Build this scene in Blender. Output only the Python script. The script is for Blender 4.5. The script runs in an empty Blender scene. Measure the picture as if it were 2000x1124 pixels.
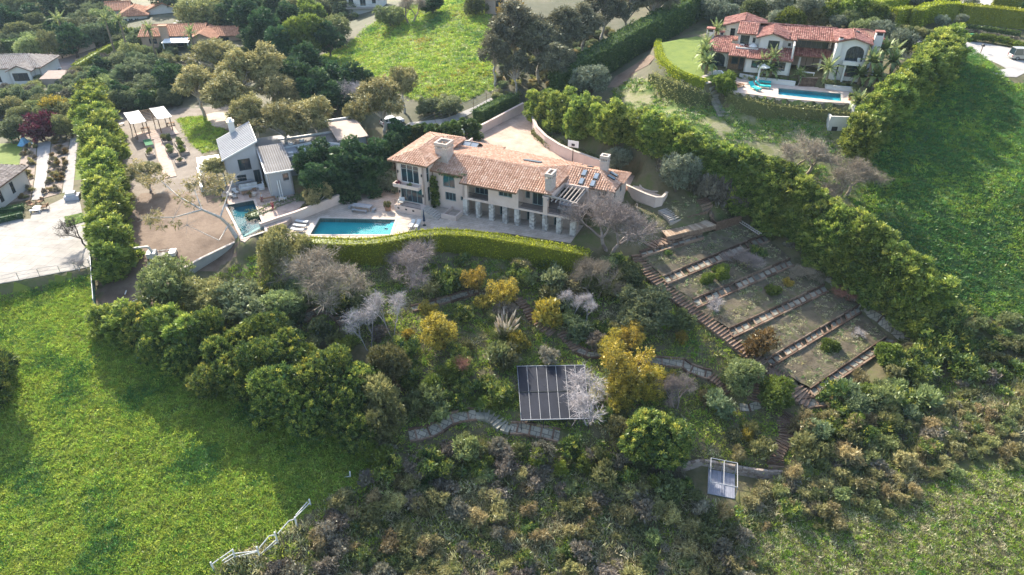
import bpy, bmesh, math, random
import numpy as np
from mathutils import Vector, Matrix
from mathutils.geometry import delaunay_2d_cdt

S = bpy.context.scene
COL = S.collection
R = math.radians
# ------------------------------------------------------------------ camera
CAM_H, FPX, PITCH = 49.0, 1333.0, R(33)
cam_d = bpy.data.cameras.new('camera')
cam_d.sensor_width = 36; cam_d.lens = FPX / 2000 * 36
cam_d.clip_start = 0.5; cam_d.clip_end = 3000
cam = bpy.data.objects.new('camera', cam_d); COL.objects.link(cam)
cam.location = (0, 0, CAM_H); cam.rotation_euler = (R(90) - PITCH, 0, 0)
S.camera = cam
# ------------------------------------------------------------------ sky, sun, exposure
SUN_EL, SUN_DX, SUN_DY = R(34), 0.46, -0.888        # shadows run along (SUN_DX, SUN_DY)
W = bpy.data.worlds.new('World'); S.world = W; W.use_nodes = True
wn = W.node_tree.nodes; wl = W.node_tree.links
bg = wn['Background']; sky = wn.new('ShaderNodeTexSky')
sky.sky_type = 'NISHITA'; sky.sun_disc = False
sky.sun_elevation = SUN_EL; sky.sun_rotation = math.atan2(-SUN_DX, -SUN_DY)
sky.air_density = 1.2; sky.dust_density = 2.0
wl.new(sky.outputs[0], bg.inputs[0]); bg.inputs[1].default_value = 0.15
sun_d = bpy.data.lights.new('sun', 'SUN'); sun_d.energy = 4.2; sun_d.angle = R(0.8); sun_d.color = (1.0, 0.91, 0.76)
sun = bpy.data.objects.new('sun', sun_d); COL.objects.link(sun); sun.location = (-60, 60, 120)
_sd = Vector((SUN_DX * math.cos(SUN_EL), SUN_DY * math.cos(SUN_EL), -math.sin(SUN_EL)))
sun.rotation_euler = _sd.to_track_quat('-Z', 'Y').to_euler()
S.view_settings.view_transform = 'Standard'; S.view_settings.look = 'None'
S.view_settings.gamma = 1; S.view_settings.use_curve_mapping = False
S.view_settings.exposure = 1.38
S.cycles.max_bounces = 5; S.cycles.diffuse_bounces = 3; S.cycles.glossy_bounces = 2
S.cycles.transmission_bounces = 3; S.cycles.transparent_max_bounces = 6; S.cycles.volume_bounces = 0
S.cycles.caustics_reflective = False; S.cycles.caustics_refractive = False

HAZE = 0.00011
rng = np.random.default_rng(7); random.seed(7)
CP, SP = math.cos(PITCH), math.sin(PITCH)

def ray(px, py):
    u = (px - 1000) / FPX; v = (562 - py) / FPX
    return np.array([u, CP + v * SP, -SP + v * CP])

def P(px, py, z=0.0):                       # point of the level z that the pixel sees
    d = ray(px, py); t = (z - CAM_H) / d[2]
    return np.array([d[0] * t, d[1] * t, z])

# ------------------------------------------------------------------ terrain heights
CTRL = [  # pixel, pixel, height above the villa's terrace
 (620,440,0),(700,400,0),(790,440,0),(900,440,0),(1000,455,0),(1110,475,-.2),(690,465,-.1),(560,450,.2),
 (1000,300,3),(960,240,3.2),(1040,225,3.6),(1060,290,3),(1150,330,3),(1130,262,6.0),(1225,345,3),(1270,370,3),(1300,395,2.6),(1200,290,6.5),
 (1330,445,.8),(1400,390,1.6),(1260,300,7),(1340,330,5.5),(1430,400,2.6),(1500,450,.4),(1560,500,-1),(1700,560,-2.6),(1830,620,-4.2),
 (1240,492,-1.2),(1495,460,-1.0),(1292,542,-2.7),(1350,595,-4),(1425,660,-5.6),(1500,720,-7),(1580,770,-8.3),(1545,512,-2.2),(1612,562,-3.8),(1680,605,-5.2),(1735,662,-6.6),(1800,695,-7.6),
 (1150,500,-1),(1000,500,-1.2),(850,495,-1),(700,490,-1),(920,540,-3),(800,540,-3),(640,560,-2.6),(540,540,-1.8),(1120,560,-3.6),(1030,600,-4.6),(1220,600,-4.4),
 (860,640,-5),(985,640,-5.6),(1150,690,-6.6),(1300,700,-7),(1400,760,-8.4),(1080,715,-7),(1080,815,-8.2),(900,770,-7.6),(800,850,-8.6),(930,810,-8.6),
 (1250,850,-9.6),(1500,860,-10),(1500,910,-10.8),(1410,950,-11.6),(1350,930,-11.5),(1100,900,-10.6),(900,900,-10.4),(700,870,-8.5),(1000,1000,-12.5),(1000,1110,-14),(800,1100,-12.5),(1300,1060,-14),(1600,1050,-12.5),(1900,1100,-12),(1900,950,-9.5),(1700,850,-9.5),(1950,800,-7.5),(1650,760,-8.4),
 (1900,650,-4.5),(1990,560,-1.5),(1900,450,2.2),(1800,400,4.5),(1990,380,5.5),(1750,300,7.5),(1900,250,9),(1990,200,11.5),(1950,130,14),(1900,95,14),(1960,110,14),(1990,90,14.2),(1800,110,14),(1990,40,15.5),(1700,30,17),
 (1520,180,13),(1650,190,13),(1440,168,13),(1560,150,14.2),(1660,160,14.2),(1420,140,14.2),(1330,120,14),(1310,90,14),(1450,70,14.5),(1620,60,15),
 (1480,230,9.6),(1400,230,9.2),(1300,200,8.6),(1220,180,7.5),(1400,280,7.6),(1550,300,7),(1640,270,8.5),(1560,360,4.2),(1640,380,3.8),(1680,400,3),
 (1200,130,8.5),(1260,90,10.5),(1350,30,13),(1100,170,6),
 (950,200,5),(930,140,7.5),(700,90,5),(620,115,3.5),(760,40,9),(900,15,12.5),(800,170,5),(860,220,3.5),(760,250,2.5),(700,320,1.5),(660,370,.8),
 (460,390,1),(540,400,1),(470,460,.8),(600,340,2),(640,280,2.5),(700,260,2.8),(350,430,-.4),(300,500,-1),(420,480,-.4),(250,420,-.4),(290,290,.6),(330,220,1),(420,220,1.6),(400,260,1.4),
 (450,500,-.8),(350,560,-2),(210,560,-2.2),(90,480,-1.2),(100,400,-1.2),(40,420,-1.2),(150,400,-1.2),(90,320,-1.2),(30,310,-1.2),(10,540,-1.7),(170,520,-1.7),(10,200,-2.5),(60,140,-2.5),(170,110,-1.5),
 (100,580,-3),(10,600,-3.4),(300,640,-3.6),(200,700,-4.4),(20,720,-5),(400,740,-5.6),(550,820,-7),(620,900,-8),(300,850,-6.5),(20,900,-7.2),(200,1000,-7.8),(545,1050,-8.8),(450,1100,-9),(20,1100,-8.6),(620,980,-8.8),
 (250,80,1),(380,85,2.5),(480,80,3.5),(270,35,3),(600,60,3.5),(700,35,6.5),(640,5,5),(400,10,4),(100,40,-1),(20,10,-1),(150,10,0),(560,180,2),(450,150,1.5),(250,160,-.5),
]
_c = np.array([P(a, b, z) for a, b, z in CTRL])
def _far(pts):
    return np.array(pts, float)
_c = np.vstack([_c, _far([(-500, 30, -10), (-400, 300, 0), (-300, 600, 8), (0, 600, 30), (300, 600, 25), (400, 300, 18), (500, 40, -8), (0, -40, -22), (-150, 10, -14), (150, 10, -18), (0, 330, 18), (150, 300, 20), (-150, 330, 5)])])
def _phi(r2):
    return np.where(r2 > 1e-9, 0.5 * r2 * np.log(r2 + 1e-12), 0)
_n = len(_c); _sc = 60.0
_X = _c[:, :2] / _sc
_A = np.zeros((_n + 3, _n + 3))
_A[:_n, :_n] = _phi(((_X[:, None] - _X[None]) ** 2).sum(-1)) + np.eye(_n) * 0.0016
_A[:_n, _n] = 1; _A[:_n, _n + 1:] = _X; _A[_n, :_n] = 1; _A[_n + 1:, :_n] = _X.T
_w = np.linalg.solve(_A, np.concatenate([_c[:, 2], [0, 0, 0]]))
def _axis(a, b, h, far):
    core = np.arange(a, b + 1e-6, h)
    ext = []; s = h; x = 0
    while x < far:
        s *= 1.25; x += s; ext.append(x)
    ext = np.array(ext)
    return np.concatenate([(a - ext)[::-1], core, b + ext])
GX = _axis(-126, 120, 0.65, 700); GY = _axis(30, 226, 0.65, 700)
GZ = np.empty((len(GY), len(GX)))
for _i, _y in enumerate(GY):
    q = np.stack([GX / _sc, np.full_like(GX, _y / _sc)], 1)
    GZ[_i] = _phi(((q[:, None] - _X[None]) ** 2).sum(-1)) @ _w[:_n] + _w[_n] + q @ _w[_n + 1:]
GZ = np.clip(GZ, -40, 60)

def inpoly(x, y, poly):
    x = np.asarray(x); y = np.asarray(y); ins = np.zeros(np.broadcast(x, y).shape, bool)
    n = len(poly)
    for i in range(n):
        x1, y1 = poly[i][:2]; x2, y2 = poly[(i + 1) % n][:2]
        if y1 == y2: continue
        c = ((y1 > y) != (y2 > y)) & (x < (x2 - x1) * (y - y1) / (y2 - y1) + x1)
        ins ^= c
    return ins
def segdist(x, y, pts, closed=True):
    d = np.full(np.shape(x), 1e9); n = len(pts)
    for i in range(n if closed else n - 1):
        a = np.array(pts[i][:2]); b = np.array(pts[(i + 1) % n][:2]); ab = b - a
        t = np.clip(((x - a[0]) * ab[0] + (y - a[1]) * ab[1]) / (ab @ ab + 1e-12), 0, 1)
        d = np.minimum(d, np.hypot(x - a[0] - t * ab[0], y - a[1] - t * ab[1]))
    return d
GXX, GYY = np.meshgrid(GX, GY)
def flatten(poly, z, margin):               # level the ground inside a polygon, blending outwards
    global GZ
    xs = [p[0] for p in poly]; ys = [p[1] for p in poly]
    m = (GXX > min(xs) - margin) & (GXX < max(xs) + margin) & (GYY > min(ys) - margin) & (GYY < max(ys) + margin)
    x = GXX[m]; y = GYY[m]
    d = np.where(inpoly(x, y, poly), 0, segdist(x, y, poly)) / margin
    w = np.clip(1 - d, 0, 1); w = w * w * (3 - 2 * w)
    zz = np.array([z(a, b) for a, b in zip(x, y)]) if callable(z) else z
    GZ[m] = GZ[m] * (1 - w) + zz * w
def dig(poly, depth, shrink=0.0):
    global GZ
    m = inpoly(GXX, GYY, poly)
    if shrink: m &= segdist(GXX, GYY, poly) > shrink
    GZ[m] -= depth
def px(pts, z): return [tuple(P(a, b, z)[:2]) for a, b in pts]
def ground(x, y):
    x = np.asarray(x, float); y = np.asarray(y, float)
    fx = np.interp(x, GX, np.arange(len(GX))); fy = np.interp(y, GY, np.arange(len(GY)))
    i = np.clip(fx.astype(int), 0, len(GX) - 2); j = np.clip(fy.astype(int), 0, len(GY) - 2)
    a = fx - i; b = fy - j
    return (GZ[j, i] * (1 - a) * (1 - b) + GZ[j, i + 1] * a * (1 - b) + GZ[j + 1, i] * (1 - a) * b + GZ[j + 1, i + 1] * a * b)
def at(px_, py_):                           # the ground point a pixel sees
    d = ray(px_, py_); t = np.arange(30, 420, 0.25)
    z = CAM_H + d[2] * t - ground(d[0] * t, d[1] * t)
    k = np.argmax(z < 0)
    t0, t1 = t[max(k - 1, 0)], t[k]; z0, z1 = z[max(k - 1, 0)], z[k]
    tt = t0 + (t1 - t0) * z0 / (z0 - z1) if z0 != z1 else t0
    x, y = d[0] * tt, d[1] * tt
    return np.array([x, y, float(ground(x, y))])
def atp(pts): return [at(a, b) for a, b in pts]

# ------------------------------------------------------------------ mesh and object helpers
class MB:
    def __init__(s): s.v = []; s.f = []; s.t = []
    def add(s, vs, fs, t=0.5):
        o = len(s.v); s.v += [tuple(map(float, q)) for q in vs]
        for f in fs: s.f.append([o + i for i in f]); s.t.append(t)
        return s
    def box(s, x0, x1, y0, y1, z0, z1, t=0.5):
        if x1 < x0: x0, x1 = x1, x0
        if y1 < y0: y0, y1 = y1, y0
        return s.add([(x0,y0,z0),(x1,y0,z0),(x1,y1,z0),(x0,y1,z0),(x0,y0,z1),(x1,y0,z1),(x1,y1,z1),(x0,y1,z1)],
              [(0,3,2,1),(4,5,6,7),(0,1,5,4),(1,2,6,5),(2,3,7,6),(3,0,4,7)], t)
    def frame(s, c, ax, ay, az, t=0.5):     # box by centre and three half-axis vectors
        c = Vector(c); ax = Vector(ax); ay = Vector(ay); az = Vector(az)
        vs = [c+i*ax+j*ay+k*az for k in (-1,1) for i, j in ((-1,-1),(1,-1),(1,1),(-1,1))]
        return s.add(vs, [(0,3,2,1),(4,5,6,7),(0,1,5,4),(1,2,6,5),(2,3,7,6),(3,0,4,7)], t)
    def bar(s, a, b, w, h, t=0.5, up=(0,0,1)):
        a = Vector(a); b = Vector(b); d = (b - a); l = d.length
        if l < 1e-6: return s
        d /= l; u = Vector(up); sd = d.cross(u)
        if sd.length < 1e-4: sd = d.cross(Vector((0,1,0)))
        sd.normalize(); u = sd.cross(d)
        return s.frame((a + b) / 2, d * l / 2, sd * w / 2, u * h / 2, t)
    def prism(s, poly, z0, z1, t=0.5, top=True):
        n = len(poly); a = sum(poly[i][0]*poly[(i+1)%n][1]-poly[(i+1)%n][0]*poly[i][1] for i in range(n))
        if a < 0: poly = poly[::-1]
        f0 = (lambda p: z0(*p[:2])) if callable(z0) else (lambda p: z0)
        f1 = (lambda p: z1(*p[:2])) if callable(z1) else (lambda p: z1)
        vs = [(p[0], p[1], f0(p)) for p in poly] + [(p[0], p[1], f1(p)) for p in poly]
        fs = [(i, (i+1)%n, n+(i+1)%n, n+i) for i in range(n)]
        if top: fs += [tuple(range(n, 2*n)), tuple(range(n-1, -1, -1))]
        return s.add(vs, fs, t)
    def tube(s, a, b, r0, r1=None, n=6, t=0.5, cap=True):
        r1 = r0 if r1 is None else r1
        a = Vector(a); b = Vector(b); d = (b - a)
        if d.length < 1e-6: return s
        d.normalize(); u = d.cross(Vector((0.3,0.2,1)));
        if u.length < 1e-3: u = d.cross(Vector((1,0,0)))
        u.normalize(); w = d.cross(u)
        vs = []
        for c, r in ((a, r0), (b, r1)):
            for k in range(n):
                q = 2*math.pi*k/n; vs.append(c + u*math.cos(q)*r + w*math.sin(q)*r)
        fs = [(k, (k+1)%n, n+(k+1)%n, n+k) for k in range(n)]
        if cap: fs += [tuple(range(n-1,-1,-1)), tuple(range(n, 2*n))]
        return s.add(vs, fs, t)
    def ball(s, c, rx, ry=None, rz=None, nu=10, nv=6, t=0.5):
        ry = ry or rx; rz = rz or rx; vs = [(c[0],c[1],c[2]-rz)]
        for j in range(1, nv):
            ph = -math.pi/2 + math.pi*j/nv
            for i in range(nu):
                th = 2*math.pi*i/nu
                vs.append((c[0]+rx*math.cos(ph)*math.cos(th), c[1]+ry*math.cos(ph)*math.sin(th), c[2]+rz*math.sin(ph)))
        vs.append((c[0],c[1],c[2]+rz)); m = len(vs)-1; fs = []
        for i in range(nu):
            fs.append((0, 1+(i+1)%nu, 1+i)); fs.append((m, m-nu+i, m-nu+(i+1)%nu))
            for j in range(nv-2):
                a = 1+j*nu; fs.append((a+i, a+(i+1)%nu, a+nu+(i+1)%nu, a+nu+i))
        return s.add(vs, fs, t)
    def quad(s, *pts, t=0.5): return s.add(pts, [tuple(range(len(pts)))], t)
    def mesh(s, name, smooth=False):
        me = bpy.data.meshes.new(name); me.from_pydata(s.v, [], s.f)
        at_ = me.attributes.new('tint', 'FLOAT', 'FACE'); at_.data.foreach_set('value', np.array(s.t, np.float32))
        if smooth: me.polygons.foreach_set('use_smooth', np.ones(len(me.polygons), bool))
        me.update(); return me
    def build(s, name, mat, parent=None, loc=None, rotz=None, smooth=False):
        me = s.mesh(name, smooth); me.materials.append(mat)
        return obj(name, me, parent, loc, rotz)
def obj(name, me, parent=None, loc=None, rotz=None):
    o = bpy.data.objects.new(name, me); COL.objects.link(o)
    if parent is not None: o.parent = parent
    if loc is not None: o.location = loc
    if rotz is not None: o.rotation_euler = (0, 0, rotz)
    return o
def tag(o, label=None, cat=None, group=None, kind=None):
    if label: o['label'] = label
    if cat: o['category'] = cat
    if group: o['group'] = group
    if kind: o['kind'] = kind
    return o
def thing(name, label, cat, loc=(0,0,0), rotz=0.0, group=None):
    o = bpy.data.objects.new(name, None); COL.objects.link(o)
    o.location = loc; o.rotation_euler = (0, 0, rotz); o.empty_display_size = 0.3
    return tag(o, label, cat, group)
def dup(root, loc, rotz=0, scale=None, label=None, group=None):
    r = root.copy(); COL.objects.link(r); r.location = loc; r.rotation_euler = (0, 0, rotz)
    if scale is not None: r.scale = (scale,)*3 if np.isscalar(scale) else scale
    if label: r['label'] = label
    if group: r['group'] = group
    for ch in list(root.children):
        c = ch.copy(); COL.objects.link(c); c.parent = r
        for g in list(ch.children):
            d = g.copy(); COL.objects.link(d); d.parent = c
    return r
def struct(o): o['kind'] = 'structure'; return o
def stuff(o): o['kind'] = 'stuff'; return o

# ------------------------------------------------------------------ materials
MATS = {}
def nodes(name):
    m = bpy.data.materials.new(name); m.use_nodes = True
    return m, m.node_tree.nodes, m.node_tree.links
def ramp(N, cols):
    r = N.new('ShaderNodeValToRGB'); e = r.color_ramp.elements
    pos = np.linspace(0, 1, len(cols))
    while len(e) < len(cols): e.new(0.5)
    for i, c in enumerate(cols):
        p_, cc = (c[0], c[1]) if len(c) == 2 else (pos[i], c)
        e[i].position = p_; e[i].color = (*cc, 1)
    return r
def surf(name, cols, scale=1.0, rough=0.85, bump=0.3, detail=6, tint=0.0, spec=0.3, coords='Object', bscale=None, metal=0.0, contrast=None):
    """noise between colours, optional per-piece tint, fine relief"""
    if name in MATS: return MATS[name]
    m, N, L = nodes(name); b = N['Principled BSDF']
    tc = N.new('ShaderNodeTexCoord'); nz = N.new('ShaderNodeTexNoise')
    nz.inputs['Scale'].default_value = scale; nz.inputs['Detail'].default_value = detail; nz.inputs['Roughness'].default_value = 0.65
    L.new(tc.outputs[coords], nz.inputs['Vector'])
    r = ramp(N, [(0.3 + 0.4 * i / max(1, len(cols) - 1), c) for i, c in enumerate(cols)])
    fac = nz.outputs['Fac']
    if tint:
        a = N.new('ShaderNodeAttribute'); a.attribute_name = 'tint'
        oi = N.new('ShaderNodeObjectInfo')
        ad = N.new('ShaderNodeMath'); ad.operation = 'MULTIPLY_ADD'; ad.inputs[1].default_value = tint
        sb = N.new('ShaderNodeMath'); sb.operation = 'SUBTRACT'; sb.inputs[1].default_value = 0.5
        L.new(a.outputs['Fac'], sb.inputs[0]); L.new(sb.outputs[0], ad.inputs[0]); L.new(nz.outputs['Fac'], ad.inputs[2])
        a2 = N.new('ShaderNodeMath'); a2.operation = 'MULTIPLY_ADD'; a2.inputs[1].default_value = tint * 0.5
        sb2 = N.new('ShaderNodeMath'); sb2.operation = 'SUBTRACT'; sb2.inputs[1].default_value = 0.5
        L.new(oi.outputs['Random'], sb2.inputs[0]); L.new(sb2.outputs[0], a2.inputs[0]); L.new(ad.outputs[0], a2.inputs[2])
        fac = a2.outputs[0]
    L.new(fac, r.inputs[0]); L.new(r.outputs[0], b.inputs['Base Color'])
    b.inputs['Roughness'].default_value = rough; b.inputs['Specular IOR Level'].default_value = spec; b.inputs['Metallic'].default_value = metal
    if bump:
        n2 = N.new('ShaderNodeTexNoise'); n2.inputs['Scale'].default_value = bscale or scale * 6; n2.inputs['Detail'].default_value = 4
        L.new(tc.outputs[coords], n2.inputs['Vector'])
        bp = N.new('ShaderNodeBump'); bp.inputs['Strength'].default_value = bump; bp.inputs['Distance'].default_value = 0.1
        L.new(n2.outputs['Fac'], bp.inputs['Height']); L.new(bp.outputs[0], b.inputs['Normal'])
    MATS[name] = m; return m
def leaf(name, cols, trans=0.35, vary=0.12, gain=1.75):
    """leaf material: colour from the leaf's own tint, a little light through the leaf"""
    if name in MATS: return MATS[name]
    m, N, L = nodes(name); N.remove(N['Principled BSDF']); out = N['Material Output']
    a = N.new('ShaderNodeAttribute'); a.attribute_name = 'tint'
    r = ramp(N, [tuple(min(.75, q * gain) for q in c) for c in cols]); L.new(a.outputs['Fac'], r.inputs[0])
    oi = N.new('ShaderNodeObjectInfo'); h = N.new('ShaderNodeHueSaturation')
    mv = N.new('ShaderNodeMapRange'); mv.inputs['To Min'].default_value = 1 - vary * 1.6; mv.inputs['To Max'].default_value = 1 + vary * 1.6
    mh = N.new('ShaderNodeMapRange'); mh.inputs['To Min'].default_value = 0.5 - vary * 0.12; mh.inputs['To Max'].default_value = 0.5 + vary * 0.12
    ml = N.new('ShaderNodeMath'); ml.operation = 'MULTIPLY'; ml.inputs[1].default_value = 7.31
    fr = N.new('ShaderNodeMath'); fr.operation = 'FRACT'
    L.new(oi.outputs['Random'], mv.inputs['Value']); L.new(oi.outputs['Random'], ml.inputs[0]); L.new(ml.outputs[0], fr.inputs[0]); L.new(fr.outputs[0], mh.inputs['Value'])
    L.new(mv.outputs[0], h.inputs['Value']); L.new(mh.outputs[0], h.inputs['Hue']); L.new(r.outputs[0], h.inputs['Color'])
    d = N.new('ShaderNodeBsdfDiffuse'); t = N.new('ShaderNodeBsdfTranslucent'); mx = N.new('ShaderNodeMixShader')
    L.new(h.outputs[0], d.inputs[0]); L.new(h.outputs[0], t.inputs[0])
    mx.inputs[0].default_value = trans; L.new(d.outputs[0], mx.inputs[1]); L.new(t.outputs[0], mx.inputs[2])
    if trans > 0.2:
        g = N.new('ShaderNodeBsdfGlossy'); g.inputs['Roughness'].default_value = 0.45; g.inputs[0].default_value = (0.6, 0.65, 0.6, 1)
        m2 = N.new('ShaderNodeMixShader'); m2.inputs[0].default_value = 0.05
        L.new(mx.outputs[0], m2.inputs[1]); L.new(g.outputs[0], m2.inputs[2]); mx = m2
    L.new(mx.outputs[0], out.inputs[0]); MATS[name] = m; return m
def paved(name, c1, c2, mortar, w, h, turn=0.0, m=.02):
    """paving laid in courses: joints and slightly different stones"""
    if name in MATS: return MATS[name]
    mt, N, L = nodes(name); b = N['Principled BSDF']; tc = N.new('ShaderNodeTexCoord'); mp = N.new('ShaderNodeMapping'); mp.inputs['Rotation'].default_value = (0, 0, turn)
    br = N.new('ShaderNodeTexBrick'); br.inputs['Color1'].default_value = (*c1, 1); br.inputs['Color2'].default_value = (*c2, 1); br.inputs['Mortar'].default_value = (*mortar, 1)
    br.inputs['Scale'].default_value = 1; br.inputs['Brick Width'].default_value = w; br.inputs['Row Height'].default_value = h; br.inputs['Mortar Size'].default_value = m
    L.new(tc.outputs['Object'], mp.inputs['Vector']); L.new(mp.outputs[0], br.inputs['Vector'])
    nz = N.new('ShaderNodeTexNoise'); nz.inputs['Scale'].default_value = .35; nz.inputs['Detail'].default_value = 10; nz.inputs['Roughness'].default_value = .7; L.new(tc.outputs['Object'], nz.inputs['Vector'])
    r = ramp(N, [(.3, (.62, .60, .57)), (.7, (1.08, 1.07, 1.05))]); L.new(nz.outputs['Fac'], r.inputs[0])
    mx = N.new('ShaderNodeMix'); mx.data_type = 'RGBA'; mx.blend_type = 'MULTIPLY'; mx.inputs[0].default_value = 1; L.new(br.outputs['Color'], mx.inputs[6]); L.new(r.outputs[0], mx.inputs[7])
    L.new(mx.outputs[2], b.inputs['Base Color']); b.inputs['Roughness'].default_value = .85
    bp = N.new('ShaderNodeBump'); bp.inputs['Strength'].default_value = .3; bp.inputs['Distance'].default_value = .03; bp.invert = True; L.new(br.outputs['Fac'], bp.inputs['Height']); L.new(bp.outputs[0], b.inputs['Normal'])
    MATS[name] = mt; return mt
def plain(name, col, rough=0.6, metal=0.0, spec=0.4):
    return surf(name, [tuple(c * 0.9 for c in col), tuple(min(1, c * 1.08) for c in col)], scale=1.3, rough=rough, bump=0.04, metal=metal, spec=spec)
def glass(name, col=(0.02, 0.035, 0.045)):
    if name in MATS: return MATS[name]
    m, N, L = nodes(name); b = N['Principled BSDF']
    b.inputs['Base Color'].default_value = (*col, 1); b.inputs['Roughness'].default_value = 0.06; b.inputs['Specular IOR Level'].default_value = 0.8
    MATS[name] = m; return m
def water(name, tint, seethru=0.6):
    m, N, L = nodes(name); N.remove(N['Principled BSDF']); out = N['Material Output']
    tr = N.new('ShaderNodeBsdfTransparent'); tr.inputs[0].default_value = (*tint, 1)
    gl = N.new('ShaderNodeBsdfGlossy'); gl.inputs['Roughness'].default_value = 0.03
    lw = N.new('ShaderNodeLayerWeight'); lw.inputs[0].default_value = 0.3
    pw = N.new('ShaderNodeMath'); pw.operation = 'POWER'; pw.inputs[1].default_value = 4.0; ml = N.new('ShaderNodeMath'); ml.operation = 'MULTIPLY_ADD'; ml.inputs[1].default_value = .55; ml.inputs[2].default_value = .03
    L.new(lw.outputs['Facing'], pw.inputs[0]); L.new(pw.outputs[0], ml.inputs[0])
    tc = N.new('ShaderNodeTexCoord'); nz = N.new('ShaderNodeTexNoise'); nz.inputs['Scale'].default_value = 1.8; nz.inputs['Detail'].default_value = 3
    L.new(tc.outputs['Object'], nz.inputs['Vector'])
    bp = N.new('ShaderNodeBump'); bp.inputs['Strength'].default_value = 0.25; bp.inputs['Distance'].default_value = 0.08
    L.new(nz.outputs[0], bp.inputs['Height']); L.new(bp.outputs[0], gl.inputs['Normal']); L.new(bp.outputs[0], lw.inputs['Normal'])
    mx = N.new('ShaderNodeMixShader'); L.new(ml.outputs[0], mx.inputs[0]); L.new(tr.outputs[0], mx.inputs[1]); L.new(gl.outputs[0], mx.inputs[2])
    L.new(mx.outputs[0], out.inputs[0]); return m
# ------------------------------------------------------------------ leaves, crowns, branches
def quads_mesh(name, V, tint, mat):
    n = len(V); me = bpy.data.meshes.new(name)
    me.vertices.add(n * 4); me.vertices.foreach_set('co', V.reshape(-1).astype(np.float32))
    me.loops.add(n * 4); me.loops.foreach_set('vertex_index', np.arange(n * 4, dtype=np.int32))
    me.polygons.add(n); me.polygons.foreach_set('loop_start', np.arange(0, n * 4, 4, dtype=np.int32))
    a = me.attributes.new('tint', 'FLOAT', 'FACE'); a.data.foreach_set('value', np.clip(tint, 0, 1).astype(np.float32))
    me.update(calc_edges=True); me.materials.append(mat); return me
def unit(v): return v / (np.linalg.norm(v, axis=-1, keepdims=True) + 1e-9)
def leaf_quads(c, d, l, w, g):
    r = g.normal(size=c.shape); s = unit(np.cross(d, r)); l = l[:, None]; w = w[:, None]
    return np.stack([c, c + d * l * .45 + s * w * .5, c + d * l, c + d * l * .45 - s * w * .5], 1)
def crown(name, lobes, mat, dens=3.0, k=22, tr=0.45, ll=0.42, lw=0.2, up=0.35, spread=0.75, seed=0, base=0.42, sd=0.17, floor=-0.5, droop=0.0, core=0.5):
    g = np.random.default_rng(seed); Vs = []; Ts = []
    L = np.array(lobes, float)
    for i, (cx, cy, cz, rx, ry, rz) in enumerate(L):
        area = 4 * math.pi * ((rx * ry) ** .8 / 3 + (rx * rz) ** .8 / 3 + (ry * rz) ** .8 / 3) ** (1 / .8)
        n = max(4, int(area * dens)); q = unit(g.normal(size=(n, 3))); q = q[q[:, 2] > floor]
        p = np.array([cx, cy, cz]) + q * np.array([rx, ry, rz]) * g.uniform(.8, 1.04, (len(q), 1))
        keep = np.ones(len(p), bool)
        for j, o in enumerate(L):
            if j != i: keep &= (((p - o[:3]) / o[3:]) ** 2).sum(1) > .62
        p = p[keep]; q = q[keep]
        if not len(p): continue
        ax = unit(q * (1 - up) + np.array([0, 0, up]) + g.normal(size=p.shape) * .22)
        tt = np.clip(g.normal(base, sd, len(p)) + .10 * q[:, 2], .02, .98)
        P_ = np.repeat(p, k, 0); A_ = np.repeat(ax, k, 0)
        d = unit(A_ + g.normal(size=P_.shape) * spread - np.array([0, 0, droop]))
        o = P_ + unit(g.normal(size=P_.shape)) * (g.random((len(P_), 1)) ** .5) * tr * .75
        l = ll * g.uniform(.65, 1.35, len(P_)); w = lw * g.uniform(.7, 1.3, len(P_))
        Vs.append(leaf_quads(o, d, l, w, g)); Ts.append(np.repeat(tt, k) + g.normal(0, .09, len(P_)))
        m = int(n * 2.0 * core)
        if m:                                     # inner leaves
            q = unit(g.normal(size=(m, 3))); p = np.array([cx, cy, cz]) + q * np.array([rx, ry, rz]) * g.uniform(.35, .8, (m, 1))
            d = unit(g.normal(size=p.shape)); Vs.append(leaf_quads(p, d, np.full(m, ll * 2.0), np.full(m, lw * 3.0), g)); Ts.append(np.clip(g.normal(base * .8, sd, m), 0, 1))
    return quads_mesh(name, np.concatenate(Vs), np.concatenate(Ts), mat)
def trunk_mesh(name, lobes, mat, r=0.18, base_h=None, seed=0, lean=0.0, bare=False):
    g = random.Random(seed); m = MB(); L = sorted(lobes, key=lambda q: q[2])
    bh = base_h if base_h is not None else max(.4, L[0][2] - L[0][5] * .3)
    p = Vector((0, 0, -.4)); n = 4; pts = [p]
    for i in range(1, n + 1):
        pts.append(Vector((g.uniform(-1, 1) * .06 * bh + lean * bh * i / n, g.uniform(-1, 1) * .06 * bh, bh * i / n)))
    for i in range(n): m.tube(pts[i], pts[i+1], r * (1.25 - .12 * i), r * (1.13 - .12 * i), 7, cap=False)
    top = pts[-1]
    for q in L:
        c = Vector(q[:3]); mid = top.lerp(c, .5) + Vector((g.uniform(-1, 1), g.uniform(-1, 1), g.uniform(0, 1))) * .12 * (c - top).length
        m.tube(top, mid, r * .6, r * .4, 5, cap=False); m.tube(mid, c, r * .4, r * .18, 5, cap=False)
        for _ in range(2):
            e = c + Vector((g.uniform(-1, 1) * q[3], g.uniform(-1, 1) * q[4], g.uniform(-.3, .9) * q[5])) * .75
            m.tube(mid.lerp(c, .6), e, r * .2, r * .07, 4, cap=False)
    me = m.mesh(name, True); me.materials.append(mat); return me
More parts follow.
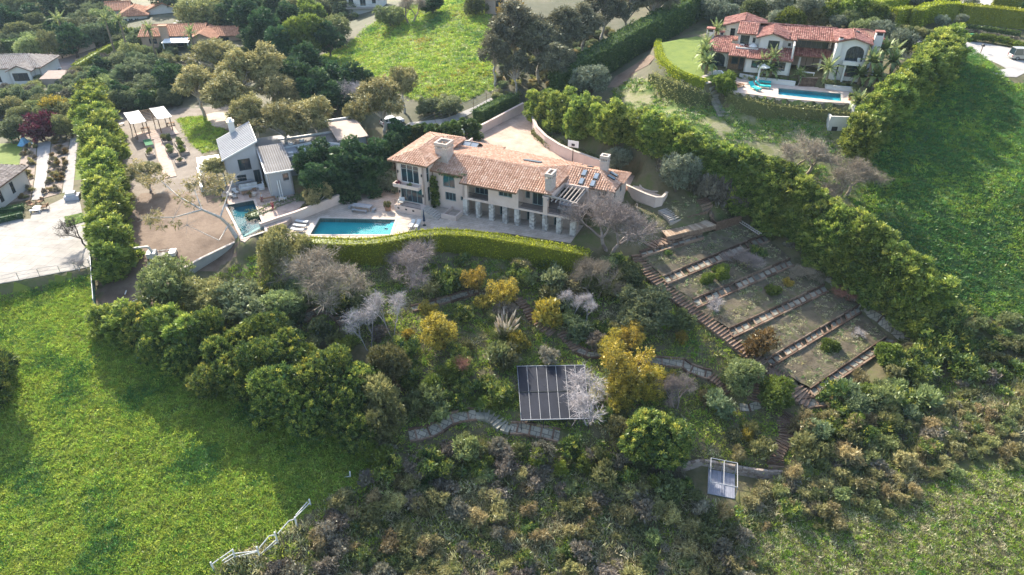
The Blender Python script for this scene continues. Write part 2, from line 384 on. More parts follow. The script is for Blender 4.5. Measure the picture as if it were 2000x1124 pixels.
def lobes_round(n, w, h, z0, seed, rmin=.22, rmax=.36, flat=1.0, cone=0.0):
    """uneven lobes filling a crown of width w from z0 to h"""
    g = random.Random(seed); out = []; H = h - z0
    for i in range(n):
        f = (i + .5) / n; a = i * 2.4 + g.uniform(-.5, .5); z = z0 + H * (.18 + .64 * g.random() ** .8)
        fz = (z - z0) / H; sh = math.sin(math.pi * (fz * .8 + .12)) * (1 - cone * fz)
        rr = w * .5 * sh * math.sqrt(f) * .72; r = w * g.uniform(rmin, rmax) * (1 - .5 * cone * fz)
        out.append((math.cos(a) * rr, math.sin(a) * rr, z, r, r * g.uniform(.85, 1.15), min(r, H * .35) * flat * g.uniform(.8, 1.1)))
    return out
def bare(name, mat, seed, h=6.0, w=8.0, trunks=1, levels=4, r=0.16, split=3, up=0.3, gnarl=0.22, spray=9, tw=.035, tl=.75):
    """a leafless tree: limbs as tapered tubes, and the fine twigs as thin slivers"""
    g = random.Random(seed); m = MB(); tips = []
    def grow(p, d, l, rad, lev):
        q = p; dd = d; seg = 3
        for s in range(seg):
            dd = (dd + Vector((g.gauss(0, gnarl), g.gauss(0, gnarl), g.gauss(0, gnarl * .6)))).normalized(); e = q + dd * l / seg
            m.tube(q, e, max(.02, rad * (1 - .25 * s / seg)), max(.018, rad * (1 - .25 * (s + 1) / seg)), 6 if lev < 1 else (4 if lev < 3 else 3), cap=False, t=g.random()); q = e
            if lev >= 2: tips.append((tuple(q), tuple(dd)))
        if lev >= levels: return
        for k in range(split + (1 if g.random() < .5 else 0)):
            a = g.uniform(0, 6.283); t = Vector((math.cos(a), math.sin(a), g.uniform(-.15, .5)))
            grow(q, (dd * .7 + t * .8 + Vector((0, 0, up * .5))).normalized(), l * g.uniform(.6, .85), rad * .6, lev + 1)
    for k in range(trunks):
        a = 6.283 * k / trunks + g.random(); o = .25 if trunks > 1 else 0
        grow(Vector((math.cos(a) * o, math.sin(a) * o, -.3)), Vector((math.cos(a) * o * 1.5 + g.gauss(0,.1), math.sin(a) * o * 1.5, 1)).normalized(), h * .28, r, 0)
    V_ = np.array(m.v); sz = h / (np.percentile(V_[:, 2], 99.5) + tl * .5); rr = np.hypot(V_[:, 0], V_[:, 1]); sx = w * .5 / (np.percentile(rr, 97) + tl * .4); S_ = np.array([sx, sx, sz])
    V_ = np.where(V_[:, 2:3] > 0, V_ * S_, V_ * np.array([sx, sx, 1])); m.v = [tuple(q) for q in V_]
    ng = np.random.default_rng(seed); T_ = np.array([q[0] for q in tips]) * S_; D_ = np.array([q[1] for q in tips])
    C = np.repeat(T_, spray, 0); D = unit(np.repeat(D_, spray, 0) * .7 + ng.normal(size=C.shape) * .75 + np.array([0, 0, .15])); n = len(C); l1 = tl * ng.uniform(.5, 1.4, n)
    C2 = np.repeat(C + D * (l1 * ng.uniform(.25, .8, n))[:, None], 2, 0); D2 = unit(np.repeat(D, 2, 0) + ng.normal(size=C2.shape) * .7); n2 = len(C2)
    tq = quads_mesh(name + '_twigs', np.concatenate([leaf_quads(C, D, l1, np.full(n, tw), ng), leaf_quads(C2, D2, tl * .6 * ng.uniform(.5, 1.3, n2), np.full(n2, tw * .8), ng)]), ng.random(n + n2), mat)
    me = m.mesh(name, True); me.materials.append(mat); return [('branches', me), ('twigs', tq)]
def at_h(px_, py_, h):                      # foot of a plant whose part at height h is seen at the pixel
    d = ray(px_, py_); t = np.arange(30, 420, 0.25)
    z = CAM_H + d[2] * t - ground(d[0] * t, d[1] * t) - h
    k = int(np.argmax(z < 0)); tt = t[k]; x, y = d[0] * tt, d[1] * tt
    return np.array([x, y, float(ground(x, y))])
def depth(p): return p[1] * CP - (p[2] - CAM_H) * SP
LIB = {}
def species(key, *variants): LIB[key] = list(variants)    # each variant: (height, width, [(part name, mesh), ...])
def plant(key, name, label, cat, base, h=None, w=None, rot=None, group=None, var=None):
    vs = LIB[key]; v = vs[(var if var is not None else random.randrange(len(vs))) % len(vs)]
    H_, W_, parts = v; sz = (h or H_) / H_; sx = (w / W_) if w else sz
    rot = random.uniform(0, 6.283) if rot is None else rot
    if len(parts) == 1:
        o = obj(name, parts[0][1], None, base, rot)
    else:
        o = thing(name, None, None, base, rot)
        for pn, me in parts: obj(pn, me, o)
    o.scale = (sx, sx, sz); o.location = (base[0], base[1], base[2])
    return tag(o, label, cat, group)
def seen(key, cx, cy, wpx, hfac, name, label, cat, group=None, h=None, var=None, rot=None):
    """plant whose crown centre shows at (cx, cy) and is wpx wide in the photograph"""
    p = at(cx, cy); w = wpx * depth(p) / FPX; hh = h or w * hfac
    p = at_h(cx, cy, hh * .55); w = wpx * depth(p) / FPX; hh = h or w * hfac
    return plant(key, name, label, cat, p, hh, w, rot, group, var)
BARK = surf('bark', [(.06,.045,.03), (.13,.10,.075)], 3, tint=.3)
PALEBARK = surf('pale_bark', [(.30,.26,.22), (.55,.50,.44)], 2, tint=.3)
F_FICUS = leaf('ficus_leaves', [(.03,.05,.012), (.085,.125,.022), (.18,.215,.040), (.29,.30,.055)], .38)
F_DARK = leaf('laurel_leaves', [(.016,.032,.010), (.045,.075,.018), (.13,.16,.03), (.30,.27,.05)], .33)
F_OLIVEG = leaf('olive_leaves', [(.05,.06,.04), (.11,.13,.085), (.20,.22,.15)], .3)
F_EUC = leaf('eucalyptus_leaves', [(.06,.06,.025), (.14,.13,.05), (.25,.215,.09), (.34,.285,.12)], .3)
F_EUCD = leaf('dark_eucalyptus_leaves', [(.045,.045,.03), (.10,.098,.058), (.18,.165,.09)], .3)
F_PINE = leaf('evergreen_leaves', [(.010,.026,.012), (.03,.062,.022), (.075,.12,.035)], .28)
F_YEL = leaf('acacia_blossom', [(.09,.10,.03), (.26,.22,.035), (.50,.37,.045), (.64,.50,.08)], .35, gain=1.0)
F_SCRUB = leaf('scrub_leaves', [(.04,.05,.02), (.105,.115,.042), (.20,.20,.07)], .35, .3, gain=2.1)
F_DRY = leaf('dry_scrub_leaves', [(.075,.065,.03), (.16,.14,.06), (.28,.24,.11)], .35, .25, gain=1.95)
F_GREY = leaf('grey_scrub_leaves', [(.07,.06,.045), (.13,.115,.085), (.20,.175,.135)], .25, .25)
F_LIME = leaf('bright_leaves', [(.05,.08,.015), (.13,.17,.025), (.25,.28,.045)], .4, gain=1.25)
F_HEDGE = leaf('box_hedge_leaves', [(.05,.07,.008), (.17,.19,.012), (.34,.33,.02)], .38)
F_HEDGED = leaf('cypress_hedge_leaves', [(.016,.032,.010), (.05,.08,.02), (.13,.16,.03)], .33)
F_BLUE = leaf('dusty_leaves', [(.04,.055,.028), (.09,.11,.05), (.165,.18,.085)], .33, .22)
F_RED = leaf('bougainvillea', [(.06,.015,.02), (.15,.03,.05), (.24,.06,.09)], .3, gain=1.0)
F_RUST = leaf('rust_leaves', [(.08,.055,.02), (.17,.115,.035), (.27,.18,.06)], .3, gain=1.2)
F_PALM = leaf('palm_leaves', [(.04,.06,.02), (.10,.13,.04), (.22,.24,.09)], .3)
F_GRASS = leaf('grass_blades', [(.055,.10,.014), (.115,.185,.022), (.18,.25,.035), (.29,.32,.055)], .45, .2, gain=1.85)
F_GRASSY = leaf('yellow_grass_blades', [(.08,.12,.02), (.16,.215,.028), (.27,.30,.05)], .45, .2, gain=1.85)
F_GRASSD = leaf('deep_shaded_grass_blades', [(.02,.065,.014), (.05,.12,.025), (.10,.175,.035)], .35, .22)  # deep green, darkened further so the slope's hedge shadow sits in the colour
F_STRAW = leaf('straw_blades', [(.16,.14,.07), (.30,.27,.15), (.45,.40,.25)], .3, .25)
B_PURPLE = surf('mauve_twigs', [(.19,.155,.14), (.33,.275,.25)], 2, bump=0, tint=.5)
B_TAN = surf('tan_twigs', [(.22,.18,.13), (.38,.32,.24)], 2, bump=0, tint=.5)
B_WHITE = surf('white_twigs', [(.30,.27,.27), (.48,.44,.43)], 2, bump=0, tint=.4)
B_RED = surf('red_twigs', [(.22,.10,.07), (.36,.18,.12)], 2, bump=0, tint=.5)

def tree_var(nm, lobes, fm, bm, h, w, r=.18, bh=None, lean=0, **kw):
    return (h, w, [('trunk', trunk_mesh(nm + '_trunk', lobes, bm, r, bh, kw.get('seed', 0), lean)), ('crown', crown(nm + '_crown', lobes, fm, **kw))])
def col_lobes(w, h, seed, n=5):
    g = random.Random(seed); o = []
    for i in range(n):
        z = h * (.16 + .68 * i / (n - 1)); r = w * .5 * (.95 - .35 * i / (n - 1)) * g.uniform(.8, 1)
        for k in range(2):
            a = g.uniform(0, 6.283); o.append((math.cos(a) * w * .16, math.sin(a) * w * .16, z + g.uniform(-.3, .3), r * .85, r * .85, h * .17))
    return o
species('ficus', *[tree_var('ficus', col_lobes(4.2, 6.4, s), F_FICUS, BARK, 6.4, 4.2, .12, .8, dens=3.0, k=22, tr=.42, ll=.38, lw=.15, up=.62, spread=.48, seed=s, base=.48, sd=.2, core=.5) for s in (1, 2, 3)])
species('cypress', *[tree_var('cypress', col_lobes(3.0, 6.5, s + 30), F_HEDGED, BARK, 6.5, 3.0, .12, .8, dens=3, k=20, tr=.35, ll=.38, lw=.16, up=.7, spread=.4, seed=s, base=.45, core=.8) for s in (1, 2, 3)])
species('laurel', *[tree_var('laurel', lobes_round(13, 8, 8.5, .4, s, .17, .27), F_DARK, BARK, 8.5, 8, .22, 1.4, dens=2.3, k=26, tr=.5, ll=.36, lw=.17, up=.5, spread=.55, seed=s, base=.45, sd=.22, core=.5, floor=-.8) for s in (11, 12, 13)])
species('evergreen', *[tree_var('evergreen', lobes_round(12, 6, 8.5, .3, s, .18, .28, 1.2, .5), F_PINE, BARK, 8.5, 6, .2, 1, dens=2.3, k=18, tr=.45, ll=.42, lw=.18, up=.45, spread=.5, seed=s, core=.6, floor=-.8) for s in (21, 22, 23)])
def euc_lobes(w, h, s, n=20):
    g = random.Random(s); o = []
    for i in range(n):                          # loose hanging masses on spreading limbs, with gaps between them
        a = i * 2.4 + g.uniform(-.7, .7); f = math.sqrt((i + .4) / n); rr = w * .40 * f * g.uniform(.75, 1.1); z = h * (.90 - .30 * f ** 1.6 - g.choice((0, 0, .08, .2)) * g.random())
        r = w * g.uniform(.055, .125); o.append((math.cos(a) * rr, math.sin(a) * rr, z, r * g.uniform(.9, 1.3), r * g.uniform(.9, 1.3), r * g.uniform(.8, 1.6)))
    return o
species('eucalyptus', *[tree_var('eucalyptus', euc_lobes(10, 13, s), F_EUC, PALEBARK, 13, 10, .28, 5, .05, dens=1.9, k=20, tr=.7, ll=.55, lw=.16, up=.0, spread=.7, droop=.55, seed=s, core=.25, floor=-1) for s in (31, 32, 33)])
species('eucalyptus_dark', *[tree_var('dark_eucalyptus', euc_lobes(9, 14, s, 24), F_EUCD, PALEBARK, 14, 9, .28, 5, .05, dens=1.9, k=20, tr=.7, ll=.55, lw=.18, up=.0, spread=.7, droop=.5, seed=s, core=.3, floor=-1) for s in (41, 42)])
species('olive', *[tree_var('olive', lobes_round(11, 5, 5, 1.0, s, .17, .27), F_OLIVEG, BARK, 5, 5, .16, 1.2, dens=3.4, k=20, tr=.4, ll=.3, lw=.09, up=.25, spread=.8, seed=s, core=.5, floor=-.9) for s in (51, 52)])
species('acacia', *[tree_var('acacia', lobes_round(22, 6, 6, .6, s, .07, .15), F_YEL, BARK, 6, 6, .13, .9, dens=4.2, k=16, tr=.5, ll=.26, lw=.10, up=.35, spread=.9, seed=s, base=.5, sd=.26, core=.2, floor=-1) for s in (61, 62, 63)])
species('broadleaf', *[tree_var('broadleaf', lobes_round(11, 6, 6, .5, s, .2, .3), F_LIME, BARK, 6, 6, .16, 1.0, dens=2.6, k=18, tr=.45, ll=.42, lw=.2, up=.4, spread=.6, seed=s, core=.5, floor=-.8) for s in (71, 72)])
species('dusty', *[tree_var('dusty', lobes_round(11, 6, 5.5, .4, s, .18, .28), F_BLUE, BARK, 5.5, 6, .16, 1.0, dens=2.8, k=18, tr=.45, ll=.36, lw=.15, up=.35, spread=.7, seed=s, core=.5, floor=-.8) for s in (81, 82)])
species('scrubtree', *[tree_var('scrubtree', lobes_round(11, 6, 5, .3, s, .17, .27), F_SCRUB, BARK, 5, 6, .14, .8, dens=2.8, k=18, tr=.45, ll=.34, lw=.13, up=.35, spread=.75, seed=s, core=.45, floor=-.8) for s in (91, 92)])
def shrub_var(nm, fm, s, w=2.2, h=1.6, n=8, **kw):
    a = dict(dens=8, k=14, tr=.34, ll=.25, lw=.085, up=.45, spread=.6, seed=s, core=.6, floor=-.3); a.update(kw)
    return (h, w, [('shrub', crown(nm, lobes_round(n, w, h, -.1, s, .13, .26), fm, **a))])
for _k, _f, _s in (('s_green', F_SCRUB, 101), ('s_dry', F_DRY, 111), ('s_grey', F_GREY, 121), ('s_lime', F_LIME, 131), ('s_dark', F_DARK, 141), ('s_yellow', F_YEL, 151), ('s_blue', F_BLUE, 161), ('s_rust', F_RUST, 171), ('s_red', F_RED, 181), ('s_ficus', F_FICUS, 191)):
    species(_k, *[shrub_var('shrub', _f, _s + i) for i in range(2)])
def bare_var(nm, m, s, h, w, **kw): return (h, w, bare(nm, m, s, h, w, **kw))
species('bare_mauve', *[bare_var('bare_branches', B_PURPLE, s, 6, 8.5, trunks=2, up=.15, spray=3, tw=.023) for s in (201, 202)])
species('bare_tan', *[bare_var('bare_branches', B_TAN, s, 5, 7, trunks=2, up=.2, spray=3, tw=.023) for s in (211, 212)])
species('bare_white', *[bare_var('bare_branches', B_WHITE, s, 8, 4.6, up=.8, r=.10, trunks=2, levels=3, spray=3, tw=.026) for s in (221, 222)])
species('bare_low', *[bare_var('bare_branches', B_WHITE, s, 3, 4.5, levels=3, up=.1, r=.11, spray=3, tw=.026, tl=.6) for s in (231, 232)])
species('bare_red', *[bare_var('bare_branches', B_RED, s, 6, 3.5, levels=3, up=.8, r=.07, trunks=3, spray=2, tw=.03) for s in (241,)])

# ------------------------------------------------------------------ scattered ground cover (geometry nodes, one object each)
def scatter(name, label, cat, pts, variants, smin, smax, zs=1.0, seed=0, tilt=0.0, patch=0):
    """one 'stuff' object: copies of small plants spread over the points"""
    g = np.random.default_rng(seed); n = len(pts)
    me = bpy.data.meshes.new(name); me.vertices.add(n); me.vertices.foreach_set('co', np.asarray(pts, np.float32).reshape(-1))
    s = g.uniform(smin, smax, n).astype(np.float32); sv = np.stack([s, s, s * zs * g.uniform(.75, 1.25, n)], 1).astype(np.float32)
    rv = np.stack([g.normal(0, tilt, n), g.normal(0, tilt, n), g.uniform(0, 6.283, n)], 1).astype(np.float32)
    me.attributes.new('size', 'FLOAT_VECTOR', 'POINT').data.foreach_set('vector', sv.reshape(-1))
    me.attributes.new('turn', 'FLOAT_VECTOR', 'POINT').data.foreach_set('vector', rv.reshape(-1))
    pk = g.integers(0, len(variants), n)
    if patch: pk = np.clip((blotch(pts[:, 0], pts[:, 1], patch, seed) * .75 + .25 * blotch(pts[:, 0], pts[:, 1], patch * .23, seed + 1) + g.normal(0, .14, n)) * len(variants), 0, len(variants) - 1)
    me.attributes.new('pick', 'INT', 'POINT').data.foreach_set('value', pk.astype(np.int32))
    o = obj(name, me)
    cl = bpy.data.collections.new(name + '_kinds')
    for v in variants:
        if isinstance(v, tuple): v = v[2][-1][1]
        q = bpy.data.objects.new(name + '_plant', v); cl.objects.link(q)
    ng = bpy.data.node_groups.new(name, 'GeometryNodeTree')
    ng.interface.new_socket('Geometry', in_out='INPUT', socket_type='NodeSocketGeometry'); ng.interface.new_socket('Geometry', in_out='OUTPUT', socket_type='NodeSocketGeometry')
    N = ng.nodes; L = ng.links; gi = N.new('NodeGroupInput'); go = N.new('NodeGroupOutput')
    ci = N.new('GeometryNodeCollectionInfo'); ci.inputs['Collection'].default_value = cl; ci.inputs['Separate Children'].default_value = True; ci.inputs['Reset Children'].default_value = True
    ip = N.new('GeometryNodeInstanceOnPoints'); ip.inputs['Pick Instance'].default_value = True
    def attr(nm, ty):
        a = N.new('GeometryNodeInputNamedAttribute'); a.data_type = ty; a.inputs['Name'].default_value = nm; return a.outputs['Attribute']
    L.new(gi.outputs[0], ip.inputs['Points']); L.new(ci.outputs[0], ip.inputs['Instance']); L.new(attr('pick', 'INT'), ip.inputs['Instance Index'])
    er = N.new('FunctionNodeEulerToRotation'); L.new(attr('turn', 'FLOAT_VECTOR'), er.inputs[0]); L.new(er.outputs[0], ip.inputs['Rotation']); L.new(attr('size', 'FLOAT_VECTOR'), ip.inputs['Scale'])
    L.new(ip.outputs[0], go.inputs[0])
    md = o.modifiers.new('scatter', 'NODES'); md.node_group = ng
    tag(o, label, cat); return stuff(o)
PATH_W, PATH_PX = [], []                    # the walks: kept clear of growth
def spread(poly, per_m2, seed=0, avoid=(), keep=None, clear=0):
    """random ground points in a world polygon"""
    g = np.random.default_rng(seed); xs = [p[0] for p in poly]; ys = [p[1] for p in poly]
    n = int((max(xs) - min(xs)) * (max(ys) - min(ys)) * per_m2)
    x = g.uniform(min(xs), max(xs), n); y = g.uniform(min(ys), max(ys), n); m = inpoly(x, y, poly)
    for a in avoid: m &= ~inpoly(x, y, a)
    x, y = x[m], y[m]
    if clear:
        m = np.ones(len(x), bool)
        for ln in PATH_W: m &= segdist(x, y, ln, False) > clear
        x, y = x[m], y[m]
    if keep is not None:
        k = keep(x, y, g); x, y = x[k], y[k]
    return np.stack([x, y, ground(x, y)], 1)
def tuft_mesh(name, mat, seed, n=16, r=.35, h=.4, wd=.05, base=.5, lean=.5):
    g = np.random.default_rng(seed); c = np.stack([g.normal(0, r * .5, n), g.normal(0, r * .5, n), np.full(n, -.03)], 1)
    d = unit(np.stack([g.normal(0, lean*1.5, n), g.normal(0, lean*1.5, n), np.ones(n)], 1))
    return quads_mesh(name, leaf_quads(c, d, h * g.uniform(.6, 1.3, n), np.full(n, wd) * g.uniform(.7, 1.5, n), g), np.clip(g.normal(base, .2) + g.normal(0, .15, n), 0, 1), mat)
def blotch(x, y, s, seed=0):                # smooth patchiness in 0..1
    g = np.random.default_rng(seed); o = np.zeros(np.shape(x))
    for k in range(7):
        a = g.uniform(0, 6.283); f = g.uniform(.5, 1.8) / s; o += np.sin((x * math.cos(a) + y * math.sin(a)) * f * 6.283 + g.uniform(0, 6.283) + 1.5 * np.sin((y * math.cos(a) - x * math.sin(a)) * f * 3 + k))
    return .5 + o / 9
# ------------------------------------------------------------------ levelled pads
HO = np.array([-7.43, 96.5]); _e = np.array([.915, -.403]); HEX = _e / np.linalg.norm(_e); HEY = np.array([-HEX[1], HEX[0]])
H_ANG = math.atan2(HEX[1], HEX[0])
def hw(u, v): q = HO + u * HEX + v * HEY; return (q[0], q[1])
PAD_POOL = px([(500,464),(590,412),(664,384),(745,352)], 0) + [hw(-14, 4), hw(18.3, 4), hw(18.3, -1.9), hw(8, -3.0), hw(0, -5.6)] + px([(800,478),(700,470),(600,472)], 0)
flatten(PAD_POOL, 0, 2.5)
PAD_COURT = px([(905,262),(1018,206),(1030,212),(1038,245),(1072,283),(1160,318),(1240,344)], 3.0) + [hw(22.5, 13), hw(-10, 13)]
flatten(PAD_COURT, 3.0, 1.6)
PAD_GREY = px([(395,330),(470,240),(640,240),(700,250),(710,300),(600,400),(560,437),(505,452),(478,474),(447,400)], 1.0)
flatten(PAD_GREY, 1.0, 2)
PAD_WHITE = px([(-60,436),(60,428),(62,418),(140,380),(155,388),(182,520),(150,527),(-60,566)], -1.2)
flatten(PAD_WHITE, -1.2, 1.5)
PAD_VDECK = px([(1425,150),(1442,150),(1475,158),(1575,166),(1600,172),(1672,176),(1672,203),(1610,200),(1520,192),(1432,180),(1424,165)], 13.0)
flatten(PAD_VDECK, 13.0, 1.0)
PAD_VHOUSE = px([(1375,133),(1480,152),(1560,160),(1600,165),(1690,172),(1745,150),(1740,95),(1400,60),(1370,80)], 14.2)
flatten(PAD_VHOUSE, 14.2, 1.0)
PAD_VLAWN = px([(1285,85),(1375,70),(1378,130),(1400,148),(1380,160),(1335,150),(1300,130)], 14.0)
flatten(PAD_VLAWN, 14.0, 2.0)
flatten(PAD_VHOUSE, 14.2, 0.3); flatten(PAD_VDECK, 13.0, 0.4)
PAD_KENNEL = px([(1310,915),(1500,930),(1470,965),(1410,990),(1345,965)], -11.8)
flatten(PAD_KENNEL, -11.8, 1.2)
PAD_SOLAR = px([(1000,712),(1140,708),(1160,830),(1000,830)], -7.9)
# the flight of terraces: its own benches are built above a lowered bed
def tz(x, y): return 1180 + x / 2.444, 340 + y / 2.444
T_ROWS = [  # left and right end of each retaining row, top edge and bottom edge of its path, level of the path
 (tz(170,378), tz(468,288), tz(180,396), tz(474,303), -1.0),
 (tz(275,495), tz(765,290), tz(300,525), tz(790,318), -2.5),
 (tz(420,605), tz(885,408), tz(440,640), tz(905,435), -3.9),
 (tz(590,745), tz(1050,532), tz(615,780), tz(1070,560), -5.3),
 (tz(770,890), tz(1215,630), tz(800,918), tz(1225,660), -6.8),
 (tz(980,1030), tz(1345,780), tz(1000,1060), tz(1400,795), -8.1)]
ROWS = [(P(*a, z), P(*b, z), P(*c, z), P(*d, z), z) for a, b, c, d, z in T_ROWS]
TERR_BED = [tuple(p[:2]) for p in (ROWS[0][0], ROWS[0][1])] + [tuple(P(*tz(640,215), -1.0)[:2])] + [tuple(r[1][:2]) for r in ROWS[1:]] + [tuple(ROWS[5][3][:2]), tuple(ROWS[5][2][:2])] + [tuple(r[0][:2]) for r in ROWS[:0:-1]]

# ------------------------------------------------------------------ what grows where
G_FIELD = [tuple(p[:2]) for p in atp([(-150,640),(-60,590),(0,577),(176,537),(179,612),(188,640),(270,668),(420,735),(560,800),(700,860),(765,905),(720,950),(650,985),(600,1000),(545,1045),(440,1095),(380,1160),(-200,1200)])]
G_SLOPE = [tuple(p[:2]) for p in atp([(1895,92),(1935,125),(1975,165),(2140,170),(2200,640),(1960,630),(1870,600),(1780,500),(1680,410),(1680,330),(1690,300),(1780,210),(1850,130)])]
G_MEADOW = [tuple(p[:2]) for p in atp([(612,118),(700,70),(770,20),(890,-4),(950,-6),(965,60),(965,175),(860,222),(800,190),(720,170),(640,150)])]
G_LAWNSLOPE = [tuple(p[:2]) for p in atp([(1196,175),(1240,150),(1300,150),(1380,185),(1432,185),(1530,205),(1665,225),(1680,300),(1700,420),(1560,370),(1400,310),(1300,250),(1196,210)])]
G_LAWN = [tuple(p[:2]) for p in atp([(1285,88),(1330,74),(1380,76),(1400,145),(1440,150),(1426,160),(1380,163),(1335,152),(1300,130)])]
G_GARDENLAWN = [tuple(p[:2]) for p in atp([(345,232),(398,226),(420,250),(445,256),(430,290),(395,300),(372,278)])]
G_LEFTLAWN = [tuple(p[:2]) for p in atp([(-20,282),(45,280),(38,340),(10,360),(-20,370)])]
G_LEFTLAWN2 = [tuple(p[:2]) for p in atp([(150,300),(166,310),(168,350),(146,352)])]
G_DIRT = [tuple(p[:2]) for p in atp([(240,402),(290,372),(400,380),(440,395),(470,482),(375,545),(275,596),(196,592),(196,530),(240,480)])]
G_YARD = [tuple(p[:2]) for p in atp([(222,222),(345,214),(470,205),(500,215),(470,240),(440,258),(420,250),(398,226),(345,232),(375,285),(420,310),(400,380),(290,372),(240,402),(222,300)])]
G_TERR = TERR_BED
# pools and sunken beds
_tp = np.array([p for r in ROWS for p in r[:4]]); _pl = np.linalg.lstsq(np.c_[_tp[:,:2], np.ones(len(_tp))], _tp[:,2], rcond=None)[0]
flatten(TERR_BED, lambda a, b: _pl[0]*a + _pl[1]*b + _pl[2] - .05, 3.0)
dig(TERR_BED, 1.0, 0.4)
dig(PAD_POOL, 1.9, 0.75)
dig(PAD_VDECK, 1.6, 0.6)
POOL_GREY = px([(443,402),(495,392),(518,452),(476,466)], 1.0)
PATIO_GREY = px([(432,380),(447,360),(555,370),(596,395),(560,434),(505,452),(478,474),(470,470),(443,408)], 1.0)
dig(PATIO_GREY, 1.9, 0.5)

G_SOIL = surf('hillside_soil', [(.05,.055,.02), (.085,.08,.035), (.13,.11,.06), (.10,.11,.035), (.06,.08,.02)], .22, bump=.8, detail=9, bscale=2.5)
G_DIRTM = surf('bare_dirt', [(.085,.055,.038), (.135,.09,.062), (.19,.135,.097), (.14,.095,.066)], .3, bump=.5, detail=9, bscale=3)
G_GRAV = surf('gravel', [(.145,.115,.09), (.20,.165,.135), (.25,.215,.18)], .35, bump=.4, detail=8, bscale=12)
G_GREEN = surf('meadow_ground', [(.05,.10,.012), (.09,.14,.018), (.16,.18,.03), (.10,.15,.02)], .25, bump=.9, detail=8, bscale=3)
G_GREEND = surf('shaded_slope_ground', [(.02,.05,.012), (.035,.075,.016), (.06,.09,.025)], .25, bump=.9, detail=8, bscale=3)  # ground darkened to match: hedge shadow on the slope put into the colour
G_LAWNM = surf('mown_lawn', [(.08,.13,.015), (.12,.17,.02), (.16,.20,.03)], .5, bump=.5, detail=7, bscale=8)
G_PATCHY = surf('patchy_grass', [(.05,.10,.018), (.09,.14,.025), (.16,.17,.06), (.24,.22,.13), (.10,.14,.03)], .20, bump=.8, detail=10, bscale=3)
G_FAR = surf('far_ground', [(.05,.06,.03), (.09,.09,.05), (.15,.13,.09)], .12, bump=.4, detail=8)

_fx = .5 * (GXX[:-1, :-1] + GXX[1:, 1:]); _fy = .5 * (GYY[:-1, :-1] + GYY[1:, 1:])
_dr = np.random.default_rng(5)
_jx = _dr.normal(0, .45, _fx.shape) + _fx + .9 * (blotch(_fx, _fy, 3.1, 3) - .5) * 2; _jy = _dr.normal(0, .45, _fx.shape) + _fy + .9 * (blotch(_fx, _fy, 2.7, 4) - .5) * 2
reg = np.zeros(_fx.shape, int)
REG = [('hillside', G_SOIL), ('grass_field', G_GREEN), ('grass_slope', G_GREEND), ('hill_meadow', G_GREEN), ('rough_lawn', G_PATCHY), ('lawn', G_LAWNM), ('garden_lawn', G_GREEN), ('dirt_lot', G_DIRTM), ('gravel_yard', G_GRAV), ('far_ground', G_FAR)]
reg[(_fy > 128) & (_fx < 30)] = 9
for i, pl, jit in ((1, G_FIELD, 1), (2, G_SLOPE, 1), (3, G_MEADOW, 1), (4, G_LAWNSLOPE, 1), (7, G_DIRT, 1), (8, G_YARD, 1), (6, G_GARDENLAWN, 0), (5, G_LAWN, 0), (5, G_LEFTLAWN, 0), (5, G_LEFTLAWN2, 0)):
    reg[inpoly(_jx if jit else _fx, _jy if jit else _fy, pl)] = i
_nx = len(GX); _idx = np.arange(GZ.size).reshape(GZ.shape)
_q = np.stack([_idx[:-1, :-1], _idx[:-1, 1:], _idx[1:, 1:], _idx[1:, :-1]], -1)
_gn_y, _gn_x = np.gradient(GZ, GY, GX)
for i, (nm, m) in enumerate(REG):
    f = _q[reg == i]
    if not len(f): continue
    u, inv = np.unique(f.reshape(-1), return_inverse=True)
    me = bpy.data.meshes.new(nm); n = len(f)
    me.vertices.add(len(u)); me.vertices.foreach_set('co', np.stack([GXX.reshape(-1)[u], GYY.reshape(-1)[u], GZ.reshape(-1)[u]], 1).astype(np.float32).reshape(-1))
    me.loops.add(n * 4); me.loops.foreach_set('vertex_index', inv.astype(np.int32))
    me.polygons.add(n); me.polygons.foreach_set('loop_start', np.arange(0, n * 4, 4, dtype=np.int32)); me.polygons.foreach_set('use_smooth', np.ones(n, bool))
    me.update(calc_edges=True); me.materials.append(m); struct(obj(nm, me))

def slab(name, poly, z, mat, thick=.35, holes=(), proud=.05, grid=None):
    """paving with square edges and holes, at one level"""
    pts = [Vector(p[:2]) for p in poly]; ed = [(i, (i + 1) % len(pts)) for i in range(len(pts))]
    hp = []
    for h in holes:
        o = len(pts); pts += [Vector(p[:2]) for p in h]; ed += [(o + i, o + (i + 1) % len(h)) for i in range(len(h))]
    V, E_, F, *_ = delaunay_2d_cdt(pts, ed, [], 1, 1e-5)
    m = MB(); fs = []
    for f in F:
        c = sum((V[i] for i in f), Vector((0, 0))) / len(f)
        if inpoly(c.x, c.y, poly) and not any(inpoly(c.x, c.y, h) for h in holes): fs.append(f)
    top = [(v.x, v.y, z + proud) for v in V]; m.add(top, fs)
    for ring in [poly] + list(holes):
        for i in range(len(ring)):
            a, b = ring[i], ring[(i + 1) % len(ring)]
            m.quad((a[0], a[1], z - thick), (b[0], b[1], z - thick), (b[0], b[1], z + proud), (a[0], a[1], z + proud))
    return struct(m.build(name, mat))
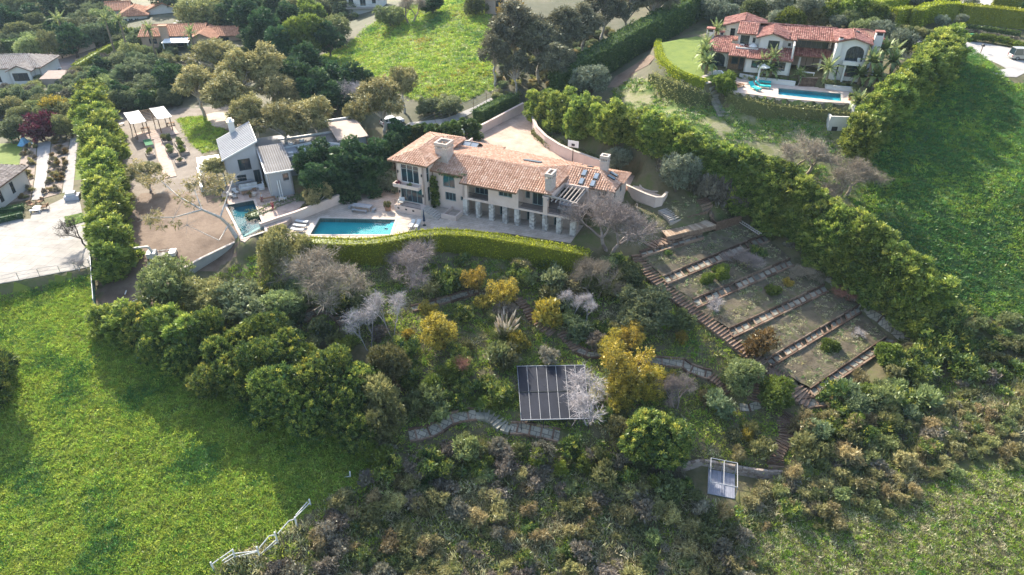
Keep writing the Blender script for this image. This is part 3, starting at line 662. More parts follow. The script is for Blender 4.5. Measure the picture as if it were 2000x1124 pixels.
def drape(name, poly, mat, dz=.06, step=1.0, label=None):
    """a sheet that follows the ground inside a world polygon"""
    xs = [p[0] for p in poly]; ys = [p[1] for p in poly]; pts = []; n = len(poly)
    for i in range(n):
        a = np.array(poly[i][:2]); b = np.array(poly[(i + 1) % n][:2]); k = max(1, int(np.linalg.norm(b - a) / step))
        pts += [Vector(a + (b - a) * j / k) for j in range(k)]
    ed = [(i, (i + 1) % len(pts)) for i in range(len(pts))]
    gx, gy = np.meshgrid(np.arange(min(xs), max(xs), step), np.arange(min(ys), max(ys), step)); gx = gx.ravel(); gy = gy.ravel()
    k = inpoly(gx, gy, poly) & (segdist(gx, gy, poly) > step * .4); pts += [Vector((a, b)) for a, b in zip(gx[k], gy[k])]
    V, E_, F, *_ = delaunay_2d_cdt(pts, ed, [], 1, 1e-5); m = MB()
    z = ground([v.x for v in V], [v.y for v in V]) + dz
    fs = [f for f in F if inpoly(sum(V[i].x for i in f) / len(f), sum(V[i].y for i in f) / len(f), poly)]
    m.add([(v.x, v.y, zz) for v, zz in zip(V, z)], fs)
    return struct(m.build(name, mat, smooth=True))
def path_strip(pts, w):                     # world polyline -> polygon of width w
    p = [np.array(q[:2], float) for q in pts]; L_, R_ = [], []
    for i, q in enumerate(p):
        d = p[min(i + 1, len(p) - 1)] - p[max(i - 1, 0)]; d /= np.linalg.norm(d); n = np.array([-d[1], d[0]])
        L_.append(q + n * w / 2); R_.append(q - n * w / 2)
    return [tuple(q) for q in L_ + R_[::-1]]
# ------------------------------------------------------------------ building kit
def facade(root, p0, p1, z0, z1, mat, holes=(), t=.25, name='wall'):
    """a wall from p0 to p1 (outside on the right hand), with openings that hold windows, doors or nothing"""
    p0 = Vector((*p0, 0)); p1 = Vector((*p1, 0)); d = (p1 - p0); L_ = d.length; d /= L_; n = Vector((d.y, -d.x, 0)); m = MB()
    W3 = lambda s, z, o: p0 + d * s + n * o + Vector((0, 0, z))
    ss = sorted({0, L_, *[min(max(q, 0), L_) for h in holes for q in h[:2]]}); zs = sorted({z0, z1, *[min(max(q, z0), z1) for h in holes for q in h[2:4]]})
    def solid(i, j):
        if not (0 <= i < len(ss) - 1 and 0 <= j < len(zs) - 1): return False
        a = (ss[i] + ss[i+1]) / 2; b = (zs[j] + zs[j+1]) / 2
        return not any(h[0] < a < h[1] and h[2] < b < h[3] for h in holes)
    for i in range(len(ss) - 1):
        for j in range(len(zs) - 1):
            if not solid(i, j): continue
            a, b, c, e = ss[i], ss[i+1], zs[j], zs[j+1]
            m.quad(W3(a,c,0), W3(b,c,0), W3(b,e,0), W3(a,e,0)); m.quad(W3(b,c,-t), W3(a,c,-t), W3(a,e,-t), W3(b,e,-t))
            if not solid(i-1, j): m.quad(W3(a,c,-t), W3(a,c,0), W3(a,e,0), W3(a,e,-t))
            if not solid(i+1, j): m.quad(W3(b,c,0), W3(b,c,-t), W3(b,e,-t), W3(b,e,0))
            if not solid(i, j-1): m.quad(W3(a,c,-t), W3(b,c,-t), W3(b,c,0), W3(a,c,0))
            if not solid(i, j+1): m.quad(W3(a,e,0), W3(b,e,0), W3(b,e,-t), W3(a,e,-t))
    wins = []
    for h in holes:
        if len(h) < 5: continue
        k, nx, ny, fm = h[4][:4]; a, b, c, e = h[:4]; fw = h[4][4] if len(h[4]) > 4 else .09
        if k == 'arch':
            r = (b - a) / 2; cx = (a + b) / 2; hh = min(r, (e - c) * .45) ; N_ = 8
            for i in range(N_):
                q0 = math.pi - math.pi * i / N_; q1 = math.pi - math.pi * (i + 1) / N_
                x0, y0, x1, y1 = cx + r*math.cos(q0), e - hh + hh*math.sin(q0), cx + r*math.cos(q1), e - hh + hh*math.sin(q1)
                m.quad(W3(x0,y0,0), W3(x1,y1,0), W3(x1,e,0), W3(x0,e,0)); m.quad(W3(x0,y0,0), W3(x0,y0,-t), W3(x1,y1,-t), W3(x1,y1,0))
        f = MB(); o = -.14; dp = .05
        def fr(s0, s1, y0, y1): f.frame(W3((s0+s1)/2, (y0+y1)/2, o), d*(s1-s0)/2, n*dp, Vector((0,0,(y1-y0)/2)))
        fr(a, a+fw, c, e); fr(b-fw, b, c, e); fr(a+fw, b-fw, c, c+fw); fr(a+fw, b-fw, e-fw, e)
        for i in range(1, nx): x = a + (b-a)*i/nx; fr(x-fw*.45, x+fw*.45, c+fw, e-fw)
        for j in range(1, ny): y = c + (e-c)*(j/ny if ny < 3 or k != 'tr' else .75); fr(a+fw, b-fw, y-fw*.35, y+fw*.35)
        g = MB(); g.frame(W3((a+b)/2, (c+e)/2, o-.01), d*(b-a)/2*.995, n*.012, Vector((0,0,(e-c)/2*.995)))
        wins.append((f, g, fm, 'door' if k == 'd' else 'window'))
    w = m.build(name, mat, root)
    for f, g, fm, nm in wins:
        q = f.build(nm, fm, root); g.build('pane', GLASS, q)
    return w
def gable(root, p0, p1, zb, prof, mat, t=.25, name='wall'):
    """a wall piece with a shaped top: prof is [(along, height)...] above zb"""
    p0 = Vector((*p0, 0)); p1 = Vector((*p1, 0)); d = (p1 - p0).normalized(); n = Vector((d.y, -d.x, 0)); m = MB()
    pr = [(prof[0][0], zb)] + list(prof) + [(prof[-1][0], zb)]; k = len(pr)
    a = [p0 + d*s + Vector((0,0,z)) for s, z in pr]; b = [q - n*t for q in a]
    m.add(a + b, [tuple(range(k))[::-1], tuple(range(k, 2*k))] + [(i, (i+1) % k, k+(i+1) % k, k+i) for i in range(k)])
    return m.build(name, mat, root)
def roof(root, facets, slabm, tilem, tw=.38, tl=.46, th=.15, caps=(), capm=None, thick=.14, seed=0, name='roof'):
    """facets: (polygon, direction of the eave); barrel tiles in courses over a slab"""
    g = random.Random(seed); sl = MB(); ti = MB()
    for pts, ed in facets:
        q = [Vector(p) for p in pts]; nrm = Vector((0,0,0))
        for i in range(len(q)): nrm += q[i].cross(q[(i+1) % len(q)])
        nrm.normalize()
        if nrm.z < 0: q = q[::-1]; nrm = -nrm
        k = len(q); lo = [p - Vector((0,0,thick)) for p in q]
        sl.add(q + lo, [tuple(range(k)), tuple(range(2*k-1, k-1, -1))] + [(i, k+i, k+(i+1) % k, (i+1) % k) for i in range(k)])
        if tilem is None: continue
        e = Vector((*ed, 0)); e = (e - nrm * e.dot(nrm)).normalized(); s = nrm.cross(e)
        if s.z < 0: s = -s
        P2 = [((p - q[0]).dot(e), (p - q[0]).dot(s)) for p in q]
        x0 = min(p[0] for p in P2); x1 = max(p[0] for p in P2); y0 = min(p[1] for p in P2); y1 = max(p[1] for p in P2)
        xs = np.arange(x0 + tw*.5, x1, tw); ys = np.arange(y0 - tl*.1, y1, tl)
        X_, Y_ = np.meshgrid(xs, ys); ins = inpoly(X_.ravel(), (Y_ + tl*.5).ravel(), P2)
        for x, y, k_ in zip(X_.ravel(), Y_.ravel(), ins):
            if not k_: continue
            o = q[0] + e*(x + g.uniform(-.012,.012)) + s*(y + g.uniform(-.02,.02)); h = tw*.46; t = min(1, max(0, g.gauss(.5, .24))); dz = g.uniform(0, .015)
            vs = []
            for yy, lift in ((0, .055), (tl*1.05, .012)):
                for xx, zz in ((-h, 0), (-h*.55, th*.85), (h*.55, th*.85), (h, 0)): vs.append(o + e*xx + s*yy + nrm*(zz + lift + dz))
            ti.add(vs, [(0,1,5,4), (1,2,6,5), (2,3,7,6), (3,2,1,0)], t)
    r = sl.build(name, slabm, root)
    if tilem is not None: stuff(ti.build('roof_tile', tilem, r))
    for a, b in caps:
        c = MB(); a = Vector(a); b = Vector(b); n_ = max(1, int((b-a).length/.5))
        for i in range(n_):
            p = a.lerp(b, i/n_); p2 = a.lerp(b, (i+1.08)/n_); c.tube(p + Vector((0,0,.06)), p2 + Vector((0,0,.03)), .15, .12, 6, t=g.random())
        c.build('ridge_cap', capm or tilem, r)
    return r
def chimney(root, u0, u1, v0, v1, z0, z1, mat, capm, holes=4):
    c = MB().box(u0, u1, v0, v1, z0, z1 - 1.0).build('chimney', mat, root)
    k = MB(); o = .08; zt = z1
    k.box(u0-o, u1+o, v0-o, v1+o, z1-1.0, z1-.85)
    w = .14                                 # open crown: corner and intermediate piers with gaps, then a hollow rim
    for i in range(holes+1):
        x = u0 + (u1-u0-w)*i/holes
        k.box(x, x+w, v0, v0+w, z1-.85, z1-.45); k.box(x, x+w, v1-w, v1, z1-.85, z1-.45)
        y = v0 + (v1-v0-w)*i/holes
        if 0 < i < holes: k.box(u0, u0+w, y, y+w, z1-.85, z1-.45); k.box(u1-w, u1, y, y+w, z1-.85, z1-.45)
    k.box(u0-o, u1+o, v0-o, v0+.2, z1-.45, z1); k.box(u0-o, u1+o, v1-.2, v1+o, z1-.45, z1)
    k.box(u0-o, u0+.2, v0+.2, v1-.2, z1-.45, z1); k.box(u1-.2, u1+o, v0+.2, v1-.2, z1-.45, z1)
    k.build('chimney_crown', capm, c)
    f = MB().box(u0+.25, u1-.25, v0+.25, v1-.25, z1-.95, z1-.8); f.tube(((u0+u1)/2, (v0+v1)/2, z1-.8), ((u0+u1)/2, (v0+v1)/2, z1-.15), .16, n=8)
    f.build('flue', IRON, c); return c
def railing(root, pts, z, h, mat, gap=.16, name='railing'):
    m = MB()
    for a, b in zip(pts[:-1], pts[1:]):
        a = Vector((*a, z)); b = Vector((*b, z)); n = max(1, int((b-a).length/gap)); up = Vector((0,0,h))
        m.bar(a+up, b+up, .06, .06); m.bar(a+up*.1, b+up*.1, .04, .04)
        for i in range(n+1): p = a.lerp(b, i/n); m.bar(p, p+up, .025, .025, up=(1,0,0))
    return m.build(name, mat, root)

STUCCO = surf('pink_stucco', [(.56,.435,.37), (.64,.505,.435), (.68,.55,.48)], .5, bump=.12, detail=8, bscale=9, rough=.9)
CAPSTONE = surf('pale_stone_trim', [(.42,.36,.31), (.55,.48,.42)], 1.2, bump=.2)
WHITE = surf('white_stucco', [(.56,.54,.51), (.66,.64,.60)], .4, bump=.1, detail=8, bscale=9, rough=.9)
GREYST = surf('grey_stucco', [(.36,.36,.37), (.43,.43,.44)], .4, bump=.1, detail=8, rough=.9)
TILE = surf('terracotta_tile', [(.31,.165,.105), (.44,.255,.17), (.53,.335,.24), (.62,.45,.35)], 9, tint=.34, bump=.15, rough=.85)
TILER = surf('red_clay_tile', [(.18,.075,.06), (.30,.125,.10), (.37,.17,.135), (.44,.25,.20)], 3, tint=.5, bump=.15, rough=.85)
TILEO = surf('orange_clay_tile', [(.34,.16,.09), (.46,.22,.13), (.55,.29,.18)], 2, tint=.4, bump=.15)
TILEG = surf('weathered_tile', [(.20,.16,.14), (.32,.27,.24), (.40,.35,.31)], 2, tint=.4, bump=.15)
SLABM = surf('roof_underlay', [(.20,.11,.07), (.28,.16,.10)], 2, bump=.1)
CHIM = surf('pale_brick', [(.34,.29,.26), (.46,.40,.36), (.52,.46,.42)], 3, bump=.5, bscale=8)
IRON = plain('dark_iron', (.03,.03,.032), .6)
FRAMEG = plain('green_grey_frame', (.20,.27,.27), .5)
FRAMED = plain('dark_frame', (.045,.05,.05), .5)
FRAMEW = plain('white_frame', (.7,.7,.68), .5)
GLASS = glass('window_glass')
SKYG = surf('skylight_glass', [(.16,.20,.25), (.28,.33,.38)], .6, rough=.08, bump=0, spec=.8)
STONE = surf('pillar_stone', [(.30,.27,.25), (.46,.43,.40), (.56,.52,.48)], 2.5, bump=.3, tint=.6)
WOODG = surf('weathered_beam', [(.28,.24,.21), (.42,.37,.33)], 3, bump=.3, tint=.3)
WOODB = surf('timber_brown', [(.10,.06,.035), (.19,.12,.07), (.26,.18,.11)], 3, bump=.3, tint=.5)
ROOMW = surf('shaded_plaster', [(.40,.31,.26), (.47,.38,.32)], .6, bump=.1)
FLOORT = surf('terrace_tile', [(.22,.17,.15), (.30,.24,.21)], 1.5, bump=.2)
DECKP = paved('sandstone_paving', (.50,.41,.34), (.58,.49,.42), (.36,.29,.24), .9, .6, .42)
COURTP = paved('courtyard_paving', (.50,.35,.275), (.55,.41,.33), (.38,.27,.21), .5, .3, .4, .015)

# ------------------------------------------------------------------ the hillside villa
V = thing('hillside_villa', 'long pink two-storey villa with an orange tiled roof and stone pillar arcade', 'house', (*hw(0,0), 0), H_ANG)
FG = FRAMEG
# lower storey: arcade of stone pillars before a set-back wall
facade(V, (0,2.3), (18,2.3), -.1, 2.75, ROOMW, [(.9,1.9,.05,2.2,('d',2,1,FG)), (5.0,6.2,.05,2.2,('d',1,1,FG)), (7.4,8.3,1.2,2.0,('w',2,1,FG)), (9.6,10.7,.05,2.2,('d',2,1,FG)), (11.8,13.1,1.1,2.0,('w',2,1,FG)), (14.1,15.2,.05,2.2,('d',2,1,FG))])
MB().box(-.25, 18.3, -.25, 2.3, -.25, .04).build('arcade_floor', FLOORT, V)
for u in (.19, 2.4, 4.65, 6.95, 8.94, 11.41, 13.5, 15.73, 17.9):
    m = MB(); r = random.Random(int(u*10))
    for k in range(9):                       # rough blocks, two to a course
        z = .045 + k*.30; a = r.uniform(-.08,.08)
        m.box(u-.36-r.uniform(0,.03), u+a-.008, -.16, .52+r.uniform(0,.03), z, z+.288, r.random()); m.box(u+a+.008, u+.36+r.uniform(0,.03), -.16-r.uniform(0,.03), .52, z, z+.288, r.random())
    m.build('stone_pillar', STONE, V)
MB().box(-.2, 18.35, -.02, .55, 2.75, 3.05).build('floor_beam', STUCCO, V)
MB().box(-.2, 18.35, .55, 5.3, 2.75, 3.02).build('upper_floor', FLOORT, V)
# upper front
facade(V, (-.15,0), (9.15,0), 3.05, 5.95, STUCCO, [(.75,4.3,3.12,5.35), (6.05,8.3,4.45,5.4,('w',3,1,FG))])
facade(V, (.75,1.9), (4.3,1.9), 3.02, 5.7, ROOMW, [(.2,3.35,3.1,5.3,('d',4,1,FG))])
MB().box(.55,.75,.25,1.9,3.02,5.9).build('balcony_cheek', ROOMW, V); MB().box(4.3,4.5,.25,1.9,3.02,5.9).build('balcony_cheek', ROOMW, V)
railing(V, [(.78,.1),(4.27,.1)], 3.06, .95, IRON)
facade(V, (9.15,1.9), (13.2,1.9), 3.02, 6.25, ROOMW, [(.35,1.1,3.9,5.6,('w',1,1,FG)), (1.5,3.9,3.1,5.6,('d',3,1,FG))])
MB().box(8.95,9.15,.25,1.9,3.02,6.0).build('balcony_cheek', STUCCO, V)
railing(V, [(9.2,.1),(13.15,.1)], 3.06, .95, IRON)
MB().box(13.15,13.85,-.05,.62,3.05,5.75).box(13.05,13.95,-.15,.72,5.55,5.75).build('terrace_pier', STUCCO, V)
MB().box(17.55,18.25,-.05,.62,3.05,5.25).box(17.45,18.35,-.15,.72,5.1,5.27).build('terrace_pier', STUCCO, V)
railing(V, [(13.9,.1),(17.5,.1)], 3.06, .95, IRON); railing(V, [(18.2,.65),(18.2,5.2)], 3.06, .95, IRON)
# mid wing
facade(V, (-6.1,.9), (-.15,.9), -.1, 6.35, STUCCO, [(1.95,4.05,3.75,6.0,('arch',2,1,FG)), (2.25,4.15,1.5,2.9,('w',3,1,FG)), (5.0,5.6,1.9,2.6,('w',1,1,FG))])
MB().box(-.15,.1,.25,2.3,-.1,2.75).build('wall', STUCCO, V); facade(V, (-.15,2.2), (-.15,0), 3.05, 5.9, STUCCO)
MB().tube((-5.85,.82,0),(-5.85,.82,6.3),.06,n=6).build('drainpipe', WOODB, V)
# tower
facade(V, (-10.9,-1.65), (-6.1,-1.65), 0, 8.0, STUCCO, [(.75,4.0,4.55,7.55,('tr',3,3,FRAMEW)), (.45,4.35,1.25,3.95,('d',4,1,FG))])
facade(V, (-6.1,-1.65), (-6.1,.9), 0, 8.0, STUCCO, [(1.0,1.8,4.6,7.4,('w',1,2,FG)), (1.0,1.8,1.3,3.8,('d',1,1,FG))])
facade(V, (-6.1,.9), (-6.1,10.6), 6.0, 8.0, STUCCO); facade(V, (-10.9,10.6), (-10.9,-1.65), 0, 8.0, STUCCO, [(5,7,4.6,6.6,('w',2,1,FG)), (8.3,9.8,4.6,6.6,('w',2,1,FG))])
facade(V, (-6.1,10.6), (-10.9,10.6), 0, 8.0, STUCCO)
MB().box(-11.1,-6.5,-2.75,-1.65,4.0,4.15).box(-11.1,-6.5,-2.75,-2.6,4.15,4.55).box(-11.1,-10.95,-2.6,-1.65,4.15,4.55).box(-6.65,-6.5,-2.6,-1.65,4.15,4.55).build('tower_balcony', STUCCO, V)
for x in (-10.6, -6.35):
    MB().box(x-.07,x+.07,-1.85,-1.65,6.0,6.4).build('wall_lamp', IRON, V); MB().box(x-.07,x+.07,-1.85,-1.65,2.6,3.0).build('wall_lamp', IRON, V)
MB().box(-10.75,-5.9,-3.4,-1.65,0,1.2).build('terrace_plinth', STUCCO, V)
for x in (-10.0,-8.6,-7.3): MB().box(x-.18,x+.18,-3.43,-3.38,.62,.9).build('vent', IRON, V)
st = MB()
for k in range(7): st.box(-5.9+k*.42, -5.9+(k+1)*.42, -3.4, -1.4, 0, 1.15-k*.165, t=.3+.05*k)
st.build('terrace_steps', CAPSTONE, V)
railing(V, [(-10.65,-3.3),(-6.0,-3.3)], 1.2, .8, IRON)
MB().box(-2.8,-.2,-2.6,-2.4,0,.85).box(-.4,-.2,-2.4,.9,0,.85).box(-2.8,-2.6,-2.4,.9,0,.6).build('planter_wall', STUCCO, V)
# rear and side walls
facade(V, (14.45,.3), (14.45,5.4), 5.4, 6.2, STUCCO); facade(V, (18.4,5.4), (13.3,5.4), 5.2, 5.9, STUCCO)
facade(V, (13.3,5.4), (18.4,5.4), 3.02, 5.85, ROOMW, [(.5,3.6,3.1,5.4,('d',3,1,FG))])
facade(V, (18.4,5.9), (22.0,5.9), 2.2, 5.75, STUCCO, [(1.2,2.6,4.0,5.3,('w',2,1,FG))]); facade(V, (18.4,5.3), (18.4,5.9), 2.2, 5.75, STUCCO)
facade(V, (22.0,5.9), (22.2,12.8), 1.5, 5.75, STUCCO, [(.8,1.6,3.9,5.2,('w',1,1,FG)), (3.5,4.6,3.9,5.2,('w',1,1,FG))])
facade(V, (22.2,12.8), (15.0,12.8), 2, 5.75, STUCCO)
facade(V, (14.6,12.0), (7.8,12.5), 2, 6.25, STUCCO); facade(V, (7.8,12.5), (1.7,13.3), 2, 6.0, STUCCO, [(1,4,3.05,5.3,('d',2,3,FG))])
facade(V, (1.7,13.3), (-.2,13.5), 2, 5.8, STUCCO); facade(V, (-.2,13.5), (-.2,15.1), 2, 5.65, STUCCO); facade(V, (-.2,15.1), (-6.1,15.0), 2, 5.6, STUCCO, [(1,4.5,3.05,5.2,('d',2,3,FG))])
facade(V, (-6.1,15.0), (-6.1,10.6), 2, 6.6, STUCCO)
zf = lambda v: 5.75 + .388*(v + .8); zr = lambda v: 7.88 - .21*(v - 4.65)
A_ = (10.3, 4.65, 7.88)
roof(V, [
  ([(-.35,-.8,zf(-.8)), (9.1,-.8,zf(-.8)), (9.1,.2,zf(.2)), (14.3,.2,zf(.2)), A_, (-6.3,4.65,7.88), (-6.3,.45,zf(.45)), (-.35,.45,zf(.45))], (1,0)),
  ([(14.3,.2,zf(.2)), (14.9,11.2,zr(11.2)), A_], (0,1)),
  ([A_, (14.9,11.2,zr(11.2)), (14.9,12.3,zr(12.3)), (7.8,12.9,zr(12.9)), (1.9,13.7,zr(13.7)), (.1,13.9,zr(13.9)), (.1,15.5,zr(15.5)), (-7,15.4,zr(15.4)), (-6.3,4.65,7.88)], (1,0)),
  ([(-12,-2.1,8), (-5.05,-2.1,8), (-8.5,1.5,9.05)], (1,0)), ([(-5.05,-2.1,8), (-5.05,11,8), (-8.7,7.3,9.05), (-8.5,1.5,9.05)], (0,1)),
  ([(-5.05,11,8), (-12,11,8), (-8.7,7.3,9.05)], (1,0)), ([(-12,11,8), (-12,-2.1,8), (-8.5,1.5,9.05), (-8.7,7.3,9.05)], (0,1)),
  ([(14.3,5.4,5.75), (22.35,5.4,5.75), (18.7,8.9,7.2), (14.3,8.9,7.2)], (1,0)), ([(22.35,5.4,5.75), (22.7,13.2,5.75), (18.7,8.9,7.2)], (0,1)), ([(22.7,13.2,5.75), (14.95,13.2,5.75), (14.95,8.9,7.2), (18.7,8.9,7.2)], (1,0)),
 ], SLABM, TILE, caps=[(A_, (-6,4.65,7.88)), (A_, (14.3,.2,zf(.2))), (A_, (14.9,11.2,zr(11.2))), ((-8.5,1.5,9.05), (-5.05,-2.1,8)), ((-8.5,1.5,9.05), (-12,-2.1,8)), ((-8.5,1.5,9.05), (-8.7,7.3,9.05)), ((18.7,8.9,7.2), (22.35,5.4,5.75)), ((18.7,8.9,7.2), (22.7,13.2,5.75)), ((18.7,8.9,7.2), (15,8.9,7.2))])
for pts in ([(-.35,-.85,5.66),(9.1,-.85,5.66)], [(-12.05,-2.15,7.9),(-5.05,-2.15,7.9)], [(14.4,5.35,5.66),(22.4,5.35,5.66)], [(9.1,.14,6.05),(14.3,.14,6.05)]): MB().bar(pts[0], pts[1], .12, .12).build('gutter', WOODB, V)
chimney(V, -6.05, -3.95, 2.3, 4.5, 6.6, 10.2, CHIM, CAPSTONE, 6)
chimney(V, 13.15, 14.1, .55, 2.5, 6.0, 9.1, CHIM, CAPSTONE, 3)
chimney(V, 18.6, 19.8, 9.5, 10.6, 6.3, 9.4, CHIM, CAPSTONE, 4)
def skylight(u, v, w, l, eav, slope, zc):
    """w along the eave, l up the slope"""
    e = Vector((*eav, 0)).normalized(); up = Vector((-e.y, e.x, 0)); s = (up + Vector((0,0,slope))).normalized(); n = e.cross(s); c = Vector((u, v, zc)) + n*.16
    f = MB().frame(c, e*w/2, s*l/2, n*.13).build('skylight', FRAMED, V); MB().frame(c + n*.14, e*(w/2-.08), s*(l/2-.08), n*.012).build('pane', SKYG, f)
zw = lambda v: 5.75 + (v-5.4)*.414
for u, v in ((16.75,7.85), (18.75,7.6), (16.9,6.2), (18.7,6.15)): skylight(u, v, .75, 1.25, (1,0), .414, zw(v))
for v in (8.6, 9.9): skylight(20.75, v, .7, 1.3, (0,1), .38, 6.42)
skylight(16.7, 10.9, .9, .9, (-1,0), .33, 6.55)
skylight(8.2, 7.8, 2.9, 1.0, (-1,0), .21, zr(7.8))
m = MB(); k = zr(12.2) + .05                 # double-pitched roof light on the rear wing
for a, b in (((-5.9,11.0,k+.25),(-3.2,11.0,k+.25)), ((-5.9,13.3,k),(-3.2,13.3,k)), ((-5.9,12.1,k+.75),(-3.2,12.1,k+.75))): m.bar(a, b, .12, .12)
for x in (-5.9,-4.55,-3.2): m.bar((x,11.0,k+.25),(x,12.1,k+.75),.1,.1); m.bar((x,13.3,k),(x,12.1,k+.75),.1,.1)
m.box(-5.95,-3.15,10.95,13.35,k-.3,k+.0); f = m.build('roof_lantern', FRAMED, V)
MB().quad((-5.9,11.0,k+.25),(-3.2,11.0,k+.25),(-3.2,12.1,k+.75),(-5.9,12.1,k+.75)).quad((-3.2,13.3,k),(-5.9,13.3,k),(-5.9,12.1,k+.75),(-3.2,12.1,k+.75)).build('pane', SKYG, f)
MB().box(-7,-6.3,8.6,12.9,6.5,7.4).box(-6.3,-5.7,12.4,13.0,5.9,6.9).build('parapet', STUCCO, V)
for i in range(7): MB().bar((14.1+i*.62, 5.35, 5.62), (14.0+i*.62, -.55, 5.45), .13, .2, t=random.random()).build('pergola_rafter', WOODG, V)
MB().bar((13.2,.2,5.82+.12), (18.4,.2,5.3+.12), .2, .22).build('pergola_beam', WOODG, V)
MB().bar((18.0,.2,5.35), (18.0,5.4,5.35), .18, .2).build('pergola_beam', WOODG, V)
# ------------------------------------------------------------------ grey modern house with the mono-pitch roofs
SEAM = surf('grey_standing_seam', [(.30,.30,.31), (.38,.38,.39)], .5, bump=.05, rough=.85, spec=.1)
SEAM_SHADE = surf('shaded_seam', [(.15,.14,.135), (.22,.205,.195)], .5, bump=.05, rough=.9, spec=.1)  # darker copy of the seam metal: the second roof's shade put into its colour
FLATR = surf('flat_roof_gravel', [(.22,.21,.20), (.30,.28,.27)], 1.5, bump=.3)
GA = R(24.65)
G = thing('grey_modern_house', 'grey rendered house with steep single-pitch metal roofs beside the narrow pool', 'house', (-47.02,104.63,0), GA)
facade(G, (0,0), (5.4,0), .9, 5.9, GREYST, [(2.05,3.98,3.5,5.5,('w',2,1,FRAMED)), (1.4,2.85,1.6,2.8,('w',2,1,FRAMED)), (4.1,5.3,1.0,3.3,('d',2,1,FRAMED))])
gable(G, (0,0), (5.4,0), 5.9, [(0.02,5.92),(5.4,8.1)], GREYST)
facade(G, (0,10), (0,0), .9, 5.9, WHITE, [(2,4,1.1,3.2,('d',2,1,FRAMED)), (5,8,1.1,3.2,('d',3,1,FRAMED)), (3,4.2,4,5.2,('w',1,1,FRAMED))]); facade(G, (5.4,0), (5.4,10), .9, 8.1, GREYST, [(3,5,6.2,7.6,('w',2,1,FRAMED))])
facade(G, (5.4,10), (0,10), .9, 5.9, GREYST); gable(G, (5.4,10), (0,10), 5.9, [(0,8.1),(5.38,5.92)], GREYST)
roof(G, [([(-.3,-.3,5.85), (5.55,-.3,8.24), (5.55,10.3,8.24), (-.3,10.3,5.85)], (0,1))], SEAM, None, name='metal_roof')
m = MB()
for i in range(1, 15): y = -.3 + i*10.6/15; m.bar((-.3,y,5.89),(5.55,y,8.28),.05,.06)
m.build('roof_seam', SEAM, G)['kind'] = 'stuff'
MB().bar((-.36,-.36,5.85),(5.6,-.36,8.26),.1,.22).build('fascia', FRAMEW, G); MB().bar((5.62,-.3,8.2),(5.62,10.3,8.2),.1,.22).build('fascia', FRAMEW, G)
c = MB().box(2.1,3.1,9.2,10.2,6.2,8.8).build('chimney', WHITE, G); MB().box(2.0,3.2,9.1,10.3,8.8,8.95).build('chimney_cap', FRAMEW, c); MB().box(2.3,2.9,9.4,10.0,8.95,9.4).build('flue', FRAMEW, c)
# second block, nearer the pool
facade(G, (9.4,-7.2), (9.4,1), .9, 5.4, GREYST)
m = facade(G, (5.7,0.0), (5.7,-7.2), .9, 5.4, WHITE, [(1,2,1.0,3.1,('d',1,1,FRAMED)), (3,4,1.8,3.0,('w',1,1,FRAMED))])
facade(G, (5.7,-7.2), (9.4,-7.2), .9, 5.4, GREYST, [(2.3,3.2,3.6,4.8,('w',1,1,FRAMED))])
roof(G, [([(5.5,-7.5,5.45), (9.8,-7.5,5.45), (9.8,2.2,6.4), (5.5,2.2,6.4)], (1,0))], SEAM_SHADE, None, name='metal_roof')
for i in range(12): MB().bar((5.6+i*.37,-7.5,5.5),(5.6+i*.37,2.2,6.45),.06,.09).build('roof_seam', SEAM, G)
MB().bar((5.45,-7.55,5.42),(5.45,2.2,6.38),.12,.24).build('fascia', FRAMEW, G); MB().bar((5.5,-7.56,5.4),(9.8,-7.56,5.4),.12,.2).build('fascia', FRAMEW, G)
# flat-roofed rear with white parapets, and the small raised block
MB().box(9.8,20.5,.4,9.5,.9,4.2).box(5.6,12,2.3,12,.9,4.4).build('wall', GREYST, G)
MB().box(9.85,20.45,.45,9.45,4.22,4.3).build('flat_roof', FLATR, G)
for a, b in (((9.8,.4),(20.5,.4)), ((9.8,4.9),(15.2,5.6)), ((15.2,5.6),(19.4,2.8)), ((9.8,9.5),(20.5,9.5)), ((12.5,.4),(12.5,4.9))): MB().bar((*a,4.45),(*b,4.45),.28,.32).build('parapet', FRAMEW, G)
for u, v in ((10.8,2),(11.5,6.5),(13.2,2.6),(14.6,3.4),(16.8,1.6),(13.6,7.4)):
    s_ = MB().box(u-.4,u+.4,v-.35,v+.35,4.3,4.65).build('roof_vent', FRAMEW, G)
facade(G, (19.6,3.6), (24.4,3.6), .9, 5.0, GREYST, [(2.2,3.4,2.6,4.4,('w',1,1,FRAMED))]); facade(G, (19.6,9.6), (19.6,3.6), .9, 5.0, GREYST, [(3.5,5.2,3.0,4.4,('w',1,1,FRAMED))])
facade(G, (24.4,3.6), (24.4,13), .9, 5.0, GREYST); facade(G, (24.4,13), (19.6,13), .9, 5.0, GREYST)
roof(G, [([(19.2,3.2,5.0), (24.8,3.2,5.0), (24.8,13.4,5.15), (19.2,13.4,5.15)], (1,0))], ROOMW, None, name='flat_roof')
MB().bar((19.1,13.4,5.3),(24.9,13.4,5.3),.3,.4).build('parapet', FRAMEW, G)
for i, x in enumerate((7.0,7.35)): MB().bar((x,-8.1,1.0),(x,-7.3,3.9),.12,.1).build('leaning_board', FRAMEW, G)

# ------------------------------------------------------------------ the white villa on the upper terrace
VA = R(-19.7); M_ = thing('white_upper_villa', 'white villa with red tile roofs on the upper terrace above a lap pool', 'house', (42.11,126.09,0), VA)
zb = 14.15; FD = FRAMED
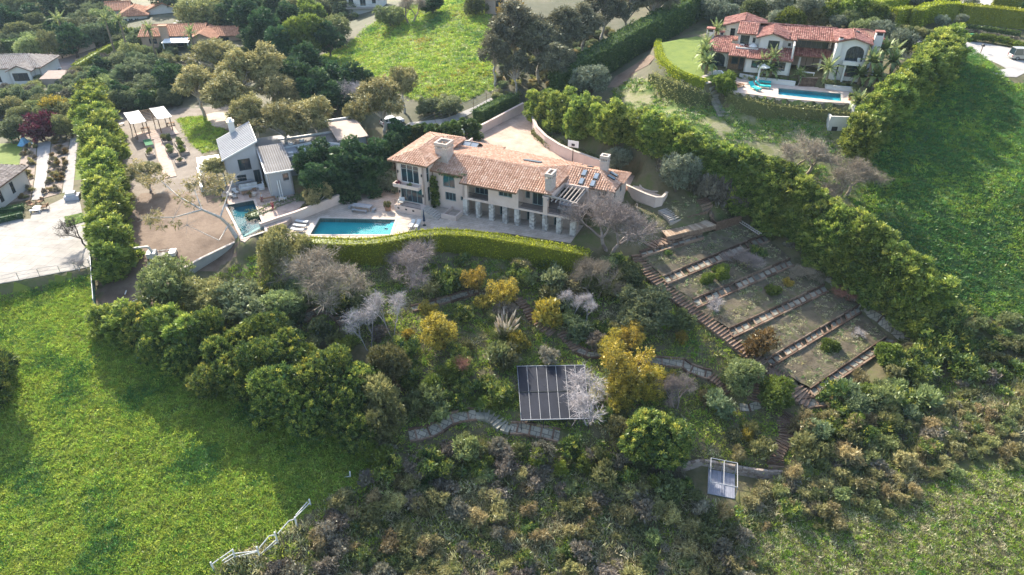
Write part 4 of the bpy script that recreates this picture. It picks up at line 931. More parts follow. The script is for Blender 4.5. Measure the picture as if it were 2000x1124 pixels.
# left wing with the arched opening, timber bay, long lower front
facade(M_, (-7.2,2.2), (-3.1,2.2), zb, 17.0, WHITE, [(.9,3.7,zb+.05,16.6,('arch',3,1,FD))]); facade(M_, (-7.2,9), (-7.2,2.2), zb, 17, WHITE)
facade(M_, (-3.1,1.0), (.1,1.0), zb, 17.0, WOODB, [(.8,2.0,15.1,16.4,('w',1,1,FD)), (2.2,3.0,zb+.05,16.5,('d',1,1,FD))]); facade(M_, (-3.1,2.2), (-3.1,1.0), zb, 17, WHITE)
facade(M_, (.1,0), (8.0,0), zb, 16.9, WHITE, [(1.2,2.9,15.0,16.3,('w',2,1,FD)), (4.6,7.0,14.9,16.4,('w',2,1,FD))]); facade(M_, (.1,1.0), (.1,0), zb, 17, WHITE); facade(M_, (8.0,0), (8.0,7.5), zb, 19.4, WHITE)
# upper storey
facade(M_, (-1.9,4.2), (1.8,4.2), 16.9, 20.0, WHITE, [(.4,2.0,17.3,19.6,('d',2,2,FD)), (2.6,3.1,18.4,19.3,('w',1,1,FD))]); facade(M_, (-1.9,9), (-1.9,4.2), 16.9, 20, WHITE)
MB().box(-2.0,2.0,2.3,4.2,16.7,17.2).box(-2.0,2.0,2.3,2.5,17.2,17.85).box(-2.0,-1.8,2.5,4.2,17.2,17.85).build('roof_terrace', WHITE, M_)
facade(M_, (1.8,3.0), (6.2,3.0), 16.9, 19.7, WHITE, [(1.7,3.6,17.5,19.3,('w',3,2,FD))]); gable(M_, (1.8,3.0), (6.2,3.0), 19.7, [(0,19.72),(2.2,20.5),(4.4,19.72)], WHITE)
facade(M_, (1.8,4.2), (1.8,3.0), 16.9, 19.8, WHITE); facade(M_, (6.2,3.0), (6.2,4.0), 16.9, 19.7, WHITE); facade(M_, (6.2,3.9), (8.1,3.9), 16.9, 19.6, WHITE, [(.7,1.2,18.3,18.9,('w',1,1,FD))])
# loggia and glazed gallery between the wings
facade(M_, (8.0,7.3), (14.7,7.3), zb, 16.6, ROOMW, [(.3,6.4,zb+.05,16.5,('d',5,1,FD))]); facade(M_, (8.0,6.4), (14.7,6.4), 17.6, 19.4, WOODB, [(.3,6.4,17.8,19.3,('w',7,1,FD))])
for u in (9.5,13.0): MB().box(u-.16,u+.16,4.9,5.2,zb,16.7).build('loggia_post', WHITE, M_)
for u in (8.15,10.0,11.8,14.4): MB().bar((u,5.05,16.62),(u,7.2,16.9),.14,.18).build('rafter', WOODB, M_)
# right wing
facade(M_, (14.7,0), (19.7,0), zb, 20.6, WHITE, [(1.7,4.5,17.6,20.1,('arch',4,2,FD)), (.5,1.1,14.8,16.9,('w',1,2,FD)), (2.0,4.4,14.9,17.0,('w',4,3,FD))]); gable(M_, (14.7,0), (19.7,0), 20.6, [(0,20.62),(2.5,21.3),(5.0,20.62)], WHITE)
facade(M_, (14.7,12), (14.7,0), zb, 20.4, WHITE, [(8,8.6,18,19,('w',1,1,FD))]); facade(M_, (19.7,0), (19.7,12), zb, 20.6, WHITE, [(2,4,18,20,('w',2,2,FD))])
MB().box(16.2,19.6,-1.1,-.02,17.1,17.3).box(16.2,19.6,-1.1,-.95,17.3,17.75).box(16.2,16.35,-.95,-.02,17.3,17.75).build('balcony', WHITE, M_)
MB().box(16.55,16.85,-.9,-.02,zb,17.1).build('buttress', WHITE, M_)
c = MB(); c.add([(14.2,-.6,zb),(15.5,-.6,zb),(15.5,.6,zb),(14.2,.6,zb),(14.75,-.3,21.2),(15.4,-.3,21.2),(15.4,.5,21.2),(14.75,.5,21.2)], [(0,3,2,1),(4,5,6,7),(0,1,5,4),(1,2,6,5),(2,3,7,6),(3,0,4,7)])
c = c.build('chimney', WHITE, M_); MB().box(14.7,15.45,-.35,.55,21.35,21.55).build('chimney_cap', TILER, c); MB().box(14.85,15.3,-.2,.4,21.2,21.36).build('flue', IRON, c)
def wchim(u, v, z0, z1, s=.55):
    c = MB().box(u-s,u+s,v-s,v+s,z0,z1).build('chimney', WHITE, M_); MB().box(u-s*.7,u+s*.7,v-s*1.02,v+s*.7,z1,z1+.45).build('flue', IRON, c)
    for k in (-1,1): MB().box(u+k*s*.8-.1,u+k*s*.8+.1,v-s,v+s,z1,z1+.45).build('chimney_pier', WHITE, c)
    MB().box(u-s-.1,u+s+.1,v-s-.1,v+s+.1,z1+.45,z1+.65).build('chimney_cap', TILER, c)
wchim(21.3, 4.0, 13.8, 21.4, .65); wchim(-7.3, 8.8, 15, 18.9, .7); wchim(-5.2, 9.5, 15, 18.3, .4)
# rear block
facade(M_, (-4.9,13.2), (1.8,13.2), 15, 19.4, WHITE, [(1.0,1.9,17.2,18.8,('w',2,3,FD))]); gable(M_, (-4.9,13.2), (1.8,13.2), 19.4, [(0,19.42),(3.35,20.3),(6.7,19.42)], WHITE); facade(M_, (-4.9,20), (-4.9,13.2), 15, 19.4, WHITE)
MB().box(-4.9,1.8,13.5,20,15,19.3).box(14.9,19.5,3,12,zb,20.2).box(-1.7,8,8,12,16,19.3).build('wall', WHITE, M_)
T_ = TILER
roof(M_, [
 ([(-7.6,1.3,16.95), (-2.9,1.3,16.95), (-2.9,6.5,18.1), (-6.0,6.5,18.1)], (1,0)), ([(-7.6,9.5,16.95), (-7.6,1.3,16.95), (-6.0,6.5,18.1), (-6.0,9.5,18.1)], (0,1)), ([(-6,6.5,18.1),(-2,6.5,18.1),(-2,9.5,18.1),(-6,9.5,18.1)],(1,0)),
 ([(-2.9,-.3,16.85), (.3,-.3,16.85), (.3,4.1,17.95), (-2.9,4.1,17.95)], (1,0)), ([(.3,-.8,16.8), (8.2,-.8,16.8), (8.2,3.9,17.95), (.3,3.9,17.95)], (1,0)),
 ([(-2.2,3.6,19.95), (1.5,3.6,19.95), (1.5,8.6,21.05), (-2.2,8.6,21.05)], (1,0)),
 ([(1.3,2.5,19.65), (4.0,2.5,20.62), (4.0,9,20.95), (1.3,9,20.3)], (0,1)), ([(4.0,2.5,20.62), (6.7,2.5,19.65), (6.7,9,20.3), (4.0,9,20.95)], (0,1)),
 ([(6.1,3.4,19.55), (8.4,3.4,19.55), (8.4,5,19.95), (6.1,5,19.95)], (1,0)),
 ([(5.2,4.8,19.5), (14.9,4.8,19.5), (14.9,9.2,20.9), (4.0,9.2,20.9)], (1,0)), ([(14.9,14,19.6), (-2.2,14,19.6), (-2.2,8.9,21.0), (14.9,9.2,20.9)], (1,0)),
 ([(8.0,4.2,16.75), (14.7,4.2,16.75), (14.7,6.4,17.6), (8.0,6.4,17.6)], (1,0)),
 ([(14.2,-.5,20.55), (17.2,-.5,21.4), (17.2,6.5,21.5), (14.2,9.5,20.55)], (0,1)), ([(17.2,-.5,21.4), (20.2,-.5,20.55), (20.2,3.5,20.55), (17.2,6.5,21.5)], (0,1)),
 ([(20.2,3.5,20.55), (22.6,3.5,20.1), (22.6,11,20.1), (19.6,8.4,21.2), (17.2,6.5,21.5)], (1,0)), ([(22.6,11.5,20.1), (14.2,11.5,20.3), (14.2,9.5,20.55), (17.2,6.5,21.5), (19.6,8.4,21.2)], (1,0)),
 ([(-5.4,12.7,19.3), (-1.55,12.7,20.45), (-1.55,18,20.9), (-5.4,18,19.7)], (0,1)), ([(-1.55,12.7,20.45), (2.4,12.7,19.3), (2.4,18,19.7), (-1.55,18,20.9)], (0,1)), ([(2.4,18,19.7),(2.4,20.5,19),(-5.4,20.5,19),(-5.4,18,19.7),(-1.55,18,20.9)],(1,0)),
], SLABM, T_, tw=.36, tl=.5, th=.13, seed=3, caps=[((4,2.5,20.62),(4,9,20.95)), ((17.2,-.5,21.4),(17.2,6.5,21.5)), ((-1.55,12.7,20.45),(-1.55,18,20.9)), ((-2.2,8.7,21.05),(14.9,9.2,20.95)), ((-6,6.5,18.1),(-7.6,1.3,16.95)), ((17.2,6.5,21.5),(19.6,8.4,21.2)), ((19.6,8.4,21.2),(22.6,11,20.1))])
for z, a, b in ((16.78,(-2.9,-.35),(.3,-.35)), (16.72,(.3,-.86),(8.2,-.86)), (19.42,(5.2,4.74),(14.9,4.74)), (16.67,(8,4.14),(14.7,4.14))): MB().bar((*a,z),(*b,z),.1,.12).build('gutter', WOODB, M_)
MB().box(1.9,14.6,7.4,13.5,zb,19.3).build('wall', ROOMW, M_)
for u in (17.9,): MB().box(u-.3,u+.3,4.6,5.2,21.2,21.55).build('roof_vent', IRON, M_)

# ------------------------------------------------------------------ houses farther off
def block(root, u0, u1, v0, v1, z0, ze, zr, wall, slabm, tile, axis='u', hip=0.0, ov=.5, holes=(), tw=.5, tl=.6, seed=0):
    facade(root, (u0,v0), (u1,v0), z0, ze, wall, holes); facade(root, (u1,v0), (u1,v1), z0, ze, wall); facade(root, (u1,v1), (u0,v1), z0, ze, wall); facade(root, (u0,v1), (u0,v0), z0, ze, wall)
    a, b, c, d = u0-ov, u1+ov, v0-ov, v1+ov
    if axis == 'u':
        m_ = (c+d)/2; r0, r1 = (a+hip, m_, zr), (b-hip, m_, zr)
        F = [([(a,c,ze),(b,c,ze),r1,r0],(1,0)), ([(b,d,ze),(a,d,ze),r0,r1],(1,0))]
        if hip: F += [([(b,c,ze),(b,d,ze),r1],(0,1)), ([(a,d,ze),(a,c,ze),r0],(0,1))]
        else: gable(root,(u1,v0),(u1,v1),ze,[(0,ze+.02),((v1-v0)/2,zr-.2),(v1-v0,ze+.02)],wall); gable(root,(u0,v1),(u0,v0),ze,[(0,ze+.02),((v1-v0)/2,zr-.2),(v1-v0,ze+.02)],wall)
    else:
        m_ = (a+b)/2; r0, r1 = (m_, c+hip, zr), (m_, d-hip, zr)
        F = [([(b,c,ze),(b,d,ze),r1,r0],(0,1)), ([(a,d,ze),(a,c,ze),r0,r1],(0,1))]
        if hip: F += [([(a,c,ze),(b,c,ze),r0],(1,0)), ([(b,d,ze),(a,d,ze),r1],(1,0))]
        else: gable(root,(u0,v0),(u1,v0),ze,[(0,ze+.02),((u1-u0)/2,zr-.2),(u1-u0,ze+.02)],wall); gable(root,(u1,v1),(u0,v1),ze,[(0,ze+.02),((u1-u0)/2,zr-.2),(u1-u0,ze+.02)],wall)
    roof(root, F, slabm, tile, tw, tl, .14, caps=[(r0,r1)], seed=seed)
L1 = thing('tiled_bungalow', 'bungalow with a weathered grey tile roof at the left edge', 'house', (-130.46,174.24,0), R(7.5))
block(L1, -22, 10, 1.2, 12, -3, 1.3, 3.4, WHITE, SLABM, TILEG, 'u', 5, .6, [(16,18,-1.6,.4,('w',2,1,FD)), (19.5,22,-2.2,.4,('d',2,1,FD))], seed=5)
block(L1, 3.4, 8.6, -.9, 5, -3, 1.0, 2.4, WHITE, SLABM, TILEG, 'v', 0, .5, [(.7,4.4,-1.5,.5,('w',3,1,FD))], seed=6)
SH = thing('garden_shed', 'small shed with a flat brown roof below the bungalow', 'shed', (*P(108,168,-2.6)[:2], -2.8), R(4))
MB().box(-2.3,2.3,-1.2,3.6,0,2.2).build('wall', ROOMW, SH); MB().add([(-2.6,-1.4,2.2),(2.6,-1.4,2.2),(2.6,3.9,2.9),(-2.6,3.9,2.9),(-2.6,-1.4,2.35),(2.6,-1.4,2.35),(2.6,3.9,3.05),(-2.6,3.9,3.05)], [(0,3,2,1),(4,5,6,7),(0,1,5,4),(1,2,6,5),(2,3,7,6),(3,0,4,7)]).build('roof', surf('brown_felt', [(.26,.19,.16),(.34,.26,.22)], 1), SH)
L2 = thing('orange_roof_house', 'long low house with a bright orange tile roof and a front gable', 'house', (-104.91,199.8,0), R(5.8))
STU2 = surf('tan_stucco', [(.34,.24,.17),(.44,.32,.24)], .6, bump=.1)
block(L2, 2.8, 19, -6.6, 3, 2, 5.0, 7.0, STU2, SLABM, TILEO, 'u', 0, .6, [(9,12,2.2,4.4,('d',3,1,FD)), (2,4,3,4.4,('w',2,1,FD))], seed=7)
block(L2, 17, 23, -11, -1, 1.6, 4.7, 6.4, STU2, SLABM, TILEO, 'v', 0, .7, [(1.5,4.5,2.4,4.2,('w',3,1,FD))], seed=8)
block(L2, 22, 31, -6.5, 1, 2.4, 4.7, 6.3, STU2, SLABM, TILEO, 'u', 0, .5, [(2,4,3,4.3,('w',2,1,FD))], seed=9)
c = MB().box(8.6,10.6,-7.9,-6.9,2,7.6).build('chimney', STU2, L2); MB().box(8.4,10.8,-8.1,-6.7,7.6,8.0).build('chimney_cap', TILEO, c)
roof(L2, [([(9.5,-11,4.2),(16.5,-11,4.2),(16.5,-7,4.7),(9.5,-7,4.7)],(1,0))], FRAMEW, None, name='patio_cover')
for u in (9.8,16.2): MB().box(u-.1,u+.1,-10.9,-10.7,1.6,4.2).build('patio_post', FRAMEW, L2)
L3 = thing('pink_roof_house', 'house with faded pink tile roofs among palms at the top left', 'house', (-124.1,227.51,0), R(15.5))
block(L3, .5, 8.6, -3.4, 7, 0, 4.0, 6.0, WHITE, SLABM, TILEO, 'v', 3, .6, [(.9,2.2,1.0,3.2,('d',2,2,FRAMEW)), (2.6,3.9,1.0,3.2,('d',2,2,FRAMEW)), (4.3,5.6,1.0,3.2,('d',2,2,FRAMEW))], seed=10)
block(L3, 7.5, 19, 0, 10, 0, 4.2, 6.6, WHITE, SLABM, TILEO, 'v', 0, .7, [(3,6,1.5,3.2,('w',3,1,FD))], seed=11)
block(L3, -5, 2, 6, 13, 0, 4.2, 6.2, WHITE, SLABM, TILEO, 'u', 0, .5, seed=12)
q = P(713,30,6.2)
L4 = thing('white_block_house', 'plain white house with a railed balcony at the top edge', 'house', (q[0], q[1], 0), R(4))
facade(L4, (-5,0), (4.6,0), 3, 14, WHITE, [(.6,2.0,9.2,11.4,('w',1,1,FRAMEG)), (3.9,5.6,8.8,11.4,('d',2,1,FRAMEG)), (7.4,8.6,9.4,11.2,('w',1,1,FRAMEG))]); facade(L4, (4.6,0), (6.2,6), 3, 14, WHITE, [(2,3,10,11.4,('w',1,1,FD))]); facade(L4, (6.2,6), (-5,6), 3, 14, WHITE); facade(L4, (-5,6), (-5,0), 3, 14, WHITE)
MB().box(-5.2,4.6,-1.4,-.02,8.2,8.5).build('balcony', WOODG, L4); railing(L4, [(-5.1,-1.3),(4.5,-1.3)], 8.5, 1.0, WOODG, .3)
roof(L4, [([(-5.4,-.5,14),(5,-.5,14),(6.6,6.4,14.6),(-5.4,6.4,14.6)],(1,0))], FLATR, None)
q = at(1702,0)
q = P(957,25,12.5)
L5 = thing('garden_hut', 'small flat-roofed concrete hut with a dark doorway at the top of the meadow', 'hut', (q[0], q[1], q[2]-1), R(-12))
facade(L5, (-1.3,0), (1.3,0), 0, 4.2, ROOMW); facade(L5, (1.3,0), (3.4,1.6), 0, 4.2, ROOMW, [(.2,2.3,.9,3.9,('d',1,1,FD))]); facade(L5, (3.4,1.6), (1,4), 0, 4.2, ROOMW); facade(L5, (1,4), (-1.3,0), 0, 4.2, ROOMW)
MB().prism([(-2.0,-.7),(1.6,-.6),(4.2,1.6),(1.1,4.8)], 4.2, 4.6).build('roof', FRAMEW, L5)
q = at(-5, 395)
L6 = thing('corner_house', 'white house with dark shutters cut off by the left edge', 'house', (*P(3,408,-1.2)[:2], -1.3), R(3))
facade(L6, (0,-4), (0,9), 0, 3.6, WHITE, [(2,3,.8,2.8,('w',1,2,FD)), (4.6,5.6,.8,2.8,('w',1,2,FD)), (8,9,.8,2.8,('w',1,2,FD))]); facade(L6, (-12,-4), (0,-4), 0, 3.6, WHITE); facade(L6, (0,9), (-12,9), 0, 3.6, WHITE); facade(L6, (-12,9), (-12,-4), 0, 3.6, WHITE)
roof(L6, [([(.6,-4.6,3.5),(.6,9.6,3.5),(-5.7,6,5.6),(-5.7,-1,5.6)],(0,1)), ([(-12.6,9.6,3.5),(-12.6,-4.6,3.5),(-5.7,-1,5.6),(-5.7,6,5.6)],(0,1)), ([(-12.6,-4.6,3.5),(.6,-4.6,3.5),(-5.7,-1,5.6)],(1,0)), ([(.6,9.6,3.5),(-12.6,9.6,3.5),(-5.7,6,5.6)],(1,0))], SLABM, TILEG, .36, .5)
# ------------------------------------------------------------------ paving, pools, roads
WTERR = paved('white_concrete', (.31,.295,.28), (.345,.33,.31), (.225,.21,.20), 2.4, 2.4, .15, .04)
ASPH = surf('pale_asphalt', [(.30,.28,.26), (.38,.36,.34), (.44,.42,.39)], .4, bump=.15, detail=8)
BRICKP = surf('brick_path', [(.32,.23,.19), (.42,.32,.27), (.47,.37,.31)], 1.2, bump=.3)
TIMBER = surf('railway_sleeper', [(.10,.06,.04), (.18,.115,.08), (.27,.19,.135)], 3, bump=.4, tint=.55)
SLABS = surf('path_slab', [(.15,.14,.11), (.23,.215,.17), (.30,.285,.23)], 2, bump=.3, tint=.5)
TSOIL = surf('terrace_soil', [(.055,.043,.026), (.09,.072,.047), (.13,.105,.07), (.085,.085,.035), (.11,.088,.058)], .5, bump=.9, detail=10, bscale=5)
PATHM = paved('path_paving', (.30,.27,.21), (.40,.36,.29), (.16,.14,.11), .9, .6, .3, .05)
W_TEAL = water('pool_water', (.72,.97,.98)); W_DEEP = water('dark_pool_water', (.55,.85,.9))
TILET = surf('teal_pool_tile', [(.012,.24,.265), (.025,.29,.31)], .6, bump=0); TILED = surf('dark_pool_tile', [(.01,.085,.11), (.02,.11,.14)], .6, bump=0); TILEL = surf('blue_pool_tile', [(.03,.33,.40), (.05,.40,.46)], .6, bump=0)
def pool(name, label, poly, z, wmat, tmat, dp=.6, cope=.35):
    t = thing(name, label, 'pool', (0,0,0)); c = np.mean(np.array(poly), 0)
    a = sum(poly[i][0]*poly[(i+1)%4][1]-poly[(i+1)%4][0]*poly[i][1] for i in range(4)); q = poly if a > 0 else poly[::-1]; n = len(q)
    m = MB().quad(*[(p[0],p[1],z-dp) for p in q])
    for i in range(n): p, r = q[i], q[(i+1)%n]; m.quad((p[0],p[1],z+.02),(r[0],r[1],z+.02),(r[0],r[1],z-dp),(p[0],p[1],z-dp))
    m.build('basin', tmat, t); MB().quad(*[(p[0],p[1],z-.10) for p in q]).build('water', wmat, t)
    k = MB()
    for i in range(n):
        p = Vector((*q[i],z+.045)); r = Vector((*q[(i+1)%n],z+.045)); d = (r-p).normalized(); o = Vector((d.y,-d.x,0))
        k.frame((p+r)/2+o*cope/2, d*((r-p).length/2+(cope if i % 2 else 0)), o*cope/2, (0,0,.045))
    k.build('coping', CAPSTONE, t); return t
PV = [tuple(P(*a,0)[:2]) for a in ((625,427),(772,430),(762,459),(606,459))]
pool('swimming_pool', 'wide turquoise pool on the stone terrace left of the pink villa', PV, 0, W_TEAL, TILET)
m = MB()
pv = np.array(PV); MB().prism([tuple(pv[1]), tuple(pv[2]), tuple(pv[2]*.94+pv[3]*.06), tuple(pv[1]*.94+pv[0]*.06)], -.6, -.28).build('pool_step', TILEL, [o for o in COL.objects if o.name == 'swimming_pool'][0])
MB().prism([tuple(pv[1]*.9+pv[2]*.1), tuple(pv[1]*.6+pv[2]*.4), tuple(pv[1]*.50+pv[2]*.38+pv[0]*.1+pv[3]*.02), tuple(pv[1]*.8+pv[2]*.1+pv[0]*.1)], -.6, -.42).build('pool_step', TILEL, [o for o in COL.objects if o.name == 'swimming_pool'][0])
slab('pool_terrace', PAD_POOL, 0, DECKP, .6, [PV])
pool('narrow_pool', 'narrow dark blue pool in front of the grey house', POOL_GREY, 1.0, W_DEEP, TILED)
slab('grey_house_patio', PATIO_GREY, 1.0, BRICKP, .8, [POOL_GREY])
PL = px([(1520,173),(1642,184),(1643,199),(1520,186)], 13.0)
pool('lap_pool', 'long narrow lap pool below the white villa', PL, 13.0, W_TEAL, TILEL)
slab('lap_pool_deck', PAD_VDECK, 13.0, surf('pink_paving', [(.44,.33,.27),(.54,.42,.35),(.60,.48,.41)], .6, bump=.2), 2.4, [PL])
slab('driveway_court', PAD_COURT, 3.0, COURTP, .4)
slab('white_terrace', PAD_WHITE, -1.2, WTERR, .6)
dr = lambda n, pts, m, dz=.07, st=1.0: drape(n, [tuple(p[:2]) for p in atp(pts)], m, dz, st)
dr('road', [(1872,80),(1915,84),(1960,92),(2010,100),(2090,108),(2090,148),(2005,142),(1985,152),(1950,150),(1935,142),(1965,135),(1940,122),(1905,108),(1872,100)], ASPH)
dr('forecourt', [(1755,64),(1790,70),(1800,82),(1760,96),(1745,80)], ASPH); dr('upper_drive', [(1640,42),(1725,30),(1740,36),(1690,46),(1655,50)], ASPH)
dr('upper_path', [(1870,14),(1890,-6),(1945,-8),(1935,16),(1900,18)], ASPH); dr('tennis_path', [(1480,2),(1530,-4),(1545,14),(1500,12)], ASPH)
dr('dirt_track', [(1186,172),(1202,150),(1238,128),(1268,108),(1280,112),(1240,142),(1214,170)], G_DIRTM); dr('gravel_road', [(752,268),(800,240),(870,232),(930,208),(960,192),(1010,182),(1010,190),(950,206),(890,238),(800,262),(770,272)], ASPH)
dr('paved_drive', [(82,118),(150,106),(185,97),(192,106),(150,122),(140,134),(90,150),(84,140)], surf('red_paving', [(.24,.19,.18),(.33,.27,.25)], .6)); dr('side_path', [(338,46),(352,32),(358,48),(350,52)], ASPH)
dr('round_drive', [(398,226),(420,220),(452,222),(476,234),(470,244),(440,253),(415,247)], DECKP); dr('brick_walk', [(298,262),(318,260),(330,300),(345,345),(322,350),(308,310)], BRICKP, .09)
dr('pergola_floor', [(262,262),(340,248),(350,262),(272,280)], BRICKP, .12)
GP = surf('grey_path_gravel', [(.28,.26,.25),(.38,.36,.35)], 1.0, bump=.4, bscale=12); BED = surf('bed_soil', [(.17,.12,.09),(.27,.21,.17),(.34,.28,.24)], .8, bump=.6)
dr('garden_path', [(74,280),(100,276),(94,330),(84,390),(62,392),(70,340)], GP); dr('garden_path', [(138,272),(152,270),(148,320),(143,375),(122,378),(130,320)], GP)
dr('planting_bed', [(48,282),(72,281),(68,340),(60,390),(18,398),(32,350)], BED); dr('planting_bed', [(102,276),(136,273),(128,330),(120,378),(86,388),(96,330)], BED)

# ------------------------------------------------------------------ walls and fences
def wall_line(name, label, pts, h, w, mat, cap=None, cat='wall', z=None, foot=.6, capw=.08):
    """pts: world (x, y[, top z]); wall standing on the ground"""
    t = thing(name, label, cat, (0,0,0)); b = MB(); c = MB(); n = len(pts); P_ = [np.array(p[:2]) for p in pts]
    L_, R_ = [], []
    for i in range(n):
        d = P_[min(i+1,n-1)] - P_[max(i-1,0)]; d = d/np.linalg.norm(d); o = np.array([-d[1], d[0]]); L_.append((P_[i]+o*w/2)); R_.append((P_[i]-o*w/2))
    top = [(q[2] if len(q) > 2 else float(ground(q[0], q[1])) + h) for q in pts]
    bot = [min(tz_ - h, float(ground(p[0], p[1]))) - foot for p, tz_ in zip(P_, top)]
    for i in range(n-1):
        def ring(A, B, z0, z1, z2, z3, M):
            M.add([(*A[i],z0),(*B[i],z0),(*B[i+1],z1),(*A[i+1],z1),(*A[i],z2),(*B[i],z2),(*B[i+1],z3),(*A[i+1],z3)], [(0,4,7,3),(1,2,6,5),(4,5,6,7)] + ([(0,1,5,4)] if i == 0 else []) + ([(3,7,6,2)] if i == n-2 else []))
        ring(L_, R_, bot[i], bot[i+1], top[i], top[i+1], b)
        if cap:
            o = [(l-r)/np.linalg.norm(l-r)*capw for l, r in zip(L_, R_)]
            ring([l+k for l, k in zip(L_, o)], [r-k for r, k in zip(R_, o)], top[i]+.003, top[i+1]+.003, top[i]+.1, top[i+1]+.1, c)
    b.build('wall', mat, t)
    if cap: c.build('coping', cap, t)
    return t
def wz(pts, h): return [(*P(a, b, z)[:2], z + h) for a, b, z in pts]
wall_line('boundary_wall', 'pink stucco wall between the pool terrace and the grey house', wz([(511,455,0),(545,443,0),(579,432,0),(625,414,0),(664,398,0)], 1.5), 1.5, .3, STUCCO, STUCCO)
wall_line('pool_end_wall', 'low pink wall closing the end of the narrow dark pool', wz([(472,478,-.2),(511,457,-.2)], 1.0), 1, .3, STUCCO, CAPSTONE)
wall_line('block_wall', 'grey concrete wall with a pale top below the bare dirt lot', wz([(362,556,-2.6),(400,534,-2.4),(440,514,-2.2),(481,494,-2)], 2.4), 2.4, .25, surf('grey_block', [(.34,.33,.30),(.42,.41,.38)], .8, bump=.2), CAPSTONE)
wall_line('low_kerb_wall', 'short piece of pale garden wall beside the dark shrub under the dirt lot', wz([(262,602,-3),(292,587,-2.7)], 1.0), 1, .25, CAPSTONE)
wall_line('court_wall', 'pink wall along the left side of the driveway court', wz([(913,274,3),(950,255,3.1),(985,236,3.2),(1022,216,3.3)], 1.5), 1.5, .35, STUCCO, STUCCO)
wall_line('curved_retaining_wall', 'curved pink retaining wall holding the bank beside the driveway court', wz([(1040,240,3.3),(1041,252,3.2),(1048,268,3.1),(1066,287,3),(1092,304,3),(1122,318,3),(1160,332,3),(1185,340,3)], 2.0), 2.0, .35, STUCCO, CAPSTONE)
# round terrace by the right wing
SIDE_T = [(1214,366,2.9),(1240,378,2.9),(1262,388,2.9),(1280,394,2.9),(1292,394,2.9),(1302,384,2.9),(1304,372,2.9),(1296,358,2.9),(1280,350,2.9),(1258,346,2.9),(1236,346,2.9)]
sp = [tuple(P(a,b,z)[:2]) for a, b, z in SIDE_T]; flatten(sp, 2.75, .6)
slab('side_terrace', sp, 2.85, DECKP, 2.5)
wall_line('terrace_parapet', 'cream parapet wall curving round the small side terrace', [(*p, 3.6) for p in sp[:6]], .75, .25, STUCCO, CAPSTONE)
wall_line('low_garden_wall', 'low curved stone edging round the paved circle beside the villa', [(*P(a,b,2.9)[:2], 3.2) for a, b in ((1300,362),(1290,352),(1272,346),(1250,345))], .3, .3, CAPSTONE)
q = P(1275,366,2.9); t = thing('round_paving', 'pale round paved circle on the small side terrace', 'paved circle', (q[0],q[1],2.91)); m = MB()
for i in range(24): a0, a1 = 6.283*i/24, 6.283*(i+1)/24; m.add([(0,0,.06),(1.9*math.cos(a0),1.9*math.sin(a0),.06),(1.9*math.cos(a1),1.9*math.sin(a1),.06)], [(0,1,2)])
m.build('paving', SLABS, t); m = MB()
for i in range(24):
    a0 = 6.283*(i+.5)/24; d = Vector((math.cos(a0),math.sin(a0),0)); m.frame(d*2.0+Vector((0,0,.1)), d*.14, Vector((-d.y,d.x,0))*.24, (0,0,.12), random.random())
m.build('kerb_ring', CAPSTONE, t)
# villa terrace walls and steps
wall_line('deck_wall', 'long white wall between the lap pool deck and the villa planting', [(*P(a,b,13)[:2], 13.75) for a, b in ((1444,153),(1480,160),(1520,165),(1552,169))], .8, .3, WHITE, WHITE)
wall_line('curved_planter_wall', 'white curved planter wall right of the villa steps', [(*P(a,b,13)[:2], 13.7) for a, b in ((1601,160),(1604,168),(1614,174),(1635,177),(1670,180))], .8, .3, WHITE, WHITE)
wall_line('arched_terrace_wall', 'white round-topped low wall at the left end of the lap pool deck', [(*P(a,b,13)[:2], z) for a, b, z in ((1388,157,14.3),(1396,156,14.7),(1406,157,14.7),(1413,160,14.3))], 1, .35, WHITE)
wall_line('deck_end_wall', 'white wall under the right end of the lap pool deck', [(*P(a,b,11.8)[:2], 13.1) for a, b in ((1652,214),(1668,222))], 1, .3, WHITE)
m = thing('villa_steps', 'wide timber-edged steps from the lap pool deck to the white villa', 'steps', (0,0,0))
a0, b0, a1, b1 = P(1558,169,13), P(1604,170,13), P(1565,153,14.2), P(1597,154,14.2)
for k in range(8):
    f = (k+.5)/8; l = a0*(1-f)+a1*f; r = b0*(1-f)+b1*f; l[2] = r[2] = 13+1.2*(k+.5)/8; MB().bar(l, r, .55, .34, t=.4+.1*(k%2)).build('step', BRICKP, m); MB().bar(l+np.array([0,-.24,.03]), r+np.array([0,-.24,.03]), .12, .34, t=.2).build('riser', TIMBER, m)

